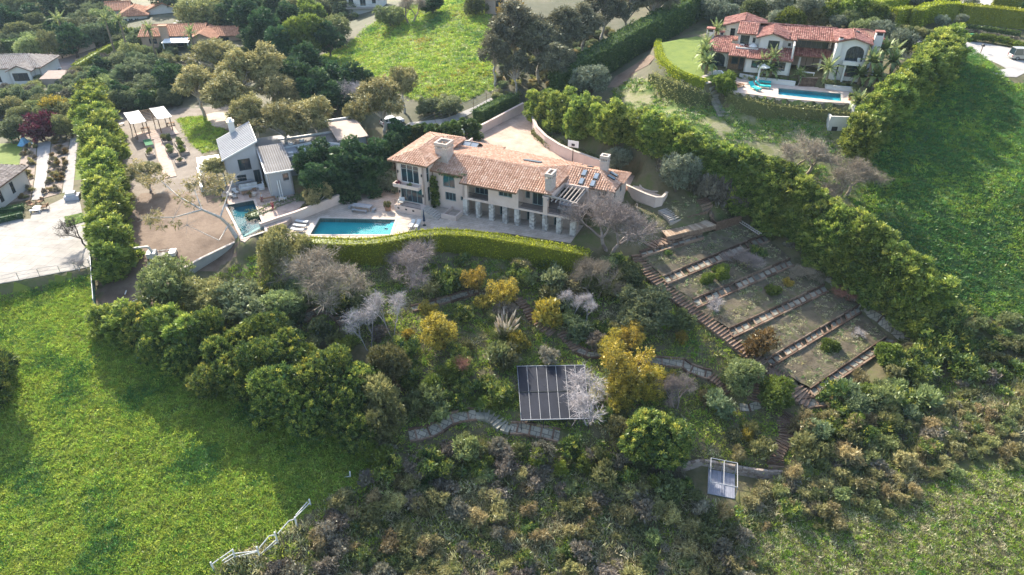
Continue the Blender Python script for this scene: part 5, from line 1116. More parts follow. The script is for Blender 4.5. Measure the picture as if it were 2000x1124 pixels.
def steps(label, pts, n, w, name='timber_steps', depth_=.42, mat=None):
    """a flight laid on the ground along pixels pts; each tread a part"""
    t = thing(name, label, 'steps', (0,0,0)); PATH_PX.append(pts); q = atp(pts); PATH_W.append(q); q = [np.array(p) for p in q]
    sl = [0]; 
    for a, b in zip(q[:-1], q[1:]): sl.append(sl[-1] + np.linalg.norm((b-a)[:2]))
    me = None
    for k in range(n):
        s = sl[-1]*(k+.5)/n; i = max(j for j in range(len(q)-1) if sl[j] <= s); f = (s-sl[i])/(sl[i+1]-sl[i]); p = q[i]*(1-f)+q[i+1]*f; d = (q[i+1]-q[i])[:2]; 
        if 0 < i and f < .3: d = d/np.linalg.norm(d) + (q[i]-q[i-1])[:2]/np.linalg.norm((q[i]-q[i-1])[:2])
        if me is None or k % 3 == 0:
            dd = min(.9, sl[-1]/n*1.0); m = MB().box(-w/2, w/2, -dd*.5, dd*.12, -.3, .10, .75).box(-w/2-.08, w/2+.08, dd*.13, dd*.52, -.3, .2, .25+.4*random.random()); me = m.mesh('step'); me.materials.append(mat or TIMBER)
        o = obj('step', me, t, (p[0], p[1], float(ground(p[0],p[1]))+.02), math.atan2(d[1], d[0])-math.pi/2 + random.gauss(0,.03))
    return t
def path(label, pts, w, ties=0, edge=True):
    q = [tuple(p[:2]) for p in atp(pts)]; PATH_W.append(q); PATH_PX.append(pts); pl = path_strip(q, w); o = drape('garden_path', pl, PATHM, .09, .5)
    n = len(q)
    if edge:
        for side in (pl[:n], pl[n:][::-1]):
            for a, b in zip(side[:-1], side[1:]):
                za = float(ground(*a)); zb_ = float(ground(*b)); MB().bar((*a,za+.12), (*b,zb_+.12), .2, .42, t=random.random()).build('edging_sleeper', TIMBER, o)
    for k in range(ties):
        s = (k+.5)/ties*(n-1); i = int(s); f = s-i; a = np.array(pl[i])*(1-f)+np.array(pl[i+1])*f; r = pl[n:][::-1]; b = np.array(r[i])*(1-f)+np.array(r[i+1])*f
        MB().bar((*a,float(ground(*a))+.1), (*b,float(ground(*b))+.1), .2, .22, t=random.random()).build('cross_sleeper', TIMBER, o)
    return o
# ------------------------------------------------------------------ the terraced orchard
WALLS = []
side_names = ['topmost short', 'second', 'third', 'fourth', 'fifth', 'lowest']
for i, (a, b, c, d, z) in enumerate(ROWS):
    a, b, c, d = [np.array(q, float) for q in (a, b, c, d)]
    t = thing('terrace_row', f'{side_names[i]} timber retaining row with a slab path across the orchard terraces', 'retaining wall', (0,0,0), 0, 'timber retaining rows of the orchard terraces')
    n = int(np.linalg.norm(b-a)/1.9); mu = None
    for k in range(n):
        f0, f1 = k/n, (k+1)/n-.004; p, r = a+(b-a)*f0, a+(b-a)*f1; off = np.array([random.uniform(-.05,.05)]*2+[0])
        for lv in range(3): MB().bar(p+off+np.array([0,0,-.30+lv*.27]), r+off+np.array([0,0,-.30+lv*.27]), .24, .262, t=random.random()).build('sleeper', TIMBER, t)
        p, r = c+(d-c)*f0, c+(d-c)*f1; e = (d-c)/np.linalg.norm(d-c); o = np.array([e[1],-e[0],0])*.05
        for lv in range(2): MB().bar(p+o+np.array([0,0,-.25+lv*.25]), r+o+np.array([0,0,-.25+lv*.25]), .24, .242, t=random.random()).build('sleeper', TIMBER, t)
    ns = max(3, int(np.linalg.norm(b-a)/1.15))
    for k in range(ns):
        f0, f1 = (k+.08)/ns, (k+.92)/ns; u = a+(b-a)*f0; v = a+(b-a)*f1; w = c+(d-c)*f1; x = c+(d-c)*f0; ins = lambda p, q: p+(q-p)*.18
        P4 = [ins(u,x), ins(v,w), ins(w,v), ins(x,u)]; dz = random.uniform(-.05,.03)
        if random.random() < .85: MB().prism([tuple(q[:2]) for q in P4], z-.2, z+dz, t=random.random()).build('paving_slab', SLABS, t)
        f = k/ns; MB().bar((a+(b-a)*f)*.9+(c+(d-c)*f)*.1+np.array([0,0,.02]), (a+(b-a)*f)*.1+(c+(d-c)*f)*.9+np.array([0,0,.02]), .2, .2, t=random.random()).build('cross_sleeper', TIMBER, t)
def bed(A, B, C, D, za, zb_):               # soil between the foot of one row (A-B) and the head of the next (D-C)
    m = MB(); nu, nv = 36, 12; A, B, C, D = [np.array(q[:2], float) for q in (A, B, C, D)]; vs = []
    for j in range(nv+1):
        for i in range(nu+1):
            f, g = i/nu, j/nv; p = (A*(1-f)+B*f)*(1-g)+(D*(1-f)+C*f)*g; ez = 0 if j in (0,nv) else (blotch(p[0],p[1],2.3,9)-.5)*.25
            vs.append((*p, za*(1-g)+zb_*g+ez))
    m.add(vs, [(j*(nu+1)+i, j*(nu+1)+i+1, (j+1)*(nu+1)+i+1, (j+1)*(nu+1)+i) for j in range(nv) for i in range(nu)])
    return struct(m.build('terrace_bed', TSOIL, smooth=True))
BEDS = []
for i in range(5):
    c, d, z = ROWS[i][2], ROWS[i][3], ROWS[i][4]; a, b, z2 = ROWS[i+1][0], ROWS[i+1][1], ROWS[i+1][4]
    if i == 0: d = P(*tz(655,222), -1.0)
    bed(c, d, b, a, z-.12, z2+.38); BEDS.append(((c, d, b, a), z-.12, z2+.38))
def in_bed(i, f, g):
    (A, B, C, D), za, zb_ = BEDS[i]; A, B, C, D = [np.array(q[:2], float) for q in (A, B, C, D)]; p = (A*(1-f)+B*f)*(1-g)+(D*(1-f)+C*f)*g
    return np.array([p[0], p[1], za*(1-g)+zb_*g])
for r in ROWS: m = MB(); a, b, c, d, z = r; m.quad((*a[:2],z-.16),(*b[:2],z-.16),(*d[:2],z-.16),(*c[:2],z-.16)); struct(m.build('row_bed', TSOIL))
tp = lambda *pts: [tz(*p) for p in pts]
steps('long timber staircase down the left side of the orchard terraces', tp((160,385),(180,430),(230,490),(290,540),(350,592),(410,640),(480,695),(540,740),(590,778),(640,820),(700,868),(760,915)), 46, 2.0)
steps('short timber flight from the orchard stair corner to the lowest terrace', tp((775,925),(830,958),(890,1005)), 8, 2.2)
steps('wide timber steps at the foot of the lowest terrace', tp((905,1030),(940,1060),(985,1085)), 5, 3.0)
steps('straight timber stair dropping from the stair corner beside the bushy shrub', tp((740,930),(735,985),(730,1050),(728,1090)), 13, 2.2)
steps('pale new timber steps below the side terrace', tp((280,170),(310,195),(340,235)), 9, 2.0, mat=WOODG)
steps('dark timber steps left of the wooden platform', tp((305,300),(275,320),(240,325),(205,345)), 7, 2.6)
steps('timber stair behind the platform under the tall hedge', tp((460,120),(490,160),(520,200)), 8, 2.2)
t = thing('wooden_platform', 'flat wooden plank platform at the head of the orchard terraces', 'platform', (0,0,0)); A, B, C, D = [P(*tz(*p), .3) for p in ((300,300),(268,262),(480,215),(535,242))]
for k in range(22): f = (k+.04)/22; g = (k+.96)/22; MB().prism([tuple((B+(C-B)*f)[:2]), tuple((B+(C-B)*g)[:2]), tuple((A+(D-A)*g)[:2]), tuple((A+(D-A)*f)[:2])], .15, .3+random.uniform(-.01,.01), t=random.random()).build('plank', surf('pine_plank', [(.26,.18,.12),(.36,.26,.18),(.44,.34,.25)], 2, tint=.5, bump=.2), t)
for p, r in ((A,D),(B,C)): MB().bar(p-np.array([0,0,.45]), r-np.array([0,0,.45]), .2, .6).build('bearer', TIMBER, t)
wall_line('timber_edge', 'timber edge of the planted bank above the wooden platform', wz([(tz(395,215)[0],tz(395,215)[1],1.0),(tz(480,190)[0],tz(480,190)[1],1.1)], .4), .5, .25, TIMBER)
wall_line('timber_planter', 'raised timber bed at the top right of the orchard under the hedge', wz([(*tz(500,200),.4),(*tz(535,238),.1),(*tz(655,205),-.1),(*tz(600,150),.6),(*tz(510,175),.7)], .25), .3, .25, TIMBER)
path('kerb', tp((1235,640),(1300,690),(1360,735),(1410,780),(1470,820),(1515,862)), .8, 2, False)
path('kerb', tp((1060,500),(1130,560),(1225,635)), .5, 0, False)
t = thing('bed_edging', 'white ladder-like edging along the right of the top orchard bed', 'edging', (0,0,0)); 
for k in range(11): p = P(*tz(652+k*9, 226+k*6), -1.0); MB().bar(p+np.array([-.1,-.22,.1]), p+np.array([.1,.22,.1]), .12, .1).build('rung', CAPSTONE, t)
a, b = P(*tz(648,228),-1.0), P(*tz(745,290),-1.1); 
for s in (-.25,.25): MB().bar(a+np.array([s,s*.6,.08]), b+np.array([s,s*.6,.08]), .1, .1).build('rail', CAPSTONE, t)
# garden stairs and paths
gz = lambda X, Y: (560+X/2.676, 480+Y/2.676); hz = lambda X, Y: (1060+X/2.677, 600+Y/2.677)
gp = lambda *pts: [gz(*p) for p in pts]; hp_ = lambda *pts: [hz(*p) for p in pts]
steps('curving timber stair in the middle of the garden below the yellow acacias', gp((1205,275),(1235,310),(1262,345),(1295,395),(1330,425),(1390,465)), 15, 1.4)
steps('timber flight leading down to the path by the black panels', gp((1435,455),(1470,495),(1520,548)), 8, 1.4)
path('p', gp((1520,550),(1580,575),(1640,572),(1700,568)), 1.2, 2); path('p', hp_((500,265),(560,285),(640,292),(735,300),(765,325),(830,350),(880,362)), 1.3, 5)
steps('timber steps at the end of the pale garden path', hp_((870,360),(910,385),(940,410),(975,455)), 8, 1.5)
path('p', gp((640,998),(700,990),(755,975),(800,950),(850,915),(920,895),(990,885)), 1.5, 5)
steps('curved stone and timber stair beneath the bright green ground cover', gp((990,885),(1040,885),(1080,905),(1120,940),(1170,958)), 9, 1.6, mat=SLABS)
path('p', gp((1170,960),(1240,962),(1300,975),(1360,985),(1425,1000)), 1.4, 4)
path('p', gp((90,395),(120,365),(170,345),(225,345),(265,355),(300,345)), 1.2, 5); path('p', gp((235,350),(270,380),(300,415)), 1.2, 4)
path('p', gp((655,335),(720,322),(790,300),(850,285),(920,262),(1000,240)), 1.1, 4)
steps('lower winding timber stair at the right, upper part', hp_((1290,560),(1262,585),(1262,620),(1270,650)), 8, 1.6); steps('lower winding timber stair at the right, lower part', hp_((1270,650),(1275,690),(1245,730),(1215,775),(1215,820),(1225,865)), 14, 1.6)
path('p', hp_((1340,515),(1400,505),(1470,500)), 1.3, 2); path('p', hp_((1030,525),(1080,530),(1135,512)), 1.0, 1, False)
# concrete block retaining wall round the kennel pad
BLK = surf('concrete_block', [(.20,.15,.12),(.30,.24,.20),(.36,.30,.26)], 2, bump=.4, tint=.5)
t = thing('curved_block_wall', 'curved low wall of concrete blocks behind the dog kennel', 'wall', (0,0,0)); q = [P(*hz(*p), -11.7) for p in ((680,858),(760,848),(830,836),(890,845),(960,858),(1030,872),(1110,886),(1190,896),(1240,896))]; m = MB()
for a, b in zip(q[:-1], q[1:]):
    n = max(2, int(np.linalg.norm(b-a)/.45))
    for lv in range(6):
        for k in range(n): f0 = (k+(.5 if lv%2 else 0))/n; f1 = f0+.94/n; o = random.uniform(-.02,.02); m.bar(a+(b-a)*f0+np.array([0,o+lv*.05,lv*.2-.15]), a+(b-a)*f1+np.array([0,o+lv*.05,lv*.2-.15]), .3, .185, t=random.random())
stuff(m.build('block', BLK, t))
t = thing('dog_kennel', 'white tube frame kennel open on top over a grey slatted floor', 'kennel', (0,0,0)); WT = plain('white_tube', (.36,.36,.37), .5)
K = [P(*hz(*p), -11.75) for p in ((868,905),(1010,940),(950,990),(862,972))]; TK = [P(*hz(*p), -9.9) for p in ((882,815),(1012,846),(1004,940),(872,908))]
K = [P(*hz(*p), -11.75) for p in ((875,905),(1003,935),(945,992),(862,975))]
o_, e_ = K[3], (K[2]-K[3]); e_ = e_/np.linalg.norm(e_); n_ = np.array([-e_[1], e_[0], 0]); CW, CD, CH = 2.9, 3.6, 1.9
c8 = [o_, o_+e_*CW, o_+e_*CW+n_*CD, o_+n_*CD]
for i in range(4):
    p, r = c8[i], c8[(i+1)%4]; u = np.array([0,0,CH]); MB().tube(p, p+u, .045, n=6).build('post', WT, t); MB().tube(p+u, r+u, .045, n=6).build('top_rail', WT, t); MB().tube(p+u*.03, r+u*.03, .03, n=5).build('bottom_rail', WT, t)
MB().tube((c8[0]+c8[1])/2+u, (c8[2]+c8[3])/2+u, .045, n=6).build('top_rail', WT, t); MB().tube((c8[2]+c8[3])/2, (c8[2]+c8[3])/2+u, .045, n=6).build('post', WT, t)
FLS = surf('grey_deck', [(.17,.18,.22),(.25,.26,.31)], 2, tint=.4, bump=.2)
for k in range(14): a = o_+e_*(CW*(k+.03)/14); b = o_+e_*(CW*(k+.95)/14); MB().prism([tuple(x[:2]) for x in (a, b, b+n_*CD, a+n_*CD)], -11.9, -11.66+random.uniform(-.01,.01), t=random.random()).build('floor_slat', FLS, t)
# pool heating panels
BLACK = surf('black_panel', [(.010,.012,.020),(.022,.025,.038)], .5, rough=.5, bump=.1, bscale=4, spec=.15)
t = thing('solar_pool_heater', 'large black panel array with white pipes standing in the garden', 'solar panels', (0,0,0))
TL, TR, BR, BL = P(1010,716,-6.3), P(1141,714,-6.3), P(1151,818,-7.5), P(1018,821,-7.5)
lerp = lambda f, g: (TL*(1-f)+TR*f)*(1-g)+(BL*(1-f)+BR*f)*g
for r_ in range(2):
    for k in range(7):
        f0, f1 = (k+.03)/7, (k+.97)/7; g0, g1 = (0,.485) if r_ == 0 else (.515,1)
        q = [lerp(f0,g0), lerp(f1,g0), lerp(f1,g1), lerp(f0,g1)]; m = MB(); m.add([tuple(x) for x in q]+[tuple(x-np.array([0,0,.06])) for x in q], [(0,3,2,1),(4,5,6,7),(0,1,5,4),(1,2,6,5),(2,3,7,6),(3,0,4,7)]); m.build('panel', BLACK, t)
up = np.array([0,0,.07])
for k in range(8): MB().tube(lerp(k/7,0)+up*.6, lerp(k/7,1)+up*.6, .032, n=6).build('pipe', WT, t)
for g in (0,.5,1): MB().tube(lerp(-.01,g)+up*.4, lerp(1.01,g)+up*.4, .05, n=6).build('header_pipe', WT if g != .5 else FRAMED, t)
for f in (0,.33,.67,1):
    for g in (0,1): p = lerp(f,g)-np.array([0,0,.1]); MB().bar((p[0],p[1],float(ground(p[0],p[1]))-.3), p, .1, .1, up=(1,0,0)).build('post', IRON, t)
MB().add([tuple(lerp(0,0)-up*2), tuple(lerp(1,0)-up*2), tuple(lerp(1,1)-up*2), tuple(lerp(0,1)-up*2)], [(0,3,2,1)]).build('backing', IRON, t)
# ------------------------------------------------------------------ clipped hedges
def hedge(name, label, pts, w, h, mat, group=None, dens=26, ll=.26, rough=.12, seed=0, cat='hedge'):
    """pts: world (x, y[, top z]); a clipped hedge: dense core under a skin of leaves"""
    g = np.random.default_rng(seed); P_ = [np.array(p[:2], float) for p in pts]; n = len(P_); Lf, Rf = [], []
    for i in range(n):
        d = P_[min(i+1,n-1)]-P_[max(i-1,0)]; d /= np.linalg.norm(d)+1e-9; o = np.array([-d[1], d[0]]); Lf.append(P_[i]+o*w/2); Rf.append(P_[i]-o*w/2)
    gz_ = [float(ground(*p)) for p in P_]; tz_ = [(p[2] if len(p) > 2 else z+h) for p, z in zip(pts, gz_)]; bz = [min(float(ground(*a)), float(ground(*b)))-.2 for a, b in zip(Lf, Rf)]
    C_, D_ = [], []
    core = MB(); ins = .16
    def q3(a, z): return np.array([a[0], a[1], z])
    faces = []
    for i in range(n-1):
        faces += [(q3(Rf[i],bz[i]), q3(Rf[i+1],bz[i+1]), q3(Rf[i+1],tz_[i+1]), q3(Rf[i],tz_[i])), (q3(Lf[i+1],bz[i+1]), q3(Lf[i],bz[i]), q3(Lf[i],tz_[i]), q3(Lf[i+1],tz_[i+1])), (q3(Rf[i],tz_[i]), q3(Rf[i+1],tz_[i+1]), q3(Lf[i+1],tz_[i+1]), q3(Lf[i],tz_[i]))]
    faces += [(q3(Lf[0],bz[0]), q3(Rf[0],bz[0]), q3(Rf[0],tz_[0]), q3(Lf[0],tz_[0])), (q3(Rf[-1],bz[-1]), q3(Lf[-1],bz[-1]), q3(Lf[-1],tz_[-1]), q3(Rf[-1],tz_[-1]))]
    for f in faces:
        a, b, c, d = f; nr = np.cross(b-a, d-a); A = np.linalg.norm(nr); nr = nr/(A+1e-9); k = int(A*dens)
        core.add([tuple(x-nr*ins) for x in f], [(0,1,2,3)], .2)
        if not k: continue
        u, v = g.random((k,1)), g.random((k,1)); p = a*(1-u)*(1-v)+b*u*(1-v)+c*u*v+d*(1-u)*v
        wob = (blotch(p[:,0]+p[:,2], p[:,1]-p[:,2], 1.6, 5)-.5)[:,None]*rough*2
        C_.append(p + nr*(wob + g.normal(-.04,.07,(k,1)))); D_.append(unit(nr*.8 + g.normal(size=(k,3))*.7 + np.array([0,0,.25])))
    C = np.concatenate(C_); D = np.concatenate(D_); k = len(C)
    t = thing(name, label, cat, (0,0,0), 0, group); core.build('hedge_core', mat, t)
    tt = np.clip(.25 + .5*blotch(C[:,0]+.3*C[:,2], C[:,1], 2.2, 8) + g.normal(0,.14,k), 0, 1)
    obj('hedge_leaves', quads_mesh('hedge_leaves', leaf_quads(C, D, ll*g.uniform(.6,1.4,k), ll*.5*g.uniform(.7,1.3,k), g), tt, mat), t); return t
def hz_(pts, z, top=None): return [(*P(a, b, z)[:2], z if top is None else top) for a, b in pts]
hedge('curved_hedge', 'long curved clipped yellow-green hedge in front of the pink villa', [(*P(a,b,z)[:2], z) for a, b, z in ((578,470,1.3),(600,468,1.5),(640,470,1.6),(690,472,1.6),(730,470,1.7),(770,464,1.8),(810,456,1.9),(860,452,1.9),(910,454,1.8),(965,461,1.7),(1020,470,1.6),(1080,480,1.5),(1125,488,1.4),(1150,494,1.3))], 2.0, 2.7, F_HEDGE, dens=34)
hedge('lawn_hedge', 'low curved golden hedge round the villa lawn', [(*at(a,b)[:2],) for a, b in ((1286,80),(1284,95),(1288,110),(1296,125),(1310,138),(1330,150),(1352,158),(1378,166))], 1.1, .9, F_HEDGE, dens=22)
hedge('deck_hedge', 'ragged dark green hedge below the lap pool deck', [(*at(a,b)[:2],) for a, b in ((1424,190),(1460,203),(1500,211),(1550,217),(1600,221),(1640,226),(1662,228))], 1.9, .9, F_SCRUB, dens=20, rough=.5, ll=.34)
hedge('bank_hedge', 'second rough hedge on the bank below the villa lawn', [(*at(a,b)[:2],) for a, b in ((1275,152),(1300,160),(1330,172),(1362,184),(1385,192))], 2.0, .8, F_SCRUB, dens=16, rough=.6, ll=.3)
hedge('hedge_line', 'golden hedge line running down beside the paved drive', [(*at(a,b)[:2],) for a, b in ((278,76),(250,88),(220,100),(195,113),(170,128),(150,140))], 1.6, 1.8, F_HEDGE, dens=10, ll=.4)
hedge('long_tall_hedge', 'long dark clipped hedge behind the bungalow at the left edge', [(*at(a,b)[:2],) for a, b in ((-20,116),(40,114),(90,106),(150,96),(200,84),(240,74))], 2.6, 5.0, F_HEDGED, dens=9, ll=.5, rough=.3)
TR = 'clipped hedges round the top right garden'
for lb, pts, h in (('tall clipped hedge cut off by the top edge, left of the upper drive', ((1648,40),(1690,37),(1735,30),(1772,18),(1800,6)), 3.6), ('clipped hedge with a stepped end above the villa garden', ((1738,50),(1770,46),(1783,54)), 3.4), ('clipped hedge bending into the long hedge by the road', ((1783,54),(1800,44),(1830,38),(1868,40)), 3.6), ('long straight clipped hedge behind the road at the right edge', ((1868,42),(1920,46),(1970,52),(2040,60)), 3.6), ('square clipped hedge block at the top right corner', ((1935,18),(1958,22),(1990,24),(2040,28)), 4.6), ('dark low hedge strip under the long straight hedge', ((1880,58),(1930,64),(1990,72)), 1.0)):
    hedge('clipped_hedge', lb, [(*at(a,b)[:2],) for a, b in pts], 2.6 if h > 2 else 1.4, h, F_HEDGE if h != 1.0 else F_HEDGED, TR, dens=10, ll=.4, seed=len(lb))
hedge('tall_track_hedge', 'very tall dark green hedge along the dirt track, left of the villa lawn', [(*at(a,b)[:2],) for a, b in ((1388,14),(1350,40),(1310,66),(1270,92),(1230,112),(1190,138),(1150,160),(1110,186),(1080,196))], 4.0, 6.2, F_HEDGED, dens=14, ll=.48, rough=.5)
hedge('court_hedge', 'dark hedge along the wall of the driveway court', [(*at(a,b)[:2],) for a, b in ((1006,212),(980,222),(955,234),(932,246))], 2.2, 3.0, F_HEDGED, dens=18, ll=.36, rough=.3)
hedge('garden_rear_hedge', 'dark hedge along the back of the raised-bed garden', [(*at(a,b)[:2],) for a, b in ((224,212),(260,207),(300,205),(345,204))], 2.0, 3.2, F_HEDGED, dens=14, ll=.4, rough=.3)
hedge('wall_hedge', 'bushy green hedge along the top of the pink boundary wall', [(*at(a,b)[:2],) for a, b in ((488,445),(515,436),(545,422),(580,408),(620,396),(650,386))], 1.9, 2.1, F_BLUE, dens=22, rough=.5, ll=.34)
hedge('bank_cover', 'low spreading shrub cover on the bank beside the driveway court', [(*at(a,b)[:2],) for a, b in ((1058,258),(1085,280),(1115,295),(1150,306),(1180,316))], 4.5, .7, F_SCRUB, dens=16, rough=.4, ll=.3)
# ------------------------------------------------------------------ trees and shrubs
def row(key, name, label, cat, group, pts, w, hf, n=None, jit=4, h=None):
    for i, (x, y) in enumerate(pts): seen(key, x + random.uniform(-jit, jit), y + random.uniform(-jit, jit), w*random.uniform(.88, 1.15), hf*random.uniform(.92, 1.12), name, label, cat, group, h)
def along(pts, n):
    p = np.array(pts, float); s = np.concatenate([[0], np.cumsum(np.linalg.norm(np.diff(p, axis=0), axis=1))]); t = np.linspace(0, s[-1], n)
    return np.stack([np.interp(t, s, p[:,0]), np.interp(t, s, p[:,1])], 1)
row('ficus', 'ficus_tree', 'tall yellow-green ficus in the thick hedge between the driveway court and the upper lawn', 'tree', 'ficus trees of the hedge above the driveway court', along(((1050,205),(1120,222),(1200,242),(1270,262),(1325,285)), 15), 52, 1.25)
row('ficus', 'ficus_tree', 'tall yellow-green ficus in the thick hedge between the driveway court and the upper lawn', 'tree', 'ficus trees of the hedge above the driveway court', along(((1080,200),(1150,215),(1220,232),(1310,258)), 9), 46, 1.2)
row('ficus', 'ficus_tree', 'tall ficus in the long hedge running down the right side of the orchard terraces', 'tree', 'ficus trees of the hedge beside the orchard', along(((1345,300),(1420,330),(1480,352),(1540,395),(1600,435),(1660,475),(1720,515),(1780,560),(1815,592)), 21), 68, 1.15)
row('ficus', 'ficus_tree', 'tall ficus in the long hedge running down the right side of the orchard terraces', 'tree', 'ficus trees of the hedge beside the orchard', along(((1330,285),(1400,312),(1470,338),(1530,362),(1590,400),(1650,440),(1710,482),(1770,525),(1830,575)), 21), 64, 1.15)
row('ficus', 'ficus_tree', 'tall ficus in the long hedge running down the right side of the orchard terraces', 'tree', 'ficus trees of the hedge beside the orchard', along(((1450,378),(1510,412),(1565,455),(1625,503),(1685,548),(1745,592),(1795,628)), 14), 58, 1.1)
row('ficus', 'ficus_tree', 'tall ficus in the slanting hedge between the white villa and the green slope', 'tree', 'ficus trees of the hedge right of the white villa', along(((1862,85),(1820,122),(1780,160),(1740,200),(1705,240),(1685,268)), 16), 66, 1.1)
row('ficus', 'ficus_tree', 'tall ficus in the slanting hedge between the white villa and the green slope', 'tree', 'ficus trees of the hedge right of the white villa', along(((1845,88),(1800,125),(1760,165),(1725,200),(1690,240)), 10), 58, 1.1)
row('ficus', 'ficus_tree', 'bright green ficus in the tree row between the white terrace and the dirt lot', 'tree', 'ficus trees between the white terrace and the dirt lot', along(((185,195),(192,240),(190,290),(200,340),(208,390),(208,440),(216,480),(222,505)), 21), 72, 1.1, jit=7)
row('cypress', 'hedge_conifer', 'dark green hedge conifer beside the gravel road, behind the pink villa', 'tree', 'hedge conifers beside the gravel road', along(((925,250),(900,256),(870,262),(835,262),(800,268)), 9), 34, 1.2)
for x, y, w in ((600,322,72),(632,306,70),(665,325,74),(612,352,66),(650,355,72),(690,300,70),(700,340,76),(735,310,72),(740,345,70),(768,290,60),(775,262,58),(720,365,56),(672,372,60),(620,372,50)):
    seen('evergreen', x, y, w, 1.25, 'evergreen_tree', 'dense dark evergreen in the grove between the grey house and the pink villa', 'tree', 'evergreens between the grey house and the pink villa')
LG = 'broad trees of the belt above the left field'
for x, y, w, k in ((205,622,62,'ficus'),(240,632,76,'ficus'),(280,640,84,'laurel'),(325,645,90,'ficus'),(365,658,90,'ficus'),(405,650,84,'laurel'),(440,690,92,'laurel'),(480,672,80,'ficus'),(525,660,84,'laurel'),(470,735,96,'laurel'),(520,715,100,'laurel'),(575,700,100,'laurel'),(535,775,104,'laurel'),(600,750,108,'laurel'),(650,735,100,'laurel'),(600,805,100,'laurel'),(660,790,108,'laurel'),(700,745,92,'laurel'),(735,775,84,'scrubtree'),(690,835,92,'laurel'),(745,825,80,'scrubtree'),(350,700,76,'laurel'),(300,680,70,'laurel'),(410,735,80,'laurel'),(760,715,80,'scrubtree'),(670,680,44,'broadleaf')):
    lb = {'ficus': 'yellow-green broad tree in the belt of trees above the left field', 'laurel': 'dark green broad tree in the belt of trees above the left field', 'scrubtree': 'olive tree at the right end of the belt above the left field', 'broadleaf': 'small bright lime tree at the top of the belt above the left field'}[k]
    seen(k, x, y, w, 1.15 if k != 'ficus' else 1.1, 'broad_tree', lb, 'tree', LG if k != 'broadleaf' else None)
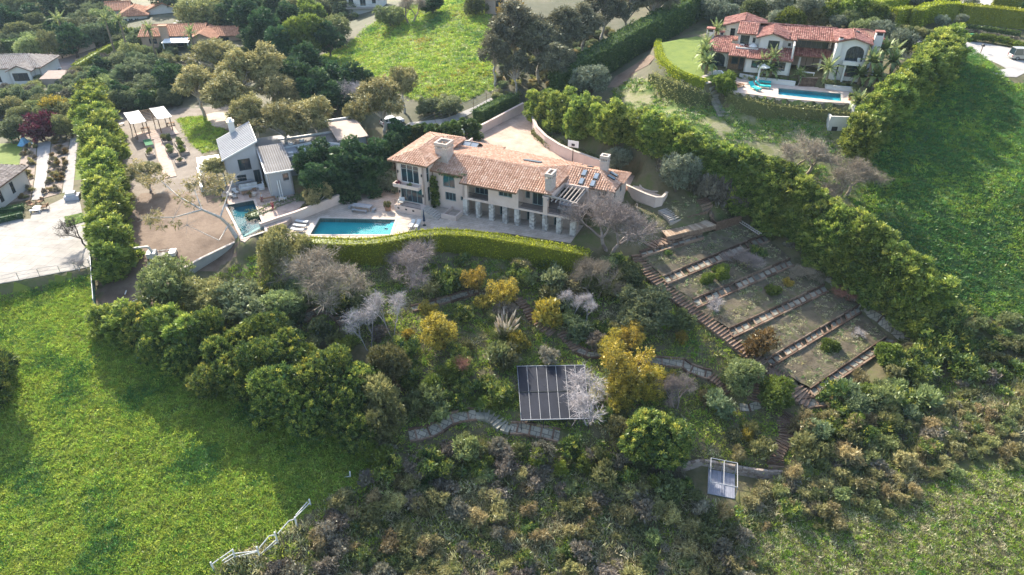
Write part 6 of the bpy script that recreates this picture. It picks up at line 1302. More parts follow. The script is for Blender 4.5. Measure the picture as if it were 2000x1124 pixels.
S1 = [ # key, x, y, width px, height/width, name, label
 ('scrubtree',322,556,104,.95,'pine_tree','rounded feathery pine just below the dirt lot'),
 ('scrubtree',405,580,90,.8,'oak_shrub','grey-green shrub right of the feathery pine'),('dusty',470,600,110,.7,'oak_shrub','wide dusty green shrub below the block wall'),('scrubtree',545,600,90,.7,'oak_shrub','dark spreading shrub above the curved garden path'),
 ('scrubtree',540,490,78,1.1,'golden_shrub','tall golden-green shrub at the left end of the curved hedge'),('scrubtree',588,480,50,.9,'golden_shrub','smaller golden-green shrub right beside the tall one'),
 ('bare_tan',630,535,200,.52,'bare_tree','huge dense leafless brown tree below the left end of the curved hedge'),('bare_mauve',800,520,150,.62,'bare_tree','wide leafless mauve tree under the middle of the curved hedge'),('bare_mauve',1195,432,185,.68,'bare_tree','large leafless mauve tree at the right corner of the pink villa'),
 ('bare_tan',1165,545,105,.8,'bare_tree','fuzzy leafless tan tree below the right end of the curved hedge'),('bare_white',716,640,74,1.35,'white_birch','pale leafless birch, left one of the pair in the garden'),('bare_white',760,612,80,1.3,'white_birch','pale leafless birch, right one of the pair in the garden'),
 ('bare_white',1118,598,52,1.2,'white_birch','slim pale birch below the fuzzy tan tree'),('bare_white',1146,604,46,1.3,'white_birch','second slim pale birch close to the fuzzy tan tree'),('bare_red',905,720,36,1.7,'red_twig_tree','thin reddish leafless sapling in the middle of the garden'),
 ('bare_white',1155,785,130,.85,'white_birch','wide white leafless tree over the right side of the black panels'),('bare_mauve',1325,765,80,1.0,'bare_tree','small leafless mauve tree right of the big yellow acacia'),('bare_low',1417,602,76,.55,'bare_fruit_tree','white leafless fruit tree on the third orchard terrace'),
 ('bare_mauve',1452,508,84,.55,'bare_fruit_tree','grey leafless fruit tree on the second orchard terrace'),('bare_tan',1575,540,70,.6,'bare_fruit_tree','rusty twiggy fruit tree at the right of the third terrace'),('bare_red',1650,578,60,.6,'bare_fruit_tree','reddish twiggy shrub at the right end of the fourth terrace'),('bare_low',1668,650,50,.55,'bare_fruit_tree','small bare sapling on the lowest orchard terrace'),
 ('bare_tan',1572,305,130,.6,'bare_tree','pale leafless tree on the rough lawn left of the white box'),('bare_tan',1655,345,130,.65,'bare_tree','pale leafless tree by the lower end of the slanting hedge'),('bare_tan',1625,385,90,.6,'bare_tree','tangled leafless tree behind the orchard hedge'),
 ('acacia',925,545,62,1.0,'yellow_acacia','round yellow acacia nearest the curved hedge'),('acacia',982,572,78,.95,'yellow_acacia','yellow acacia over the top of the garden stair'),('acacia',945,590,50,.8,'yellow_acacia','low golden bush left of the garden stair'),('acacia',836,608,52,1.0,'yellow_acacia','small upper yellow acacia left in the garden'),('acacia',855,645,88,.95,'yellow_acacia','broad yellow acacia left of the pampas grass'),
 ('acacia',1235,655,70,1.1,'yellow_acacia','top crown of the yellow acacia clump by the black panels'),('acacia',1195,672,66,1.0,'yellow_acacia','left yellow acacia of the clump by the black panels'),('acacia',1225,715,128,.95,'yellow_acacia','biggest yellow acacia right of the black panels'),('acacia',1270,745,84,.9,'yellow_acacia','lower right yellow acacia of the clump by the panels'),('acacia',1215,770,80,.9,'yellow_acacia','olive-yellow acacia below the biggest one'),
 ('dusty',1255,600,110,.8,'grey_green_shrub','large grey-green shrub left of the orchard stair'),('scrubtree',1230,540,60,.8,'grey_green_shrub','shrub between the leafless tan tree and the orchard stair'),
 ('laurel',1290,855,130,.9,'dark_shrub_tree','big dark green tree left above the dog kennel'),('scrubtree',1225,845,70,.9,'dark_shrub_tree','olive shrub left of the big dark tree'),('broadleaf',1515,770,66,.85,'bushy_shrub','bright bushy shrub beside the straight timber stair'),('broadleaf',1735,695,50,.9,'bushy_shrub','green shrub at the right end of the lowest terrace'),
 ('scrubtree',1450,735,80,.8,'garden_shrub','green shrub with yellow flowers left of the straight stair'),('broadleaf',1620,680,34,.9,'citrus_tree','pale leafy small tree on the lowest orchard terrace'),('s_rust',1487,668,74,.75,'rust_shrub','rust-brown bush on the fourth orchard terrace'),
 ('broadleaf',1408,535,34,1.0,'citrus_tree','left young citrus tree on the second orchard terrace'),('broadleaf',1380,548,30,.9,'citrus_tree','loose pale citrus on the second terrace, farthest left'),('broadleaf',1507,570,32,1.0,'citrus_tree','round citrus tree on the third terrace, left one'),('acacia',1538,555,30,1.0,'citrus_tree','round citrus tree full of yellow fruit on the third terrace'),('s_dark',1299,497,24,.9,'citrus_tree','dark round bush on the top orchard terrace'),('s_dark',1480,497,34,.9,'citrus_tree','dark bush behind the grey fruit tree'),
 ('olive',1205,312,56,.9,'olive_tree','grey-green olive tree behind the right chimney'),('olive',1325,335,78,1.0,'olive_tree','dark grey olive tree by the small side terrace'),('olive',760,366,52,1.1,'olive_tree','olive tree at the left corner of the pink villa'),
 ('olive',1760,92,58,1.1,'olive_tree','silvery tree between the white villa and the slanting hedge'),('olive',1155,165,76,.9,'olive_tree','silver-grey tree in the shade beside the tall dark hedge'),
 ('broadleaf',1418,165,42,1.1,'round_shrub','rounded dark shrub at the left end of the lap pool deck'),('s_red',1012,442,14,.9,'red_shrub','small crimson bush before the arcade'),('s_ficus',770,405,22,.8,'potted_shrub','bright shrub in a big pot at the corner of the villa terrace'),
 ('s_yellow',105,214,52,.8,'yellow_shrub','bright yellow flowering shrub left of the ficus row'),('s_green',140,216,56,.7,'garden_shrub','dark green shrub right of the yellow one'),('dusty',27,248,54,.9,'garden_shrub','grey-blue round shrub beyond the left lawn'),('s_red',82,248,62,.75,'bougainvillea','dark red bougainvillea over the garden arch'),('scrubtree',122,245,46,.9,'garden_shrub','green shrub right of the bougainvillea'),
 ('s_yellow',1332,660,24,.9,'gorse_bush','small round gorse bush full of yellow flowers'),
]
for k, x, y, w, hf, nm, lb in S1: seen(k, x, y, w, hf, nm, lb, 'shrub' if k.startswith('s_') or 'shrub' in nm else 'tree')
UE = 'eucalyptus trees by the meadow'
for x, y, w, k in ((1005,55,110,0),(965,105,78,1),(1050,85,96,1),(1085,125,80,0),(1010,140,70,1),(1105,60,100,0),(1140,48,90,1),(1180,20,90,0),(1225,8,90,1),(1280,-4,90,0),(1085,100,80,0)):
    seen('eucalyptus_dark', x, y, w, 1.3, 'eucalyptus_tree', 'drooping grey-green eucalyptus with pale trunk between the meadow and the tall dark hedge', 'tree', UE, var=k)
for i, (x, y, w, hf, lb) in enumerate(((492,228,96,1.2,'olive-gold eucalyptus over the grey house roof, left crown'),(552,238,112,1.1,'olive-gold eucalyptus in the middle above the grey house'),(612,228,100,1.1,'olive-gold eucalyptus right above the flat roof'),(745,200,118,1.1,'broad bronze eucalyptus beside the gravel road'),(785,165,74,1.3,'tall thin bronze eucalyptus rising behind the broad one'),(700,225,60,1.2,'small bronze eucalyptus left of the broad one'),(620,385,60,1.4,'slim eucalyptus with a pale trunk in front of the evergreens'),
    (415,110,100,1.0,'eucalyptus in the grove, far left'),(470,140,110,1.1,'eucalyptus in the grove, centre left'),(385,165,100,1.0,'eucalyptus in the grove above the paved drive circle'),(445,185,110,1.0,'eucalyptus in the grove, nearest the grey house'),(520,130,110,1.1,'eucalyptus in the grove, with white limbs'),(432,108,80,.9,'eucalyptus in the grove, below the orange roof'),(545,175,90,1.0,'eucalyptus in the grove, lower right'),(565,205,70,1,'yellowish eucalyptus low behind the grey house'))):
    seen('eucalyptus', x, y, w, hf, 'eucalyptus_tree', lb, 'tree', 'eucalyptus trees round the grey house' if i < 7 else 'eucalyptus grove on the upper left')
DE = 'dark evergreens left of the meadow'
for x, y, w in ((575,150,84),(600,120,80),(622,165,70),(650,190,66),(690,155,70),(715,165,56),(655,150,60),(600,185,70),(480,30,76),(520,50,76),(545,85,70),(500,70,60),(330,155,60),(355,150,50),(530,15,60),(450,20,60),(640,70,60),(560,30,60)):
    seen('evergreen', x, y, w, 1.15, 'evergreen_tree', 'dark evergreen tree among the woods left of the meadow', 'tree', DE)
for k, x, y, w, hf, lb in (('broadleaf',592,68,76,1.0,'light green round tree left of the meadow top'),('broadleaf',608,22,50,1.1,'light green tree left of the white block house'),('scrubtree',398,22,105,.55,'very wide flat-topped tree behind the orange roof'),('bare_white',690,195,70,1.1,'bare branched tree among the dark evergreens by the meadow'),('dusty',880,205,60,.6,'blue-green scrub at the foot of the meadow'),('dusty',835,205,50,.6,'pale scrub below the meadow by the road'),('scrubtree',655,55,60,.8,'shrubby tree beside the white block house'),('scrubtree',760,30,60,.6,'scrub on the left edge of the meadow top'),('scrubtree',930,8,50,.7,'scrub beside the concrete hut'),('s_rust',995,25,60,.7,'reddish scrub right of the concrete hut'),('evergreen',845,5,60,.6,'dark tree at the top edge above the meadow'),('bare_tan',800,15,70,.7,'bare scrub at the top edge of the meadow')):
    seen(k, x, y, w, hf, 'wood_tree', lb, 'tree')
MASS = 'mixed trees of the far wooded gardens'
gm = random.Random(4)
AV = [(px(((225,215),(345,205),(520,190),(640,250),(700,260),(440,410),(230,410)), 0)), [hw(-14,-3), hw(24,-3), hw(24,16), hw(-14,16)]]
HB = [px(((-20,105),(130,105),(150,185),(-20,185)), -1), px(((265,45),(470,45),(470,105),(265,105)), 3), px(((205,-10),(350,-10),(350,50),(205,50)), 3)]
GT = [tuft_mesh('grass_tuft', F_GRASS, s, 20, .5, .42, .07) for s in range(5)]; GTL = [tuft_mesh('scrub_tuft', F_SCRUB, s+50, 18, .5, .5, .08) for s in range(3)]
def fill(poly, n, opts, name, cat, group, wmin, wmax, avoid=(), seed=0, gap=22):
    g = random.Random(seed); xs = [p[0] for p in poly]; ys = [p[1] for p in poly]; done = []; k = 0; tries = 0
    while k < n and tries < n*40:
        tries += 1; x = g.uniform(min(xs), max(xs)); y = g.uniform(min(ys), max(ys))
        if not inpoly(x, y, poly) or any(inpoly(x, y, a) for a in avoid): continue
        if any((x-a)**2+(y-b)**2*2.5 < gap*gap for a, b in done): continue
        if any(segdist(np.array([x]), np.array([y-7.0]), ln, False)[0] < 24 for ln in PATH_PX): continue
        done.append((x, y)); key, hf, lb = g.choice(opts); seen(key, x, y, g.uniform(wmin, wmax), hf*g.uniform(.85,1.15), name, lb, cat, group); k += 1
OPF = [('dusty',.8,'blue-green bushy tree in the hazy gardens at the upper left'),('scrubtree',.8,'olive bushy tree in the hazy gardens at the upper left'),('evergreen',1.1,'dark tree in the hazy gardens at the upper left'),('dusty',.7,'blue-green bushy tree in the hazy gardens at the upper left')]
def relab(L, t): return [(a,b,l.replace('at the upper left', t)) for a,b,l in L]
fill([(-20,-10),(205,-10),(215,60),(190,75),(-20,100)], 42, relab(OPF,'in the top left corner'), 'garden_tree', 'tree', 'trees in the top left corner', 40, 64, [[(95,10),(135,10),(135,50),(95,50)]], 1)
fill([(130,185),(190,130),(260,105),(330,110),(350,190),(230,200),(190,180)], 26, relab(OPF,'below the golden hedge line'), 'garden_tree', 'tree', 'trees below the golden hedge line', 36, 56, (), 2)
fill([(-20,190),(95,185),(130,205),(90,225),(-20,230)], 12, relab(OPF[:2],'below the bungalow'), 'garden_tree', 'tree', 'trees below the bungalow', 34, 50, (), 3)
fill([(300,-15),(700,-15),(690,10),(560,40),(440,30),(330,0)], 22, relab(OPF+[('evergreen',1.1,OPF[2][2])],'along the top edge'), 'garden_tree', 'tree', 'trees along the top edge', 44, 66, (), 4)
fill([(220,60),(285,60),(280,80),(240,90)], 6, relab(OPF[:2],'between the two orange roofs'), 'garden_tree', 'tree', 'trees between the two orange roofs', 26, 40, (), 5)
fill([(285,105),(400,100),(400,90),(300,90)], 10, [('dusty',.8,'small blue-green shrub below the long orange roof')], 'garden_shrub', 'shrub', 'small shrubs below the long orange roof', 14, 22, (), 6, 10)
OPT = [('olive',.9,'silvery garden tree behind the white villa'),('scrubtree',.8,'olive garden tree behind the white villa'),('broadleaf',.9,'green garden tree behind the white villa')]
fill([(1395,-5),(1640,0),(1740,40),(1745,72),(1640,52),(1490,40),(1400,30)], 26, OPT, 'garden_tree', 'tree', 'garden trees behind the white villa', 38, 60, [[(1480,-5),(1535,-5),(1535,14),(1480,14)], [(1430,25),(1500,25),(1500,60),(1430,60)]], 7, 26)
fill([(1780,-10),(1860,-10),(1860,12),(1790,10)], 6, OPT[:2], 'garden_tree', 'tree', 'garden trees behind the white villa', 30, 44, (), 8)
for x, y, lb in ((1841,42,'left round olive in front of the long straight hedge'),(1878,42,'right round olive in front of the long straight hedge'),(1895,8,'silver bush on the upper path')): seen('olive', x, y, 28, .9, 'olive_tree', lb, 'tree')
for x, y, lb in ((1812,3,'dark column cypress at the top edge, left one'),(1868,6,'dark column cypress at the top edge, middle one'),(1996,18,'dark column cypress at the right corner')): seen('evergreen', x, y, 12, 2.6, 'column_cypress', lb, 'tree')
for x, y in along(((1893,74),(1930,76),(1965,82),(1995,92)), 13): seen('s_lime', x, y, 16, .8, 'round_shrub', 'small round shrub in the row along the road', 'shrub', 'round shrubs along the road')
for x, y in along(((1765,58),(1790,62),(1830,68),(1860,72)), 9): seen('s_green', x, y, 22, .8, 'round_shrub', 'low green shrub by the villa forecourt', 'shrub', 'shrubs by the villa forecourt')
for x, y in along(((1885,62),(1920,68),(1985,78)), 12): seen('s_grey', x, y, 16, .6, 'lavender_bush', 'grey lavender bush under the long straight hedge', 'shrub', 'lavender bushes under the long straight hedge')
for x, y in along(((1440,152),(1480,156),(1520,162),(1556,166)), 14): seen('s_green', x, y, 16, .6, 'border_shrub', 'low border shrub in front of the white villa', 'shrub', 'border shrubs in front of the white villa')
for x, y in along(((1612,162),(1640,168),(1672,173)), 9): seen('s_green', x, y, 18, .6, 'border_shrub', 'low border shrub in front of the white villa', 'shrub', 'border shrubs in front of the white villa')
for x, y in along(((862,405),(880,408),(900,412)), 6): seen('s_green', x, y, 14, .8, 'planter_shrub', 'small shrub in the planter beside the villa steps', 'shrub', 'shrubs in the planter beside the villa steps')
for x, y in along(((1300,335),(1360,365),(1400,378),(1440,392),(1460,405)), 12): seen('s_grey', x, y-6, 40, 1.1, 'grey_hedge_shrub', 'bare grey shrub along the foot of the orchard hedge', 'shrub', 'bare grey shrubs at the foot of the orchard hedge')
for x, y in along(((1830,610),(1860,640),(1880,680),(1900,730),(1830,660),(1800,720)), 14): seen('s_dark', x, y, 60, .7, 'dark_bush', 'dark bush in the gully below the orchard hedge', 'shrub', 'dark bushes in the gully below the orchard hedge')
# ivy column on the villa, by the mid wing
iv = crown('ivy', [(0,-.2,z,.75-.05*z,.4,.9) for z in (.6,1.8,3.0,4.2)], F_DARK, dens=9, k=14, tr=.25, ll=.26, lw=.16, seed=3); t = obj('ivy', iv, None, (*hw(-5.5,.6), .3), H_ANG); tag(t, 'dark ivy climbing the villa wall beside the tower', 'climber')
iv = crown('wall_vine', [(x,-.1,.1*abs(x),.5,.2,.22) for x in np.arange(-2.2,2.3,.55)], F_SCRUB, dens=14, k=10, tr=.2, ll=.22, lw=.12, seed=4); t = obj('wall_vine', iv, None, (*hw(-2.4,.75), 6.0), H_ANG); tag(t, 'thin vine hanging above the arched villa window', 'climber')
# ------------------------------------------------------------------ garden shrubs one can count, and the cover nobody could
AVG = [[(1005,700),(1150,700),(1160,830),(1010,830)], [tz(100,350), tz(470,180), tz(800,300), tz(1400,795), tz(1000,1080), tz(880,1060), tz(700,900), tz(160,440)], [(1310,905),(1520,915),(1480,985),(1400,995),(1330,965)]]
OPG = [('s_green',.8,'olive-green shrub on the garden slope below the villa'),('s_dry',.75,'dry brown shrub on the garden slope below the villa'),('s_dark',.8,'dark green shrub on the garden slope below the villa'),('s_blue',.7,'dusty green shrub on the garden slope below the villa'),('s_yellow',.8,'golden flowering shrub on the garden slope below the villa'),('s_grey',.7,'grey twiggy shrub on the garden slope below the villa')]
fill([(880,500),(1150,510),(1240,500),(1300,580),(1440,700),(1480,800),(1500,900),(1330,890),(1160,830),(1000,690),(860,680),(700,640),(830,560)], 64, OPG, 'garden_shrub', 'shrub', 'shrubs on the garden slope', 26, 58, AVG, 11, 22)
fill([(790,680),(1000,690),(1005,800),(940,800),(830,840),(800,780)], 22, [('s_lime',.6,'bright green low shrub left of the black panels'),('s_green',.8,'olive shrub left of the black panels'),('s_dark',.8,'dark shrub left of the black panels')], 'garden_shrub', 'shrub', 'shrubs left of the black panels', 28, 56, (), 12, 24)
fill([(480,560),(700,560),(740,600),(650,680),(500,640)], 26, OPG[2:4]+OPG[:1], 'garden_shrub', 'shrub', 'shrubs on the garden slope', 30, 60, (), 13, 26)
fill([(700,880),(900,850),(1100,870),(1320,900),(1350,960),(1150,930),(900,920),(760,920)], 40, [('s_grey',.7,'mauve-grey twiggy shrub along the foot of the garden'),('s_dark',.8,'dark shrub along the foot of the garden'),('s_green',.8,'olive shrub along the foot of the garden'),('s_lime',.8,'bright shrub along the foot of the garden')], 'garden_shrub', 'shrub', 'shrubs along the foot of the garden', 30, 60, (), 14, 24)
fill([(1520,800),(1760,700),(1830,780),(1700,900),(1540,880)], 40, [(a,b,l.replace('garden slope below the villa','bank right of the lower stair')) for a,b,l in OPG[:4]]+[('s_lime',.7,'bright green shrub on the bank right of the lower stair')], 'bank_shrub', 'shrub', 'shrubs on the bank right of the lower stair', 34, 64, (), 15, 26)
wp = lambda pts: [tuple(p[:2]) for p in atp(pts)]
SV = [LIB[k][i] for k in ('s_dark','s_green','s_dry','s_grey','s_green','s_dry') for i in (0,1)]
GTW = [tuft_mesh('weed_tuft', F_LIME, s+10, 14, .35, .35, .12, .5, .9) for s in range(2)]
GTY = [tuft_mesh('yellow_grass_tuft', F_GRASSY, s+40, 18, .5, .38, .07) for s in range(3)]; GTD = [tuft_mesh('deep_tuft', F_GRASSD, s+20, 20, .5, .42, .07) for s in range(4)]; GTS = [tuft_mesh('straw_tuft', F_STRAW, s+30, 16, .4, .45, .05) for s in range(3)]
SCR = wp([(640,985),(720,930),(900,910),(1150,935),(1330,960),(1420,1000),(1540,930),(1700,880),(1850,790),(1900,720),(2100,700),(2100,830),(1900,860),(1760,960),(1560,1010),(1450,1060),(1500,1140),(1500,1190),(380,1190),(440,1095),(545,1045)])
FENCEP = path_strip(wp([(405,1118),(455,1097),(505,1090),(540,1064),(578,1032),(607,988),(640,970)]), 4.5)
scatter('scrub', 'tangled olive and brown scrub covering the bank along the bottom', 'scrub', spread(SCR, .5, 2, (FENCEP,), None, .9), SV, .3, 1.25, .8, 2, .1, 6)
scatter('scrub_cover', 'low weeds and dry grass between the scrub along the bottom', 'ground cover', spread(SCR, 7, 42, clear=.8), GTD[:1]+GTL+GTY[:1]+GTS+GTL[:1]+GTS[:2], .8, 1.9, 1.0, 42, .25, 8)
SCR2 = wp([(1540,930),(1700,880),(1850,790),(2100,830),(2100,900),(1880,930),(1740,1010),(1560,1060)])
scatter('dry_scrub', 'straw-brown scrub on the bank at the lower right', 'scrub', spread(SCR2, .4, 3), [LIB[k][i] for k in ('s_dry','s_green','s_dry') for i in (0,1)], .4, 1.0, .9, 3, .1, 6)
scatter('meadow_grass', 'lush sunlit grass of the field at the lower left', 'grass', spread(G_FIELD, 20, 4), GTD[:3]+GT[:4]+GTY[:1]+GTW[:1]+GT[:2]+GTY[1:2], .45, 1.15, .75, 4, .25, 14)
scatter('slope_grass', 'grass covering the slope at the right, its green darkened to add shade', 'grass', spread(G_SLOPE, 9, 5), GTD[:2]+GTW[:1]+GTD[2:]+GT[:2]+GTW[1:], .55, 1.35, .8, 5, .2, 12)
scatter('hill_grass', 'bright grass of the meadow at the top', 'grass', spread(G_MEADOW, 2.6, 6), GTD[:2]+GT[:4]+GTY[:1]+GT[:1]+[tuft_mesh('mustard_tuft', F_YEL, 77, 12, .4, .4, .1, .6)], 1.0, 2.2, .6, 6, .2, 16)
scatter('rough_grass', 'patchy weeds and pale grass on the sloping lawn below the white villa', 'grass', spread(G_LAWNSLOPE, 4.5, 7, (), lambda x, y, g: blotch(x,y,9,2) > .34), GTD+GT[:2]+GTS[:1]+GTW, .7, 1.4, .8, 7, .15)
scatter('bright_grass', 'grass of the small garden lawn beside the grey house', 'grass', spread(G_GARDENLAWN, 7, 8), GT+GTW, .6, 1.2, .8, 8, .15)
GAR = wp([(700,490),(1150,510),(1245,500),(1560,780),(1900,720),(1700,900),(1520,920),(1320,905),(1150,930),(900,915),(760,880),(800,700),(560,640),(300,650),(270,605),(380,560),(490,500),(560,480)])
TB = TERR_BED; SOLP = wp([(1005,712),(1145,712),(1155,825),(1015,825)])
scatter('ground_cover', 'mixed weeds and low growth over the garden slope', 'ground cover', spread(GAR, 4.6, 9, (TB,), None, .75), GTS+GTL+GTY+GT[:3]+GTW+GTD[:2]+GTY[:1], .7, 1.6, .75, 9, .2, 8)
DRYP = wp([(1430,1075),(1500,1030),(1600,995),(1740,975),(1900,915),(2100,885),(2150,1200),(1500,1200),(1460,1110)])
scatter('dry_grass', 'pale dry grass at the lower right corner', 'grass', spread(DRYP, 20, 10), GTD[:1]+GT[:3]+GTS[:2]+GT[:2]+GTL[:1]+GTS[:2]+GTY[:2]+GTS[:1], .45, 1.0, .9, 10, .3, 7)
scatter('bed_weeds', 'sparse weeds on the orchard terraces', 'ground cover', np.array([in_bed(*q) for q in [(random.randrange(5), random.uniform(.02,.98), random.uniform(.04,.96)) for _ in range(3200)] if blotch(q[1]*20, q[2]*8+q[0]*7, 5, 3) > .45]), GTS+GTS+GTL[:2]+GTD[:1], .3, .9, .5, 11, .3)
LC = wp([(820,800),(850,770),(1000,770),(1005,800),(960,800),(900,805),(840,830)])
scatter('green_cover', 'bright green low ground cover above the curved stone stair', 'ground cover', spread(LC, 2.5, 12), [LIB['s_lime'][0], LIB['s_lime'][1]], .3, .55, .7, 12)
FARS = wp([(-20,190),(230,110),(330,105),(520,180),(230,205),(150,260),(-20,260)])
scatter('far_scrub', 'low bluish scrub in the gardens at the upper left', 'scrub', spread(FARS, .16, 13), [LIB[k][i] for k in ('s_blue','s_green','s_grey') for i in (0,1)], .8, 1.7, .8, 13)
FARS2 = wp([(-30,-10),(750,-10),(620,110),(560,140),(280,110),(200,80),(-30,100)])
scatter('wood_undergrowth', 'undergrowth beneath the far trees at the top left', 'scrub', spread(FARS2, .07, 14, HB), [LIB[k][i] for k in ('s_blue','s_dark','s_green') for i in (0,1)], 1.0, 2.4, .8, 14)
BEDW = wp([(102,276),(136,273),(128,330),(120,378),(86,388),(96,330)]); BEDV = wp([(48,282),(72,281),(68,340),(60,390),(18,398),(32,350)])
for pl, n, sd in ((BEDW, 46, 1), (BEDV, 26, 2)):
    pp = spread(pl, 1.0, 20+sd); random.shuffle(pp if isinstance(pp, list) else (pp := list(pp)))
    for p in pp[:n]: plant(random.choice(('s_dry','s_rust','s_grey')), 'rose_bush', 'small brownish rose bush in the beds between the grey gravel paths', 'shrub', p, random.uniform(.6,1.0), random.uniform(.8,1.3), None, 'rose bushes in the gravel garden')

scatter('hedge_undergrowth', 'dry undergrowth along the foot of the orchard hedge', 'scrub', spread(wp([(1420,420),(1490,465),(1560,530),(1640,590),(1700,640),(1790,710),(1830,640),(1700,560),(1600,470),(1520,400)]), .9, 51, (TB,), None, .6), [LIB[k][i] for k in ('s_dry','s_grey','s_green') for i in (0,1)], .35, .9, .9, 51)
scatter('gully_scrub', 'dark scrub filling the gully at the right edge', 'scrub', spread(wp([(1830,600),(1960,625),(2110,650),(2110,720),(1900,760),(1850,720)]), .5, 52), [LIB[k][i] for k in ('s_dark','s_green') for i in (0,1)], .6, 1.3, .9, 52)
scatter('bank_weeds', 'weeds on the bare ground round the villa bank', 'ground cover', spread(wp([(1230,420),(1300,395),(1440,385),(1470,400),(1330,470),(1250,480)]), 2.5, 53, (TB,), None, .9), GTS+GTL+GTD[:1], .5, 1.1, .7, 53, .2)

scatter('track_undergrowth', 'dry undergrowth beneath the eucalyptus trees by the meadow', 'scrub', spread(wp([(950,215),(1000,180),(1090,185),(1180,140),(1250,90),(1180,60),(970,60),(970,180)]), .3, 61), [LIB[k][i] for k in ('s_dry','s_green','s_blue') for i in (0,1)], .4, 1.1, .8, 61)
# ------------------------------------------------------------------ people
SKIN = plain('skin', (.42,.27,.20), .6); 
def cloth(nm, c): return surf(nm, [tuple(x*.8 for x in c), c], 6, bump=.2)
def skinned(name, verts, edges, mat, parent, root=0):
    me = bpy.data.meshes.new(name); me.from_pydata([v[:3] for v in verts], edges, []); me.materials.append(mat); o = obj(name, me, parent)
    md = o.modifiers.new('skin', 'SKIN'); md.use_smooth_shade = True
    for i, d in enumerate(me.skin_vertices[0].data): r = verts[i][3]; d.radius = (r, verts[i][4] if len(verts[i]) > 4 else r); d.use_root = (i == root)
    s = o.modifiers.new('sub', 'SUBSURF'); s.levels = 1; s.render_levels = 1; return o
def person(label, loc, rot, top, bottom, hair, stride=.22, bend=.0):
    t = thing('person', label, 'person', loc, rot)
    V_ = [(0,0,.95,.15,.11),(0,-.02-bend*.3,1.2,.14,.10),(0,-.03-bend*.6,1.40,.16,.09),(0,-.03-bend*.8,1.50,.055),(0,-.06-bend,1.60,.095,.11),(0,-.05-bend,1.70,.07,.08),
      (-.18,-.03-bend*.6,1.42,.055),(-.26,-.06,1.16,.045),(-.24,-.22,.96,.035),(-.23,-.29,.90,.03), (.18,-.03-bend*.6,1.42,.055),(.27,.02,1.15,.045),(.27,.06,.93,.035),(.27,.05,.85,.03),
      (-.10,0,.90,.10),(-.11,-stride*.7,.50,.07),(-.11,-stride*.8,.10,.045),(-.11,-stride*.8-.15,.04,.04), (.10,0,.90,.10),(.11,stride*.5,.50,.07),(.11,stride*1.1,.10,.045),(.11,stride*1.1-.14,.04,.04)]
    E_ = [(0,1),(1,2),(2,3),(3,4),(4,5),(2,6),(6,7),(7,8),(8,9),(2,10),(10,11),(11,12),(12,13),(0,14),(14,15),(15,16),(16,17),(0,18),(18,19),(19,20),(20,21)]
    skinned('body', V_, E_, SKIN, t)
    g = lambda ids, k: [(*V_[i][:3], V_[i][3]*k, (V_[i][4] if len(V_[i]) > 4 else V_[i][3])*k) for i in ids]
    skinned('shirt', g([0,1,2,6,7,10,11], 1.14), [(0,1),(1,2),(2,3),(3,4),(2,5),(5,6)], top, t)
    skinned('trousers', g([0,14,15,16,18,19,20], 1.16), [(0,1),(1,2),(2,3),(0,4),(4,5),(5,6)], bottom, t)
    MB().ball((0,-.03-bend,1.655), .105, .12, .10).build('hair', hair, t, smooth=True)
    for x in (-.035,.035): MB().ball((x,-.165-bend,1.62), .013, n_ if False else .013, .013, 5, 4).build('eye', IRON, t)
    return t
E_ANG = GA
RED = cloth('red_cloth', (.30,.03,.06)); HAIRD = plain('dark_hair', (.03,.02,.015), .5)
q = P(534,411,1.06); person('person in a red top and red trousers walking on the grey house patio', tuple(q), .6, RED, RED, HAIRD, .3)
q = P(513,396,1.06); person('person in a white top standing beside the low table on the patio', tuple(q), 2.2, cloth('white_cloth', (.6,.6,.62)), cloth('maroon_cloth', (.25,.10,.10)), plain('fair_hair', (.30,.24,.15)), .1)
# ------------------------------------------------------------------ patio and terrace furniture
CUSH = surf('white_cushion', [(.52,.51,.49),(.60,.59,.57)], 2, bump=.1); TEAK = surf('teak', [(.20,.11,.06),(.30,.18,.10)], 3, tint=.3); GREYW = surf('grey_wood', [(.26,.26,.27),(.36,.36,.37)], 3, tint=.3); TURQ = surf('turquoise_cushion', [(.02,.38,.38),(.04,.50,.48)], 2, bump=.1); NAVY = cloth('navy_canvas', (.03,.05,.09)); WCAN = surf('white_canvas', [(.58,.57,.55),(.68,.67,.65)], 1.5, bump=.1)
def table(label, loc, rot, l, w, h, mat, name='dining_table'):
    t = thing(name, label, 'table', loc, rot); n = 6
    for k in range(n): MB().box(-l/2, l/2, -w/2+w*k/n+.008, -w/2+w*(k+1)/n-.008, h-.06, h, t=random.random()).build('top_board', mat, t)
    for x in (-1,1):
        for y in (-1,1): MB().box(x*(l/2-.15)-.05, x*(l/2-.15)+.05, y*(w/2-.1)-.05, y*(w/2-.1)+.05, 0, h-.06).build('leg', mat, t)
    return t
def bench(label, loc, rot, l, w=.45, mat=None, group=None):
    t = thing('bench', label, 'bench', loc, rot, group)
    for k in range(3): MB().box(-l/2, l/2, -w/2+w*k/3+.01, -w/2+w*(k+1)/3-.01, .39, .45, t=random.random()).build('seat_board', mat, t)
    for x in (-1,1): MB().box(x*(l/2-.12)-.05, x*(l/2-.12)+.05, -w/2+.03, w/2-.03, 0, .39).build('leg', mat, t)
    return t
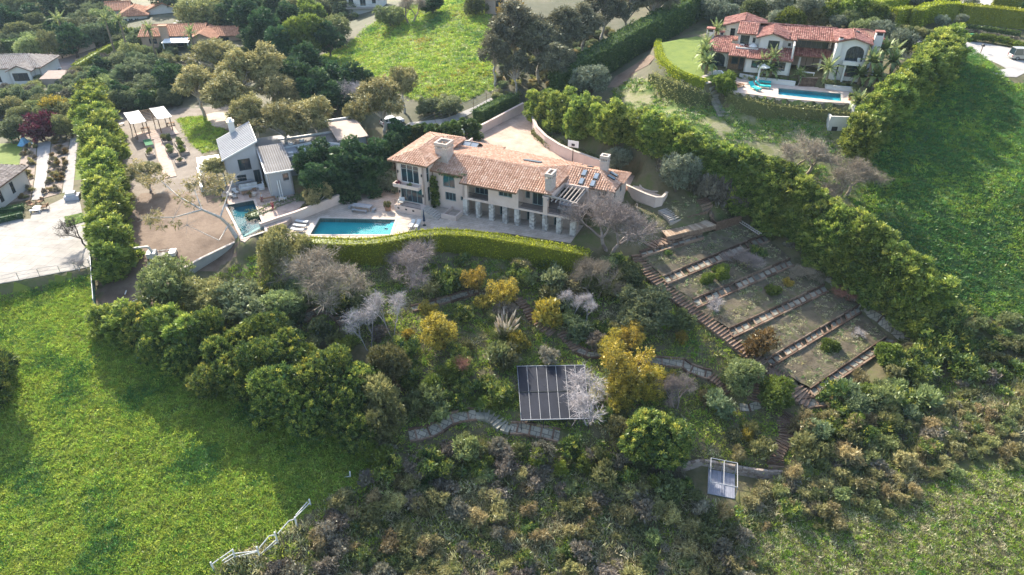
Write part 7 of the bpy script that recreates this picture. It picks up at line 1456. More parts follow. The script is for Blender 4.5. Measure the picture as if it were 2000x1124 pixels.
def chair(label, loc, rot, frame, cush, group=None, w=.7, low=False):
    t = thing('armchair', label, 'chair', loc, rot, group); h = .36 if low else .44
    MB().box(-w/2+.06, w/2-.06, -w/2, w/2-.08, h-.08, h+.06).build('seat', cush, t); m = MB(); m.add([(-w/2+.06,w/2-.14,h),(w/2-.06,w/2-.14,h),(w/2-.06,w/2-.02,h),(-w/2+.06,w/2-.02,h),(-w/2+.06,w/2+.02,h+.5),(w/2-.06,w/2+.02,h+.5),(w/2-.06,w/2+.13,h+.5),(-w/2+.06,w/2+.13,h+.5)], [(0,3,2,1),(4,5,6,7),(0,1,5,4),(1,2,6,5),(2,3,7,6),(3,0,4,7)]); m.build('backrest', cush, t)
    for x in (-1,1):
        MB().box(x*(w/2-.02)-.04, x*(w/2-.02)+.04, -w/2, w/2, h+.16, h+.21).build('armrest', frame, t)
        for y in (-1,1): MB().box(x*(w/2-.03)-.03, x*(w/2-.03)+.03, y*(w/2-.05)-.03, y*(w/2-.05)+.03, 0, h+.16).build('leg', frame, t)
    return t
def lounger(label, loc, rot, frame, cush, group=None, up=.5):
    t = thing('sun_lounger', label, 'sun lounger', loc, rot, group)
    MB().box(-.34,.34,-1.0,.45,.26,.31).build('frame', frame, t); MB().box(-.31,.31,-.98,.42,.312,.42).build('cushion', cush, t); MB().bar((0,.42,.36),(0,1.0,.36+up),.62,.12).build('backrest', cush, t)
    for x in (-.28,.28):
        for y in (-.9,.35): MB().box(x-.03,x+.03,y-.03,y+.03,0,.26).build('leg', frame, t)
    return t
def closed_umbrella(label, loc, mat, h=2.7):
    t = thing('closed_parasol', label, 'parasol', loc); MB().tube((0,0,0),(0,0,h),.03,n=6).build('pole', FRAMED, t); MB().tube((0,0,0),(0,0,.12),.28,.24,10).build('base', FRAMED, t)
    m = MB()
    for k in range(8): a = 6.283*k/8; m.tube((.1*math.cos(a),.1*math.sin(a),.75),(.02*math.cos(a),.02*math.sin(a),h-.05),.10,.03,6)
    m.tube((0,0,.8),(0,0,h),.17,.03,8); m.build('canopy', mat, t); return t
def open_umbrella(label, loc, mat, r=1.3, h=2.4):
    t = thing('open_parasol', label, 'parasol', loc); MB().tube((0,0,0),(0,0,h),.03,n=6).build('pole', FRAMEW, t); m = MB()
    for k in range(8):
        a, b = 6.283*k/8, 6.283*(k+1)/8; m.add([(0,0,h),(r*math.cos(a),r*math.sin(a),h-.45),(r*math.cos(b),r*math.sin(b),h-.45),(r*math.cos(b),r*math.sin(b),h-.6),(r*math.cos(a),r*math.sin(a),h-.6)], [(0,1,2),(1,4,3,2)])
    m.build('canopy', mat, t); return t
def pot(label, loc, r, h, mat, leafm=None, name='plant_pot'):
    t = thing(name, label, 'plant pot', loc); MB().tube((0,0,0),(0,0,h),r*.75,r,10).build('pot', mat, t)
    if leafm: obj('foliage', crown('pot_foliage', [(0,0,h+r*.6,r*.9,r*.9,r*.8)], leafm, dens=16, k=12, tr=.15, ll=.22, lw=.09), t)
    return t
TA = R(-16)
table('long grey dining table on the pool terrace', (-23.9,98.2,.06), TA, 3.2, 1.1, .75, GREYW); GB = 'benches of the grey dining table'
bench('grey bench in front of the long dining table', (-24.2,97.2,.06), TA, 2.6, .42, GREYW, GB); bench('grey bench behind the long dining table', (-23.5,99.2,.06), TA, 2.6, .42, GREYW, GB)
bench('short grey seat at the left end of the dining table', (-25.9,98.7,.06), TA+R(90), .9, .5, GREYW, GB); bench('short grey seat at the right end of the dining table', (-21.9,97.6,.06), TA+R(90), .9, .5, GREYW, GB)
for i, (x, y, lb) in enumerate(((-32.3,93.5,'white sun lounger farthest from the hedge, left of the turquoise pool'),(-32.3,92.2,'middle white sun lounger left of the turquoise pool'),(-32.3,90.9,'white sun lounger nearest the hedge, left of the turquoise pool'))): lounger(lb, (x,y,.06), R(80), GREYW, CUSH, 'white loungers by the turquoise pool', .12)
for x, lb in ((-15.3,'left white sun lounger beside the closed navy parasol'),(-14.4,'right white sun lounger beside the closed navy parasol')): lounger(lb, (x,92.6,.06), R(-12), FRAMEW, CUSH, 'white loungers by the navy parasol', .3)
closed_umbrella('closed navy parasol at the right end of the pool terrace', (-13.4,92.8,.06), NAVY)
chair('white armchair on the raised tower terrace', (*hw(-9.9,-2.6),1.2), H_ANG+.3, FRAMEW, CUSH, None, .95, True)
for i, lb in enumerate(('left grey chair on the roofed upper terrace','middle grey chair on the roofed upper terrace','right grey chair on the roofed upper terrace')): chair(lb, (*hw(15.3+i*.75,1.5),3.03), H_ANG+math.pi, GREYW, GREYW, 'grey chairs on the upper terrace', .62)
table('grey table on the upper terrace behind the chairs', (*hw(16.0,2.8),3.03), H_ANG, 2.6, 1.0, .74, GREYW)
pot('big terracotta pot at the corner of the tower terrace', (*hw(-11.9,-3.6),.05), .55, .7, surf('terracotta_pot',[(.34,.17,.10),(.42,.24,.15)],2), F_SCRUB)
for u, lb in ((-10.2,'left flower pot in the tower balcony'),(-8.2,'right flower pot in the tower balcony')): pot(lb, (*hw(u,-2.35),4.16), .28, .3, surf('terracotta_pot',[(.34,.17,.10),(.42,.24,.15)],2), F_RED if u < -9 else F_SCRUB)
t = thing('basketball_hoop', 'basketball hoop on a dark pole at the edge of the driveway court', 'basketball hoop', (*P(1118,317,3.05)[:2],3.05), H_ANG); MB().tube((0,0,0),(0,0,3.2),.07,n=6).build('pole', IRON, t); MB().box(-.95,.95,-.06,0,2.7,3.85).build('backboard', FRAMEW, t); MB().box(-.3,.3,-.075,-.062,2.95,3.35).build('target_square', IRON, t)
m = MB()
for k in range(12): a, b = 6.283*k/12, 6.283*(k+1)/12; m.tube((.23*math.cos(a),-.32+.23*math.sin(a),2.95),(.23*math.cos(b),-.32+.23*math.sin(b),2.95),.015,n=4)
m.build('rim', RED, t)
t = thing('gate_pillar', 'pale pillar with a cap at the near end of the court wall', 'pillar', (*P(904,275,3)[:2],2.9)); MB().box(-.3,.3,-.3,.3,0,1.7).build('shaft', CAPSTONE, t); MB().box(-.4,.4,-.4,.4,1.7,1.85).build('cap', FRAMEW, t); MB().ball((0,0,2.1),.25).build('finial', FRAMEW, t)
gl = lambda u, v, z=1.06: (-47.02 + u*math.cos(GA) - v*math.sin(GA), 104.63 + u*math.sin(GA) + v*math.cos(GA), z)
t = thing('corner_sofa', 'white L-shaped outdoor sofa on the grey house patio', 'sofa', gl(2.9,-2.2), GA)
MB().box(-1.5,1.3,-.45,.45,.06,.42).build('seat', CUSH, t); MB().box(-1.5,1.3,.35,.5,.42,.85).build('backrest', CUSH, t); MB().box(1.32,2.2,-1.5,.45,.06,.42).build('seat', CUSH, t); MB().box(2.05,2.25,-1.5,.45,.42,.85).build('backrest', CUSH, t); MB().box(-1.65,-1.5,-.45,.5,.06,.65).build('armrest', CUSH, t)
for x in (-1,.0,.9): MB().box(x-.3,x+.3,.12,.34,.42,.72).build('cushion', CUSH, t)
table('low dark coffee table before the white sofa', gl(2.3,-4.0), GA, 1.7, .8, .38, TEAK, 'coffee_table'); table('small dark side table between coffee table and sofa', gl(3.5,-3.2), GA, .7, .5, .4, TEAK, 'side_table'); table('long console table against the grey house wall', gl(2.2,-.6), GA, 2.6, .6, .8, GREYW, 'console_table')
for u, v, r_, lb in ((-.2,-4.0,1.2,'patio armchair farthest left by the pool corner'),(.6,-3.2,.4,'patio armchair nearest the grey house'),(.2,-4.8,1.8,'patio armchair nearest the dark pool')): chair(lb, gl(u,v), GA+r_, FRAMED, CUSH, 'armchairs on the grey house patio', .8, True)
pot('round pale planter bowl by the pool steps', gl(3.1,-5.2), .55, .5, CAPSTONE); pot('tall brown pot beside the dark pool corner', gl(2.6,-5.6), .25, .6, TEAK, F_DRY); pot('brown pot at the left corner of the dark pool', gl(-1.2,-6.2), .3, .6, TEAK, F_DRY)
bench('low dark bench near the two people on the patio', gl(5.0,-7.9), GA, 2.4, .5, TEAK); chair('white folding chair by the bushy hedge', gl(7.2,-9.3), GA+2.6, FRAMEW, CUSH, None, .9)
t = thing('white_trellis', 'white slatted screens and planters at the left side of the grey house', 'trellis', gl(-2.2,1), GA)
for k in range(12): MB().box(-1.9,1.7,k*.72,k*.72+.3,2.4,2.46).build('slat', FRAMEW, t)
for x in (-1.9,1.6):
    MB().box(x-.06,x+.06,-.1,8.4,2.25,2.4).build('beam', FRAMEW, t)
    for y in (0,4,8.2): MB().box(x-.07,x+.07,y-.07,y+.07,-.3,2.25).build('post', FRAMEW, t)
MB().box(-2.3,-1.95,-.5,8.5,-.3,.6).build('planter', FRAMEW, t)
# ------------------------------------------------------------------ raised-bed garden
t = thing('garden_pergola', 'timber garden pergola with two stretched white canopies', 'pergola', (-73.09,127.58,0), math.atan2(3.7,5.37)); LP = 6.6; DP = 7.2; PT = 3.6
for i, u in enumerate((0,2.25,4.45,LP)):
    for v in (0,DP): MB().box(u-.08,u+.08,v-.08,v+.08,.3,PT).build('post', WOODB, t)
    MB().box(u-.07,u+.07,-.4,DP+.4,PT,PT+.18).build('beam', WOODB, t)
for k in range(8): MB().box(-.5,LP+.5,k*DP/7-.05,k*DP/7+.05,PT+.185,PT+.30).build('rafter', WOODB, t)
for u0, u1 in ((-.45,2.35),(4.35,LP+.45)):
    m = MB(); n = 10; vs = []
    for j in range(n+1):
        for i in range(5): vs.append((u0+(u1-u0)*i/4, -.35+(DP+.7)*j/n, PT+.36-.07*math.sin(math.pi*i/4)-.03*math.sin(j*2.2)))
    m.add(vs, [(j*5+i, j*5+i+1, (j+1)*5+i+1, (j+1)*5+i) for j in range(n) for i in range(4)]); m.build('canopy', WCAN, t, smooth=True)
dm = table('dark garden table under the left canopy', (-73.2,131.5,.85), .6, 1.6, .8, .75, TEAK, 'garden_table'); table('dark garden table under the right canopy', (-69.4,134.4,.85), .6, 1.6, .8, .75, TEAK, 'garden_table')
def raised_bed(label, pxy, l, w, plants, lid=None):
    p = at(*pxy); t = thing('raised_bed', label, 'raised bed', (p[0],p[1],p[2]), .58, 'raised beds of the garden')
    for y in (-w/2,w/2): MB().box(-.04,.04,0,l,0,.02)
    for s in (-1,1):
        MB().box(s*w/2-.05, s*w/2+.05, -l/2, l/2, -.1, .55).build('side_board', WOODG, t); MB().box(-w/2+.05, w/2-.05, s*l/2-.05, s*l/2+.05, -.1, .55).build('end_board', WOODG, t)
    MB().box(-w/2+.06, w/2-.06, -l/2+.06, l/2-.06, 0, .42).build('soil', BED, t)
    if lid: MB().box(-w/2-.03, w/2+.03, -l/2-.03, l/2+.03, .552, .62).build('cover', lid, t)
    c, s_ = math.cos(.58), math.sin(.58)
    for k in range(plants):
        u, v = random.uniform(-w*.3,w*.3), (k+.5)/plants*l-l/2; plant(random.choice(('s_green','s_lime','s_blue')), 'bed_plant', 'leafy plant growing in a raised garden bed', 'plant', (p[0]+u*c-v*s_, p[1]+u*s_+v*c, p[2]+.4), random.uniform(.6,1.1), random.uniform(.9,1.5), None, 'plants in the raised beds')
    return t
GRC = surf('green_net', [(.02,.13,.05),(.04,.20,.08)], 3, bump=.2)
raised_bed('raised bed under a bright green cover', (291,284), 3.4, 1.3, 0, GRC); raised_bed('empty-looking raised bed below the green covered one', (294,304), 3.0, 1.3, 1); raised_bed('raised bed full of plants nearest the right canopy', (326,277), 3.2, 1.5, 4); raised_bed('raised bed with a bare patch in the middle right of the brick walk', (336,299), 3.8, 1.5, 2); raised_bed('bushy raised bed against the small lawn', (352,285), 3.4, 1.4, 4); raised_bed('second bushy raised bed by the small lawn', (360,299), 2.6, 1.4, 3); raised_bed('lowest raised bed near the dirt lot', (353,319), 2.0, 1.6, 1)
wall_line('yard_wall', 'long pale wall along the left side of the raised-bed garden', [tuple(at(a,b)[:2]) for a, b in ((226,226),(221,245),(217,272),(219,305),(223,345))], 1.3, .25, surf('pale_wall',[(.40,.37,.33),(.48,.45,.41)],1,bump=.2), CAPSTONE)
p = at(236,246); bench('small white garden bench on the gravel by the pale wall', tuple(p), .9, 1.5, .5, FRAMEW)
# boom lift
p = P(322,514,-1.6); p[2] = float(ground(p[0],p[1])); CM = plain('cream_paint', (.50,.49,.44), .45); t = thing('boom_lift', 'cream tracked boom lift with its arm stretched to the left', 'boom lift', tuple(p), R(14))
MB().box(-1.9,1.9,-.75,.75,.45,.8).build('chassis', IRON, t); MB().box(-1.9,-.7,-.7,.7,.8,1.55).build('turret', CM, t); MB().box(1.0,1.9,-.7,.7,.8,1.3).build('engine_box', CM, t); MB().box(-.6,.9,-.62,.62,.8,.95).build('deck', FRAMED, t)
for y in (-.75,.75): MB().bar((-.9,y,1.2),(1.2,y,1.2),.06,.06).build('guard_rail', CM, t)
for x in (-1.3,1.3):
    for y in (-1,1): MB().tube((x,y*.78,.42),(x,y*1.08,.42),.42,n=12).build('wheel', IRON, t); MB().bar((x*1.1,y*.7,.6),(x*1.35,y*1.5,.15),.14,.14).build('outrigger', CM, t)
MB().bar((-1.2,0,1.5),(-1.5,0,2.4),.28,.28).build('mast', CM, t); MB().bar((-1.5,0,2.4),(-6.1,.3,2.3),.2,.22).build('boom', CM, t)
k = MB()
for a in ((-6.1,-.35),(-6.1,.85),(-6.75,.85),(-6.75,-.35)): k.tube((*a,1.7),(*a,2.75),.03,n=5)
for z in (2.2,2.75):
    for a, b in (((-6.1,-.35),(-6.1,.85)),((-6.1,.85),(-6.75,.85)),((-6.75,.85),(-6.75,-.35)),((-6.75,-.35),(-6.1,-.35))): k.bar((*a,z),(*b,z),.05,.05)
k.box(-6.78,-6.07,-.38,.88,1.66,1.72); k.build('basket', CM, t)
# ------------------------------------------------------------------ left plot
T = -1.14
for i, (x, y, r_, lb) in enumerate(((63,404,1.2,'left teak armchair on the white terrace'),(80,398,-.3,'rear teak armchair on the white terrace'),(89,408,-1.4,'right teak armchair on the white terrace'))): chair(lb, tuple(P(x,y,T)), r_, TEAK, TEAK, 'teak armchairs on the white terrace', .95)
table('small white table among the teak armchairs', tuple(P(75,410,T)), 0, 1.3, .9, .5, FRAMEW, 'low_table')
bench('low white bench in front of the teak armchairs', tuple(P(70,415,T)), .2, 1.6, .5, FRAMEW)
for (a, b), lb in ((((-6,420),(48,409)),'upper low green hedge by the corner house'),(((-6,436),(46,424)),'lower low green hedge by the corner house')): hedge('low_hedge', lb, [tuple(P(a[0]+(b[0]-a[0])*f, a[1]+(b[1]-a[1])*f, -1.2)[:2]) for f in (0,.33,.66,1)], 1.3, .9, F_PINE, dens=26, rough=.4)
q = [tuple(P(*a,-1.14)[:2]) for a in ((126,424),(162,416),(170,432),(130,444))]; m = MB().prism(q, -1.3, -1.09); struct(m.build('lawn', G_LAWNM)); LW = [spread(q, 12, 31)]; LW[0][:,2] = -1.09
scatter('lawn_grass', 'square of short grass set into the white terrace', 'grass', LW[0], GTD[:2]+GT[:1], .3, .6, .6, 31, .2)
t = thing('tarpaulin', 'crumpled blue tarpaulin heap beside the left lawn', 'tarpaulin', tuple(at(50,283))); BT = surf('blue_tarp', [(.10,.28,.46),(.22,.42,.58)], 2, bump=.5, bscale=3); g = random.Random(3); m = MB(); vs = [(0,0,1.7)]
for j, (r_, z) in enumerate(((.5,1.15),(.9,.5),(1.3,.02))):
    for k in range(10): a = 6.283*k/10; rr = r_*g.uniform(.75,1.25); vs.append((rr*math.cos(a), rr*math.sin(a)*.8, z*g.uniform(.8,1.2)))
m.add(vs, [(0,1+k,1+(k+1)%10) for k in range(10)] + [(1+j*10+k, 1+(j+1)*10+k, 1+(j+1)*10+(k+1)%10, 1+j*10+(k+1)%10) for j in range(2) for k in range(10)]); m.build('sheet', BT, t)
t = thing('covered_stack', 'pale covered stack at the foot of the ficus row on the white terrace', 'stack', tuple(P(143,388,T)), .3); MB().box(-1.1,1.1,-.8,.8,0,.7).build('crate', surf('lilac_cover',[(.40,.40,.46),(.52,.52,.58)],1.5,bump=.4), t); MB().box(-.8,.6,-.5,.6,.7,1.2).build('bundle', WCAN, t)
p = at(38,281); t = thing('goal_frame', 'small green tubular goal frame on the left lawn', 'goal', tuple(p), R(8)); 
for a, b in (((-1.3,0,0),(-1.3,0,1.3)),((1.3,0,0),(1.3,0,1.3)),((-1.3,0,1.3),(1.3,0,1.3)),((-1.3,0,1.3),(-1.3,.9,0)),((1.3,0,1.3),(1.3,.9,0)),((-1.3,.9,0),(1.3,.9,0))): MB().tube(a, b, .05, n=5).build('tube', GRC, t)
t = thing('dead_tree', 'blackened leaning dead tree over the white terrace', 'tree', tuple(P(172,484,-1.3)), 0); bp = bare('dead_branches', surf('charred_wood',[(.04,.032,.028),(.09,.07,.06)],3,tint=.3), 251, 5.2, 4.6, levels=3, r=.13, up=.3, spray=5, tw=.03, tl=.6)
for pn, me in bp: o = obj(pn, me, t); o.rotation_euler = (R(8), R(-38), 0)
for x, y, lb in ((152,512,'left charred bush at the corner of the white terrace'),(168,516,'right charred bush at the corner of the white terrace'),(148,520,'lowest charred bush at the corner of the white terrace')): seen('bare_low', x, y, 28, .8, 'charred_bush', lb, 'shrub')
t = thing('wire_fence', 'thin wire fence along the lower edge of the white terrace', 'fence', (0,0,0)); q = [P(a,b,-1.6) for a, b in ((-40,572),(0,561),(40,552),(80,545),(120,538),(150,532),(178,526))]; q = [np.array([a[0],a[1],float(ground(a[0],a[1]))]) for a in q]; GALV = plain('galvanised', (.30,.31,.32), .4, .5)
for a in q: MB().tube(a-np.array([0,0,.2]), a+np.array([0,0,1.3]), .04, n=5).build('post', GALV, t)
for a, b in zip(q[:-1], q[1:]):
    for z in (.2,.75,1.28): MB().tube(a+np.array([0,0,z]), b+np.array([0,0,z]), .018, n=4).build('wire', GALV, t)
t = thing('mesh_fence', 'green mesh fence with white posts between the field and the dirt lot', 'fence', (0,0,0)); q = [P(a,b,z) for a, b, z in ((183,514,-1.6),(185,540,-2.1),(187,572,-2.8),(190,606,-3.6))]; GM = surf('green_mesh',[(.14,.26,.22),(.20,.33,.28)],3,bump=.2)
for a, b in zip(q[:-1], q[1:]): m = MB(); m.bar(a+np.array([0,0,.85]), b+np.array([0,0,.85]), .03, 1.7); m.build('mesh_panel', GM, t); MB().bar(a+np.array([0,0,1.75]), b+np.array([0,0,1.75]), .07, .07).build('top_rail', FRAMEW, t)
for a in q: MB().tube(a-np.array([0,0,.3]), a+np.array([0,0,1.9]), .05, n=6).build('post', FRAMEW, t)
# ------------------------------------------------------------------ cars
def car(name, label, loc, rot, paint, L_=4.9, W_=1.9, H_=1.85, bonnet=True):
    t = thing(name, label, 'car', loc, rot); h = .95; x0, x1 = -L_/2, L_/2
    def loft(secs, nm, mt):
        m = MB(); vs = []; 
        for x, w, z0, z1 in secs: vs += [(x,-w/2,z0),(x,w/2,z0),(x,w/2*.97,z1),(x,-w/2*.97,z1)]
        fs = [tuple(range(4))[::-1], tuple(range(len(vs)-4, len(vs)))]
        for i in range(len(secs)-1):
            for k in range(4): fs.append((i*4+k, i*4+(k+1)%4, i*4+4+(k+1)%4, i*4+4+k))
        m.add(vs, fs); return m.build(nm, mt, t)
    loft([(x0,W_*.9,.42,h-.12),(x0+.15,W_,.34,h),(x1-1.2,W_,.34,h),(x1-.15,W_*.97,.34,h-.1),(x1,W_*.86,.42,h-.25)], 'body', paint)
    m = MB(); a, b, c, d = x0+.1, x1-1.35, x0+.3, x1-1.95
    m.add([(a,-W_*.47,h),(b,-W_*.47,h),(b,W_*.47,h),(a,W_*.47,h),(c,-W_*.40,H_-.08),(d,-W_*.40,H_-.08),(d,W_*.40,H_-.08),(c,W_*.40,H_-.08)], [(0,1,5,4),(1,2,6,5),(2,3,7,6),(3,0,4,7)]); m.build('windows', GLASS, t)
    MB().box(c-.03,d+.03,-W_*.41,W_*.41,H_-.08,H_).build('roof', paint, t)
    for f in (0,.36,.68,1):
        for s in (-1,1): MB().bar((a+(b-a)*f,s*W_*.475,h),(c+(d-c)*f,s*W_*.405,H_-.06),.07,.05).build('pillar', paint, t)
    for x in (x0+.95, x1-.95):
        for s in (-1,1):
            w = MB().tube((x,s*(W_/2-.22),.36),(x,s*(W_/2+.01),.36),.36,n=14).build('wheel', IRON, t); MB().tube((x,s*(W_/2+.012),.36),(x,s*(W_/2+.03),.36),.21,n=10).build('rim', GALV, w)
    for s in (-1,1): MB().box(x1-.08,x1-.005,s*W_*.33-.17,s*W_*.33+.17,.62,.78).build('headlight', FRAMEW, t); MB().box(x0-.02,x0+.06,s*W_*.4-.1,s*W_*.4+.1,.62,.92).build('tail_light', RED, t)
    MB().box(x0-.1,x0,-W_*.45,W_*.45,.35,.52).build('bumper', GALV, t); MB().box(x1-.02,x1+.08,-W_*.43,W_*.43,.35,.52).build('bumper', GALV, t); return t
p = at(1990,117); car('parked_suv', 'silver-beige SUV parked by the road, cut off by the right edge', (p[0]+1.2,p[1],p[2]+.07), R(-8), plain('champagne_paint',(.42,.40,.37),.3,.4), 5.9, 2.2, 2.15)
p = at(103,142); car('parked_car', 'white car parked on the paved drive beside the shed', (p[0],p[1],p[2]+.08), R(62), plain('white_paint',(.62,.62,.62),.3), 4.6, 1.85, 1.55)
p = at(797,247); car('parked_car', 'white car half hidden by trees on the gravel road', (p[0]-3.2,p[1]+1,p[2]+.08), R(35), plain('white_paint',(.62,.62,.62),.3), 4.6, 1.85, 1.55)
for i, (x, lb) in enumerate(((1890,'left green wheeled bin at the roadside'),(1899,'right green wheeled bin at the roadside'))):
    p = at(x,80); t = thing('wheeled_bin', lb, 'bin', tuple(p+np.array([0,0,.05])), R(-8), 'green bins at the roadside'); m = MB(); m.add([(-.42,-.42,.1),(.42,-.42,.1),(.42,.42,.1),(-.42,.42,.1),(-.52,-.55,1.25),(.52,-.55,1.25),(.52,.55,1.25),(-.52,.55,1.25)], [(0,3,2,1),(4,5,6,7),(0,1,5,4),(1,2,6,5),(2,3,7,6),(3,0,4,7)]); m.build('tub', GRC, t); MB().box(-.55,.55,-.6,.58,1.25,1.36).build('lid', GRC, t)
    for y in (-.4,.4): MB().tube((y,.5,.14),(y+.08,.5,.14),.14,n=8).build('wheel', IRON, t)
p = at(1915,104); t = thing('mailbox', 'dark mailbox on a post at the edge of the road', 'mailbox', tuple(p), R(-10)); MB().box(-.06,.06,-.06,.06,-.2,1.3).build('post', WOODB, t); MB().box(-.2,.2,-.35,.35,1.3,1.55).tube((0,-.35,1.55),(0,.35,1.55),.2,n=10).build('box', IRON, t)
p = at(1886,102); wall_line('kerb_wall', 'short pale kerb wall at the end of the slanting hedge', [tuple(at(1878,98)[:2]), tuple(at(1893,102)[:2])], .5, .5, CAPSTONE)
p = at(1998,97); t = thing('fire_hydrant', 'yellow hydrant at the roadside near the SUV', 'hydrant', tuple(p)); YP = plain('yellow_paint',(.55,.38,.05)); MB().tube((0,0,0),(0,0,.7),.16,.13,8).ball((0,0,.75),.15).build('barrel', YP, t); MB().tube((-.3,0,.5),(.3,0,.5),.08,n=8).build('outlet', YP, t)
# white open box below the villa
p = P(1634,272,7.8); p[2] = float(ground(p[0],p[1])); t = thing('white_enclosure', 'open white masonry box on the rough lawn', 'enclosure', (p[0],p[1],p[2]-.3), R(-6))
for a in ((-1.9,1.9,-.15,.15),(-1.9,1.9,2.75,3.05),(-1.9,-1.6,.15,2.75),(1.6,1.9,.15,2.75)): MB().box(*a,0,2.6).build('wall', WHITE, t)
MB().box(-1.55,1.55,.2,2.7,.1,1.6).build('fill', FLATR, t)
for k in range(9): MB().ball((random.uniform(-1.2,1.2),random.uniform(.4,2.4),1.65),random.uniform(.12,.32),nu=6,nv=4).build('rubble', CAPSTONE, t)
MB().box(-1.3,-.4,-.2,-.152,0,.9).build('opening', IRON, t)
# villa furniture, steps
steps('timber and stone steps climbing the bank to the lap pool deck', [(1414,228),(1408,214),(1400,198),(1394,182),(1390,168)], 17, 2.0, mat=SLABS)
for i, (x, y) in enumerate(((1372,152),(1378,149),(1384,146),(1375,157),(1382,162),(1390,142),(1396,139))): p = at(x,y); t = obj('stepping_stone', MB().prism([(-.6,-.35),(.55,-.4),(.6,.3),(-.5,.4)],-.1,.08).mesh('stepping_stone'), None, tuple(p), random.random()); t.data.materials.append(CAPSTONE); tag(t, 'flat pale stepping stone in the villa lawn', 'stepping stone', 'stepping stones in the villa lawn')
closed_umbrella('closed white parasol between the turquoise loungers', tuple(P(1478,166,13.06)), WCAN, 3.2)
for x, y, r_, lb in ((1490,164,R(70),'turquoise lounger right behind the white parasol'),(1489,172,R(70),'turquoise lounger in front of the white parasol'),(1473,175,R(20),'turquoise lounger left, nearest the deck hedge')):
    o = lounger(lb, tuple(P(x,y,13.06)), r_, TURQ, TURQ, 'turquoise loungers on the lap pool deck'); o.scale = (1.35,1.35,1.2)
open_umbrella('small open white parasol behind the loungers in front of the villa', tuple(P(1488,150,13.9)), WCAN, 1.2, 2.3)
chair('teak chair at the left end of the lap pool deck', tuple(P(1440,171,13.06)), 1.0, TEAK, TEAK, None, .9); table('low teak table at the left end of the lap pool deck', tuple(P(1446,169,13.06)), .2, 1.2, .8, .4, TEAK, 'low_table')
vl = lambda u, v, z: (42.11 + u*math.cos(VA) - v*math.sin(VA), 126.09 + u*math.sin(VA) + v*math.cos(VA), z)
bench('white bench at the top of the villa steps', vl(11.2,1.5,14.25), VA, 2.2, .7, FRAMEW); chair('white chair on the left roof terrace of the villa', vl(-1.0,3.2,17.22), VA, FRAMEW, CUSH, None, .9); open_umbrella('small white parasol on the roof terrace of the villa', vl(1.0,3.3,17.22), WCAN, .8, 1.3)
chair('chair on the arched balcony of the villa', vl(18.6,-.55,17.32), VA, FRAMED, CUSH, None, .6)
pot('red-brown pot at the right end of the lap pool deck', tuple(P(1660,196,13.06)), .35, .6, surf('terracotta_pot',[(.34,.17,.10),(.42,.24,.15)],2), F_DARK)
# ------------------------------------------------------------------ palms, pampas, broad-leaved clumps
def frond_mesh(name, l, w, mat, arch, n=9, leaflets=True, seed=0):
    g = random.Random(seed); m = MB(); P_ = []
    for i in range(n+1): f = i/n; P_.append(Vector((l*f*(1-.18*arch*f), 0, l*arch*(.55*f-.95*f*f))))
    for i in range(n):
        a, b = P_[i], P_[i+1]; f = (i+.5)/n; ww = w*math.sin(math.pi*min(1,f*.85+.15))
        if leaflets:
            for s in (-1,1):
                for k in range(2): o = a.lerp(b, k*.5); m.add([o, o+(b-a)*.55, o+(b-a)*1.0+Vector((0,s*ww,-ww*.45)), o+(b-a)*.75+Vector((0,s*ww*.8,-ww*.4))], [(0,1,2,3)], g.random())
        else: m.add([a+Vector((0,-ww,.12*ww)), a, b, b+Vector((0,-ww,.12*ww))], [(0,1,2,3)], g.random()); m.add([a, a+Vector((0,ww,.12*ww)), b+Vector((0,ww,.12*ww)), b], [(0,1,2,3)], g.random())
    me = m.mesh(name); me.materials.append(mat); return me
FRM = [frond_mesh('palm_frond', 3.2, .42, F_PALM, a, seed=i) for i, a in enumerate((.35,.7,1.1))]; FRB = [frond_mesh('banana_leaf', 2.2, .34, F_PALM, a, 6, False, i) for i, a in enumerate((.2,.6,1.0))]
TRK = {}
def palm(label, base, h, r, nf=18, leaves=FRM, group=None, name='palm_tree', sc=1.0):
    t = thing(name, label, 'palm' if name == 'palm_tree' else 'plant', tuple(base), random.uniform(0,6), group); m = MB(); z = -.3; k = max(3, int(h/.6))
    for i in range(k): m.tube((.04*math.sin(i),0,-.3+(h+.3)*i/k),(.04*math.sin(i+1),0,-.3+(h+.3)*(i+1)/k), r*(1.12 if i%2 else 1), r, 8, cap=False)
    m.build('trunk', surf('palm_trunk',[(.16,.12,.08),(.26,.21,.15)],4,bump=.5), t)
    for i in range(nf):
        o = obj('frond', leaves[i%3], t, (0,0,h)); o.rotation_euler = (0, R(-62+ (i%3)*34 + random.uniform(-8,8)), i*2.399); o.scale = (sc*random.uniform(.85,1.1),)*3
    return t
pg = 'palms of the upper left gardens'
for x, y, h, lb in ((115,42,9,'bushy date palm in the hazy trees at the top left'),(205,40,10,'tall palm left of the faded pink roofs'),(233,42,11,'tall palm right beside the faded pink roof house'),(291,60,9,'slender palm before the long orange roof'),(372,66,8,'slender palm in front of the orange roof gable')):
    b = at_h(x, y, h); palm(lb, b, h, .25, 20, FRM, pg, sc=1.25 if x == 115 else .95)
for x, y, h, s, lb in ((1612,163,2.4,1.0,'bushy palm at the right of the villa steps'),(1560,158,1.0,.7,'small palm at the left of the villa steps'),(1504,150,3.4,.8,'palm clump before the villa, taller stem'),(1486,150,2.5,.8,'palm clump before the villa, shorter stem'),(1738,140,3.5,.9,'palm behind the broad-leaved clump at the villa'),(1374,128,3.5,.9,'palm at the left side of the villa'),(1392,108,4.5,.9,'palm behind the left villa chimney')):
    palm(lb, at(x, y), h, .2, 18, FRM, 'palms round the white villa', sc=s)
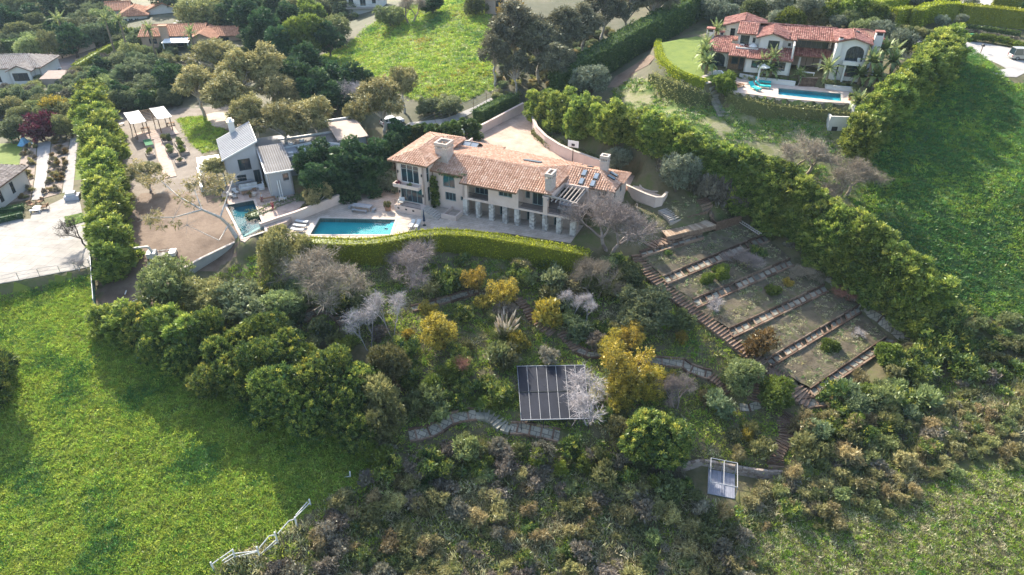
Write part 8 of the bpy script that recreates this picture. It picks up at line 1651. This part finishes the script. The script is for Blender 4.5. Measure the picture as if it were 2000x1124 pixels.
for x, y, h, lb in ((1692,168,3.9,'tall bird-of-paradise clump right of the villa balcony'),(1712,152,4.6,'bird-of-paradise clump behind the tall one'),(1704,178,2.4,'low bird-of-paradise clump beside the villa corner'),(1676,170,1.8,'smallest bird-of-paradise clump under the villa window'),(1735,160,3.4,'right-hand bird-of-paradise clump near the slanting hedge'),(1672,214,1.0,'broad-leaved plant at the right end of the deck'),(1378,145,1.8,'broad-leaved clump at the left corner of the villa'),(1372,135,2.6,'broad-leaved clump behind the left villa corner'),(1500,154,1.4,'broad-leaved undergrowth beneath the palm clump')):
    palm(lb, at(x, y), h, .3, 26, FRB, 'broad-leaved clumps round the white villa', 'broadleaf_clump', 1.2)
p = at_h(985,655,.6); t = thing('pampas_grass', 'pampas grass clump with tall white plumes in the garden', 'grass clump', tuple(p)); t.scale = (1.35,1.35,1.35); g = np.random.default_rng(3)
n = 700; a = g.uniform(0,6.283,n); d = unit(np.stack([np.cos(a)*g.uniform(.3,1.3,n), np.sin(a)*g.uniform(.3,1.3,n), np.ones(n)*.8],1)); obj('blades', quads_mesh('pampas_blades', leaf_quads(np.stack([g.normal(0,.25,n),g.normal(0,.25,n),np.zeros(n)],1), d, g.uniform(1.0,1.9,n), np.full(n,.05), g), g.random(n), F_PALM), t)
PLM = leaf('pampas_plume', [(.42,.34,.22),(.58,.49,.36),(.70,.63,.52)], .3, gain=1.0)
for k in range(26):
    a = k*2.4; l = random.uniform(.15,.85); b = Vector((math.cos(a)*l*.4, math.sin(a)*l*.4, .3)); e = b+Vector((math.cos(a)*l*1.7, math.sin(a)*l*1.7, random.uniform(1.7,2.6))); m = MB(); m.tube(b, b.lerp(e,.55), .02, n=4, t=.2); m.tube(b.lerp(e,.5), b.lerp(e,.75), .05, .12, 5, t=random.random()); m.tube(b.lerp(e,.75), e, .12, .02, 5, t=random.random()); m.build('plume', PLM, t)
# leaning pale eucalyptus over the dirt lot
b = P(470,492,-1.7); b[2] = float(ground(b[0],b[1])); t = thing('leaning_eucalyptus', 'leaning white-limbed eucalyptus spreading thinly over the dirt lot', 'tree', tuple(b))
W_ = lambda x, y, z: Vector(P(x, y, z)-b)
m = MB(); J = {'a':Vector((0,0,-.3)), 'b':W_(446,440,2.5), 'c':W_(430,425,4), 'd':W_(395,410,5.5), 'e':W_(350,385,6.5), 'f':W_(310,350,7.5), 'g':W_(340,425,5.2), 'h':W_(290,425,6), 'i':W_(400,345,8), 'j':W_(455,350,6), 'k':W_(375,360,7.5), 'l':W_(270,345,7), 'm':W_(428,470,3.2), 'n':W_(365,440,4)}
for a_, c_, r0, r1 in (('a','b',.34,.26),('b','c',.24,.2),('c','d',.2,.16),('d','e',.15,.11),('e','f',.1,.06),('d','g',.12,.09),('g','h',.08,.04),('c','j',.14,.06),('d','k',.1,.06),('k','i',.06,.03),('f','l',.05,.03),('b','m',.1,.07),('m','n',.06,.03)): m.tube(J[a_], J[c_], r0, r1, 6, cap=False)
m.build('trunk', PALEBARK, t, smooth=True); rr = random.Random(5); lo = []
for kx, n in (('f',4),('l',4),('h',4),('i',5),('e',2),('k',3),('j',3),('g',2)):
    for _ in range(n): c = J[kx]+Vector((rr.gauss(0,1.0),rr.gauss(0,1.0),rr.gauss(-.2,.6))); s = rr.uniform(.45,.9); lo.append((*c, s*1.2, s, s))
obj('crown', crown('leaning_crown', lo, F_EUC, dens=1.6, k=12, tr=.6, ll=.45, lw=.12, up=0, spread=.8, droop=.55, seed=9, core=.1, floor=-1), t)
tw = MB()
for kx in 'fhilkjgn':
    for _ in range(9): s = J[kx]; e = s+Vector((rr.gauss(0,1.3),rr.gauss(0,1.3),rr.gauss(.2,.7))); tw.tube(s, e, .03, .012, 3, cap=False)
tw.build('twigs', PALEBARK, t)
for x, y, w, lb in ((245,395,52,'sparse eucalyptus at the left edge of the dirt lot'),(285,340,70,'thin eucalyptus sapling at the end of the raised beds'),(420,330,60,'thin eucalyptus over the white trellis')): seen('eucalyptus', x, y, w, .9, 'eucalyptus_tree', lb, 'tree')
# broken white rail fence
t = thing('broken_rail_fence', 'broken white rail fence at the lower edge of the left field', 'fence', (0,0,0)); WF = surf('white_fence_paint',[(.55,.55,.53),(.68,.68,.66)],3,bump=.2)
FP = [((182,828),1.3),((312,758),1.5),((462,745),1.6),((572,660),1.7),((688,560),1.5),((772,430),.95)]; q = []
for (X, Y), h in FP: p = at(360+X/3.125, 850+Y/3.125); q.append((p, h)); MB().bar(p-np.array([0,0,.3]), p+np.array([random.uniform(-.05,.05),0,h]), .13, .13, up=(1,0,0)).build('post', WF, t)
def rail(i, f0, z0, j, f1, z1, w=.11):
    a = q[i][0]*(1-f0)+q[min(i+1,5)][0]*f0; c = q[j][0]*(1-f1)+q[min(j+1,5)][0]*f1; MB().bar(a+np.array([0,0,z0]), c+np.array([0,0,z1]), .05, w).build('rail', WF, t)
rail(0,0,.95,0,.35,1.15); rail(0,.4,1.15,0,.97,1.4); rail(0,.45,.7,0,.97,.85); rail(0,.5,.3,0,.97,.4); rail(1,.03,.85,1,.97,.95); rail(1,.03,.35,1,.97,.85); rail(1,.03,.35,1,.85,-.02); rail(2,.05,.3,2,.97,.6); rail(2,.05,.1,2,.97,.2); rail(2,.1,1.2,2,.7,1.75); rail(2,.7,1.75,2,.97,1.3); rail(3,.1,1.2,3,.7,1.6); rail(3,.7,1.6,3,.98,1.25); rail(4,.08,1.5,4,.85,1.0); rail(4,.05,1.3,4,.95,.5)
p = at(751,910); t = thing('leaning_fence_post', 'lone white leaning post in the shade below the tree belt', 'post', tuple(p)); MB().bar((0,0,-.2),(-.15,.05,1.3),.13,.13,up=(1,0,0)).build('post', WF, t); MB().bar((-.1,0,.9),(-.7,0,.7),.05,.1).build('rail', WF, t)
p = at(684,932); t = thing('leaning_fence_post', 'lone white stump of fence left of the scrub edge', 'post', tuple(p)); MB().bar((0,0,-.2),(.05,.05,.8),.13,.13,up=(1,0,0)).build('post', WF, t); MB().bar((0,0,.1),(-.5,-.3,.3),.05,.1).build('rail', WF, t)
t = thing('post_fence', 'line of thin dark posts and wires along the gravel road', 'fence', (0,0,0)); q = [at(a,b) for a, b in ((812,258),(850,240),(890,226),(925,212),(950,200),(975,190),(1000,184))]
for a in q: MB().bar(a-np.array([0,0,.2]), a+np.array([0,0,1.9]), .09, .09, up=(1,0,0)).build('post', WOODB, t)
for a, b in zip(q[:-1], q[1:]):
    for z in (.6,1.2,1.8): MB().tube(a+np.array([0,0,z]), b+np.array([0,0,z]), .015, n=4).build('wire', GALV, t)
wall_line('drive_wall', 'long pink wall behind the paved drive at the upper left', [tuple(P(a,b,-2)[:2]) for a, b in ((84,120),(120,115),(158,108),(190,103))], 2.0, .3, STUCCO, CAPSTONE)
p = at(247,569); t = thing('pipe_offcut', 'short white pipe lying on the dirt lot', 'pipe', tuple(p)); MB().tube((0,0,.08),(.25,-.9,.08),.07,n=8).build('pipe', FRAMEW, t)
seen('laurel', -48, 742, 130, .9, 'broad_tree', 'large dark tree at the left edge of the field', 'tree')
seen('s_dark', 4, 727, 60, .7, 'dark_bush', 'dark bush at the left edge of the field', 'shrub')
# ------------------------------------------------------------------ the air
hz_m, hN, hL = nodes('haze_air'); hN.remove(hN['Principled BSDF']); pv = hN.new('ShaderNodeVolumePrincipled')
pv.inputs['Color'].default_value = (.60, .80, 1, 1); pv.inputs['Density'].default_value = HAZE; pv.inputs['Anisotropy'].default_value = 0.2
hL.new(pv.outputs[0], hN['Material Output'].inputs['Volume'])
_zb = float(GZ.min()) - 1.5
o = MB().box(GX[0]-5, GX[-1]+5, GY[0]-5, GY[-1]+5, _zb, max(float(GZ.max()), CAM_H) + 3).build('haze', hz_m); stuff(o)
tag(o, 'thin blue haze in the air over the gardens', 'haze')
# ------------------------------------------------------------------ names that tell rows apart by place
ORD = ['first','second','third','fourth','fifth','sixth','seventh','eighth','ninth','tenth','eleventh','twelfth','thirteenth','fourteenth','fifteenth','sixteenth','seventeenth','eighteenth','nineteenth','twentieth']
def by_place(group, fmt, keyf=lambda p: p[0]/max(1,depth(p)), only=None):
    L_ = [o for o in COL.objects if o.parent is None and o.get('group') == group and (only is None or only in o['label'])]
    L_.sort(key=lambda o: keyf(np.array(o.location)))
    for i, o in enumerate(L_):
        if i < len(ORD): o['label'] = fmt.format(ORD[i] if i else 'leftmost')
by_place('broad trees of the belt above the left field', '{} dark green tree from the left in the belt above the field', only='dark green broad')
by_place('broad trees of the belt above the left field', '{} yellow-green tree from the left in the belt above the field', only='yellow-green')
by_place('eucalyptus trees by the meadow', '{} grey-green eucalyptus from the left beside the top meadow')
by_place('dark evergreens left of the meadow', '{} dark evergreen from the left in the woods left of the meadow')
by_place('evergreens between the grey house and the pink villa', '{} evergreen from the left in the grove beside the grey house')
by_place('round shrubs along the road', '{} round shrub from the left in the row along the road')

def by_thirds(group, fmt, names):
    L_ = [o for o in COL.objects if o.parent is None and o.get('group') == group]; L_.sort(key=lambda o: -o.location.y)
    for i, o in enumerate(L_): o['label'] = fmt.format(names[min(len(names)-1, i*len(names)//len(L_))])
by_thirds('ficus trees of the hedge beside the orchard', 'tall ficus in the long hedge beside the orchard, {}', ('near the side terrace', 'above the wooden platform', 'beside the upper beds', 'beside the middle beds', 'beside the lowest bed', 'at the bottom end'))
by_thirds('ficus trees of the hedge right of the white villa', 'tall ficus in the slanting villa hedge, {}', ('at its road end', 'beside the white villa', 'beside the lap pool', 'at its lower end by the white box'))
by_thirds('ficus trees between the white terrace and the dirt lot', 'bright green ficus in the left tree row, {}', ('at its far end', 'beside the raised-bed garden', 'beside the dirt lot', 'at its near end by the mesh fence'))
by_thirds('ficus trees of the hedge above the driveway court', 'tall ficus in the hedge above the driveway court, {}', ('at the gate end', 'above the curved wall', 'at the olive tree end'))
by_thirds('dark bushes in the gully below the orchard hedge', 'dark bush in the gully below the orchard hedge, {}', ('at the hedge end', 'half-way down', 'lowest'))
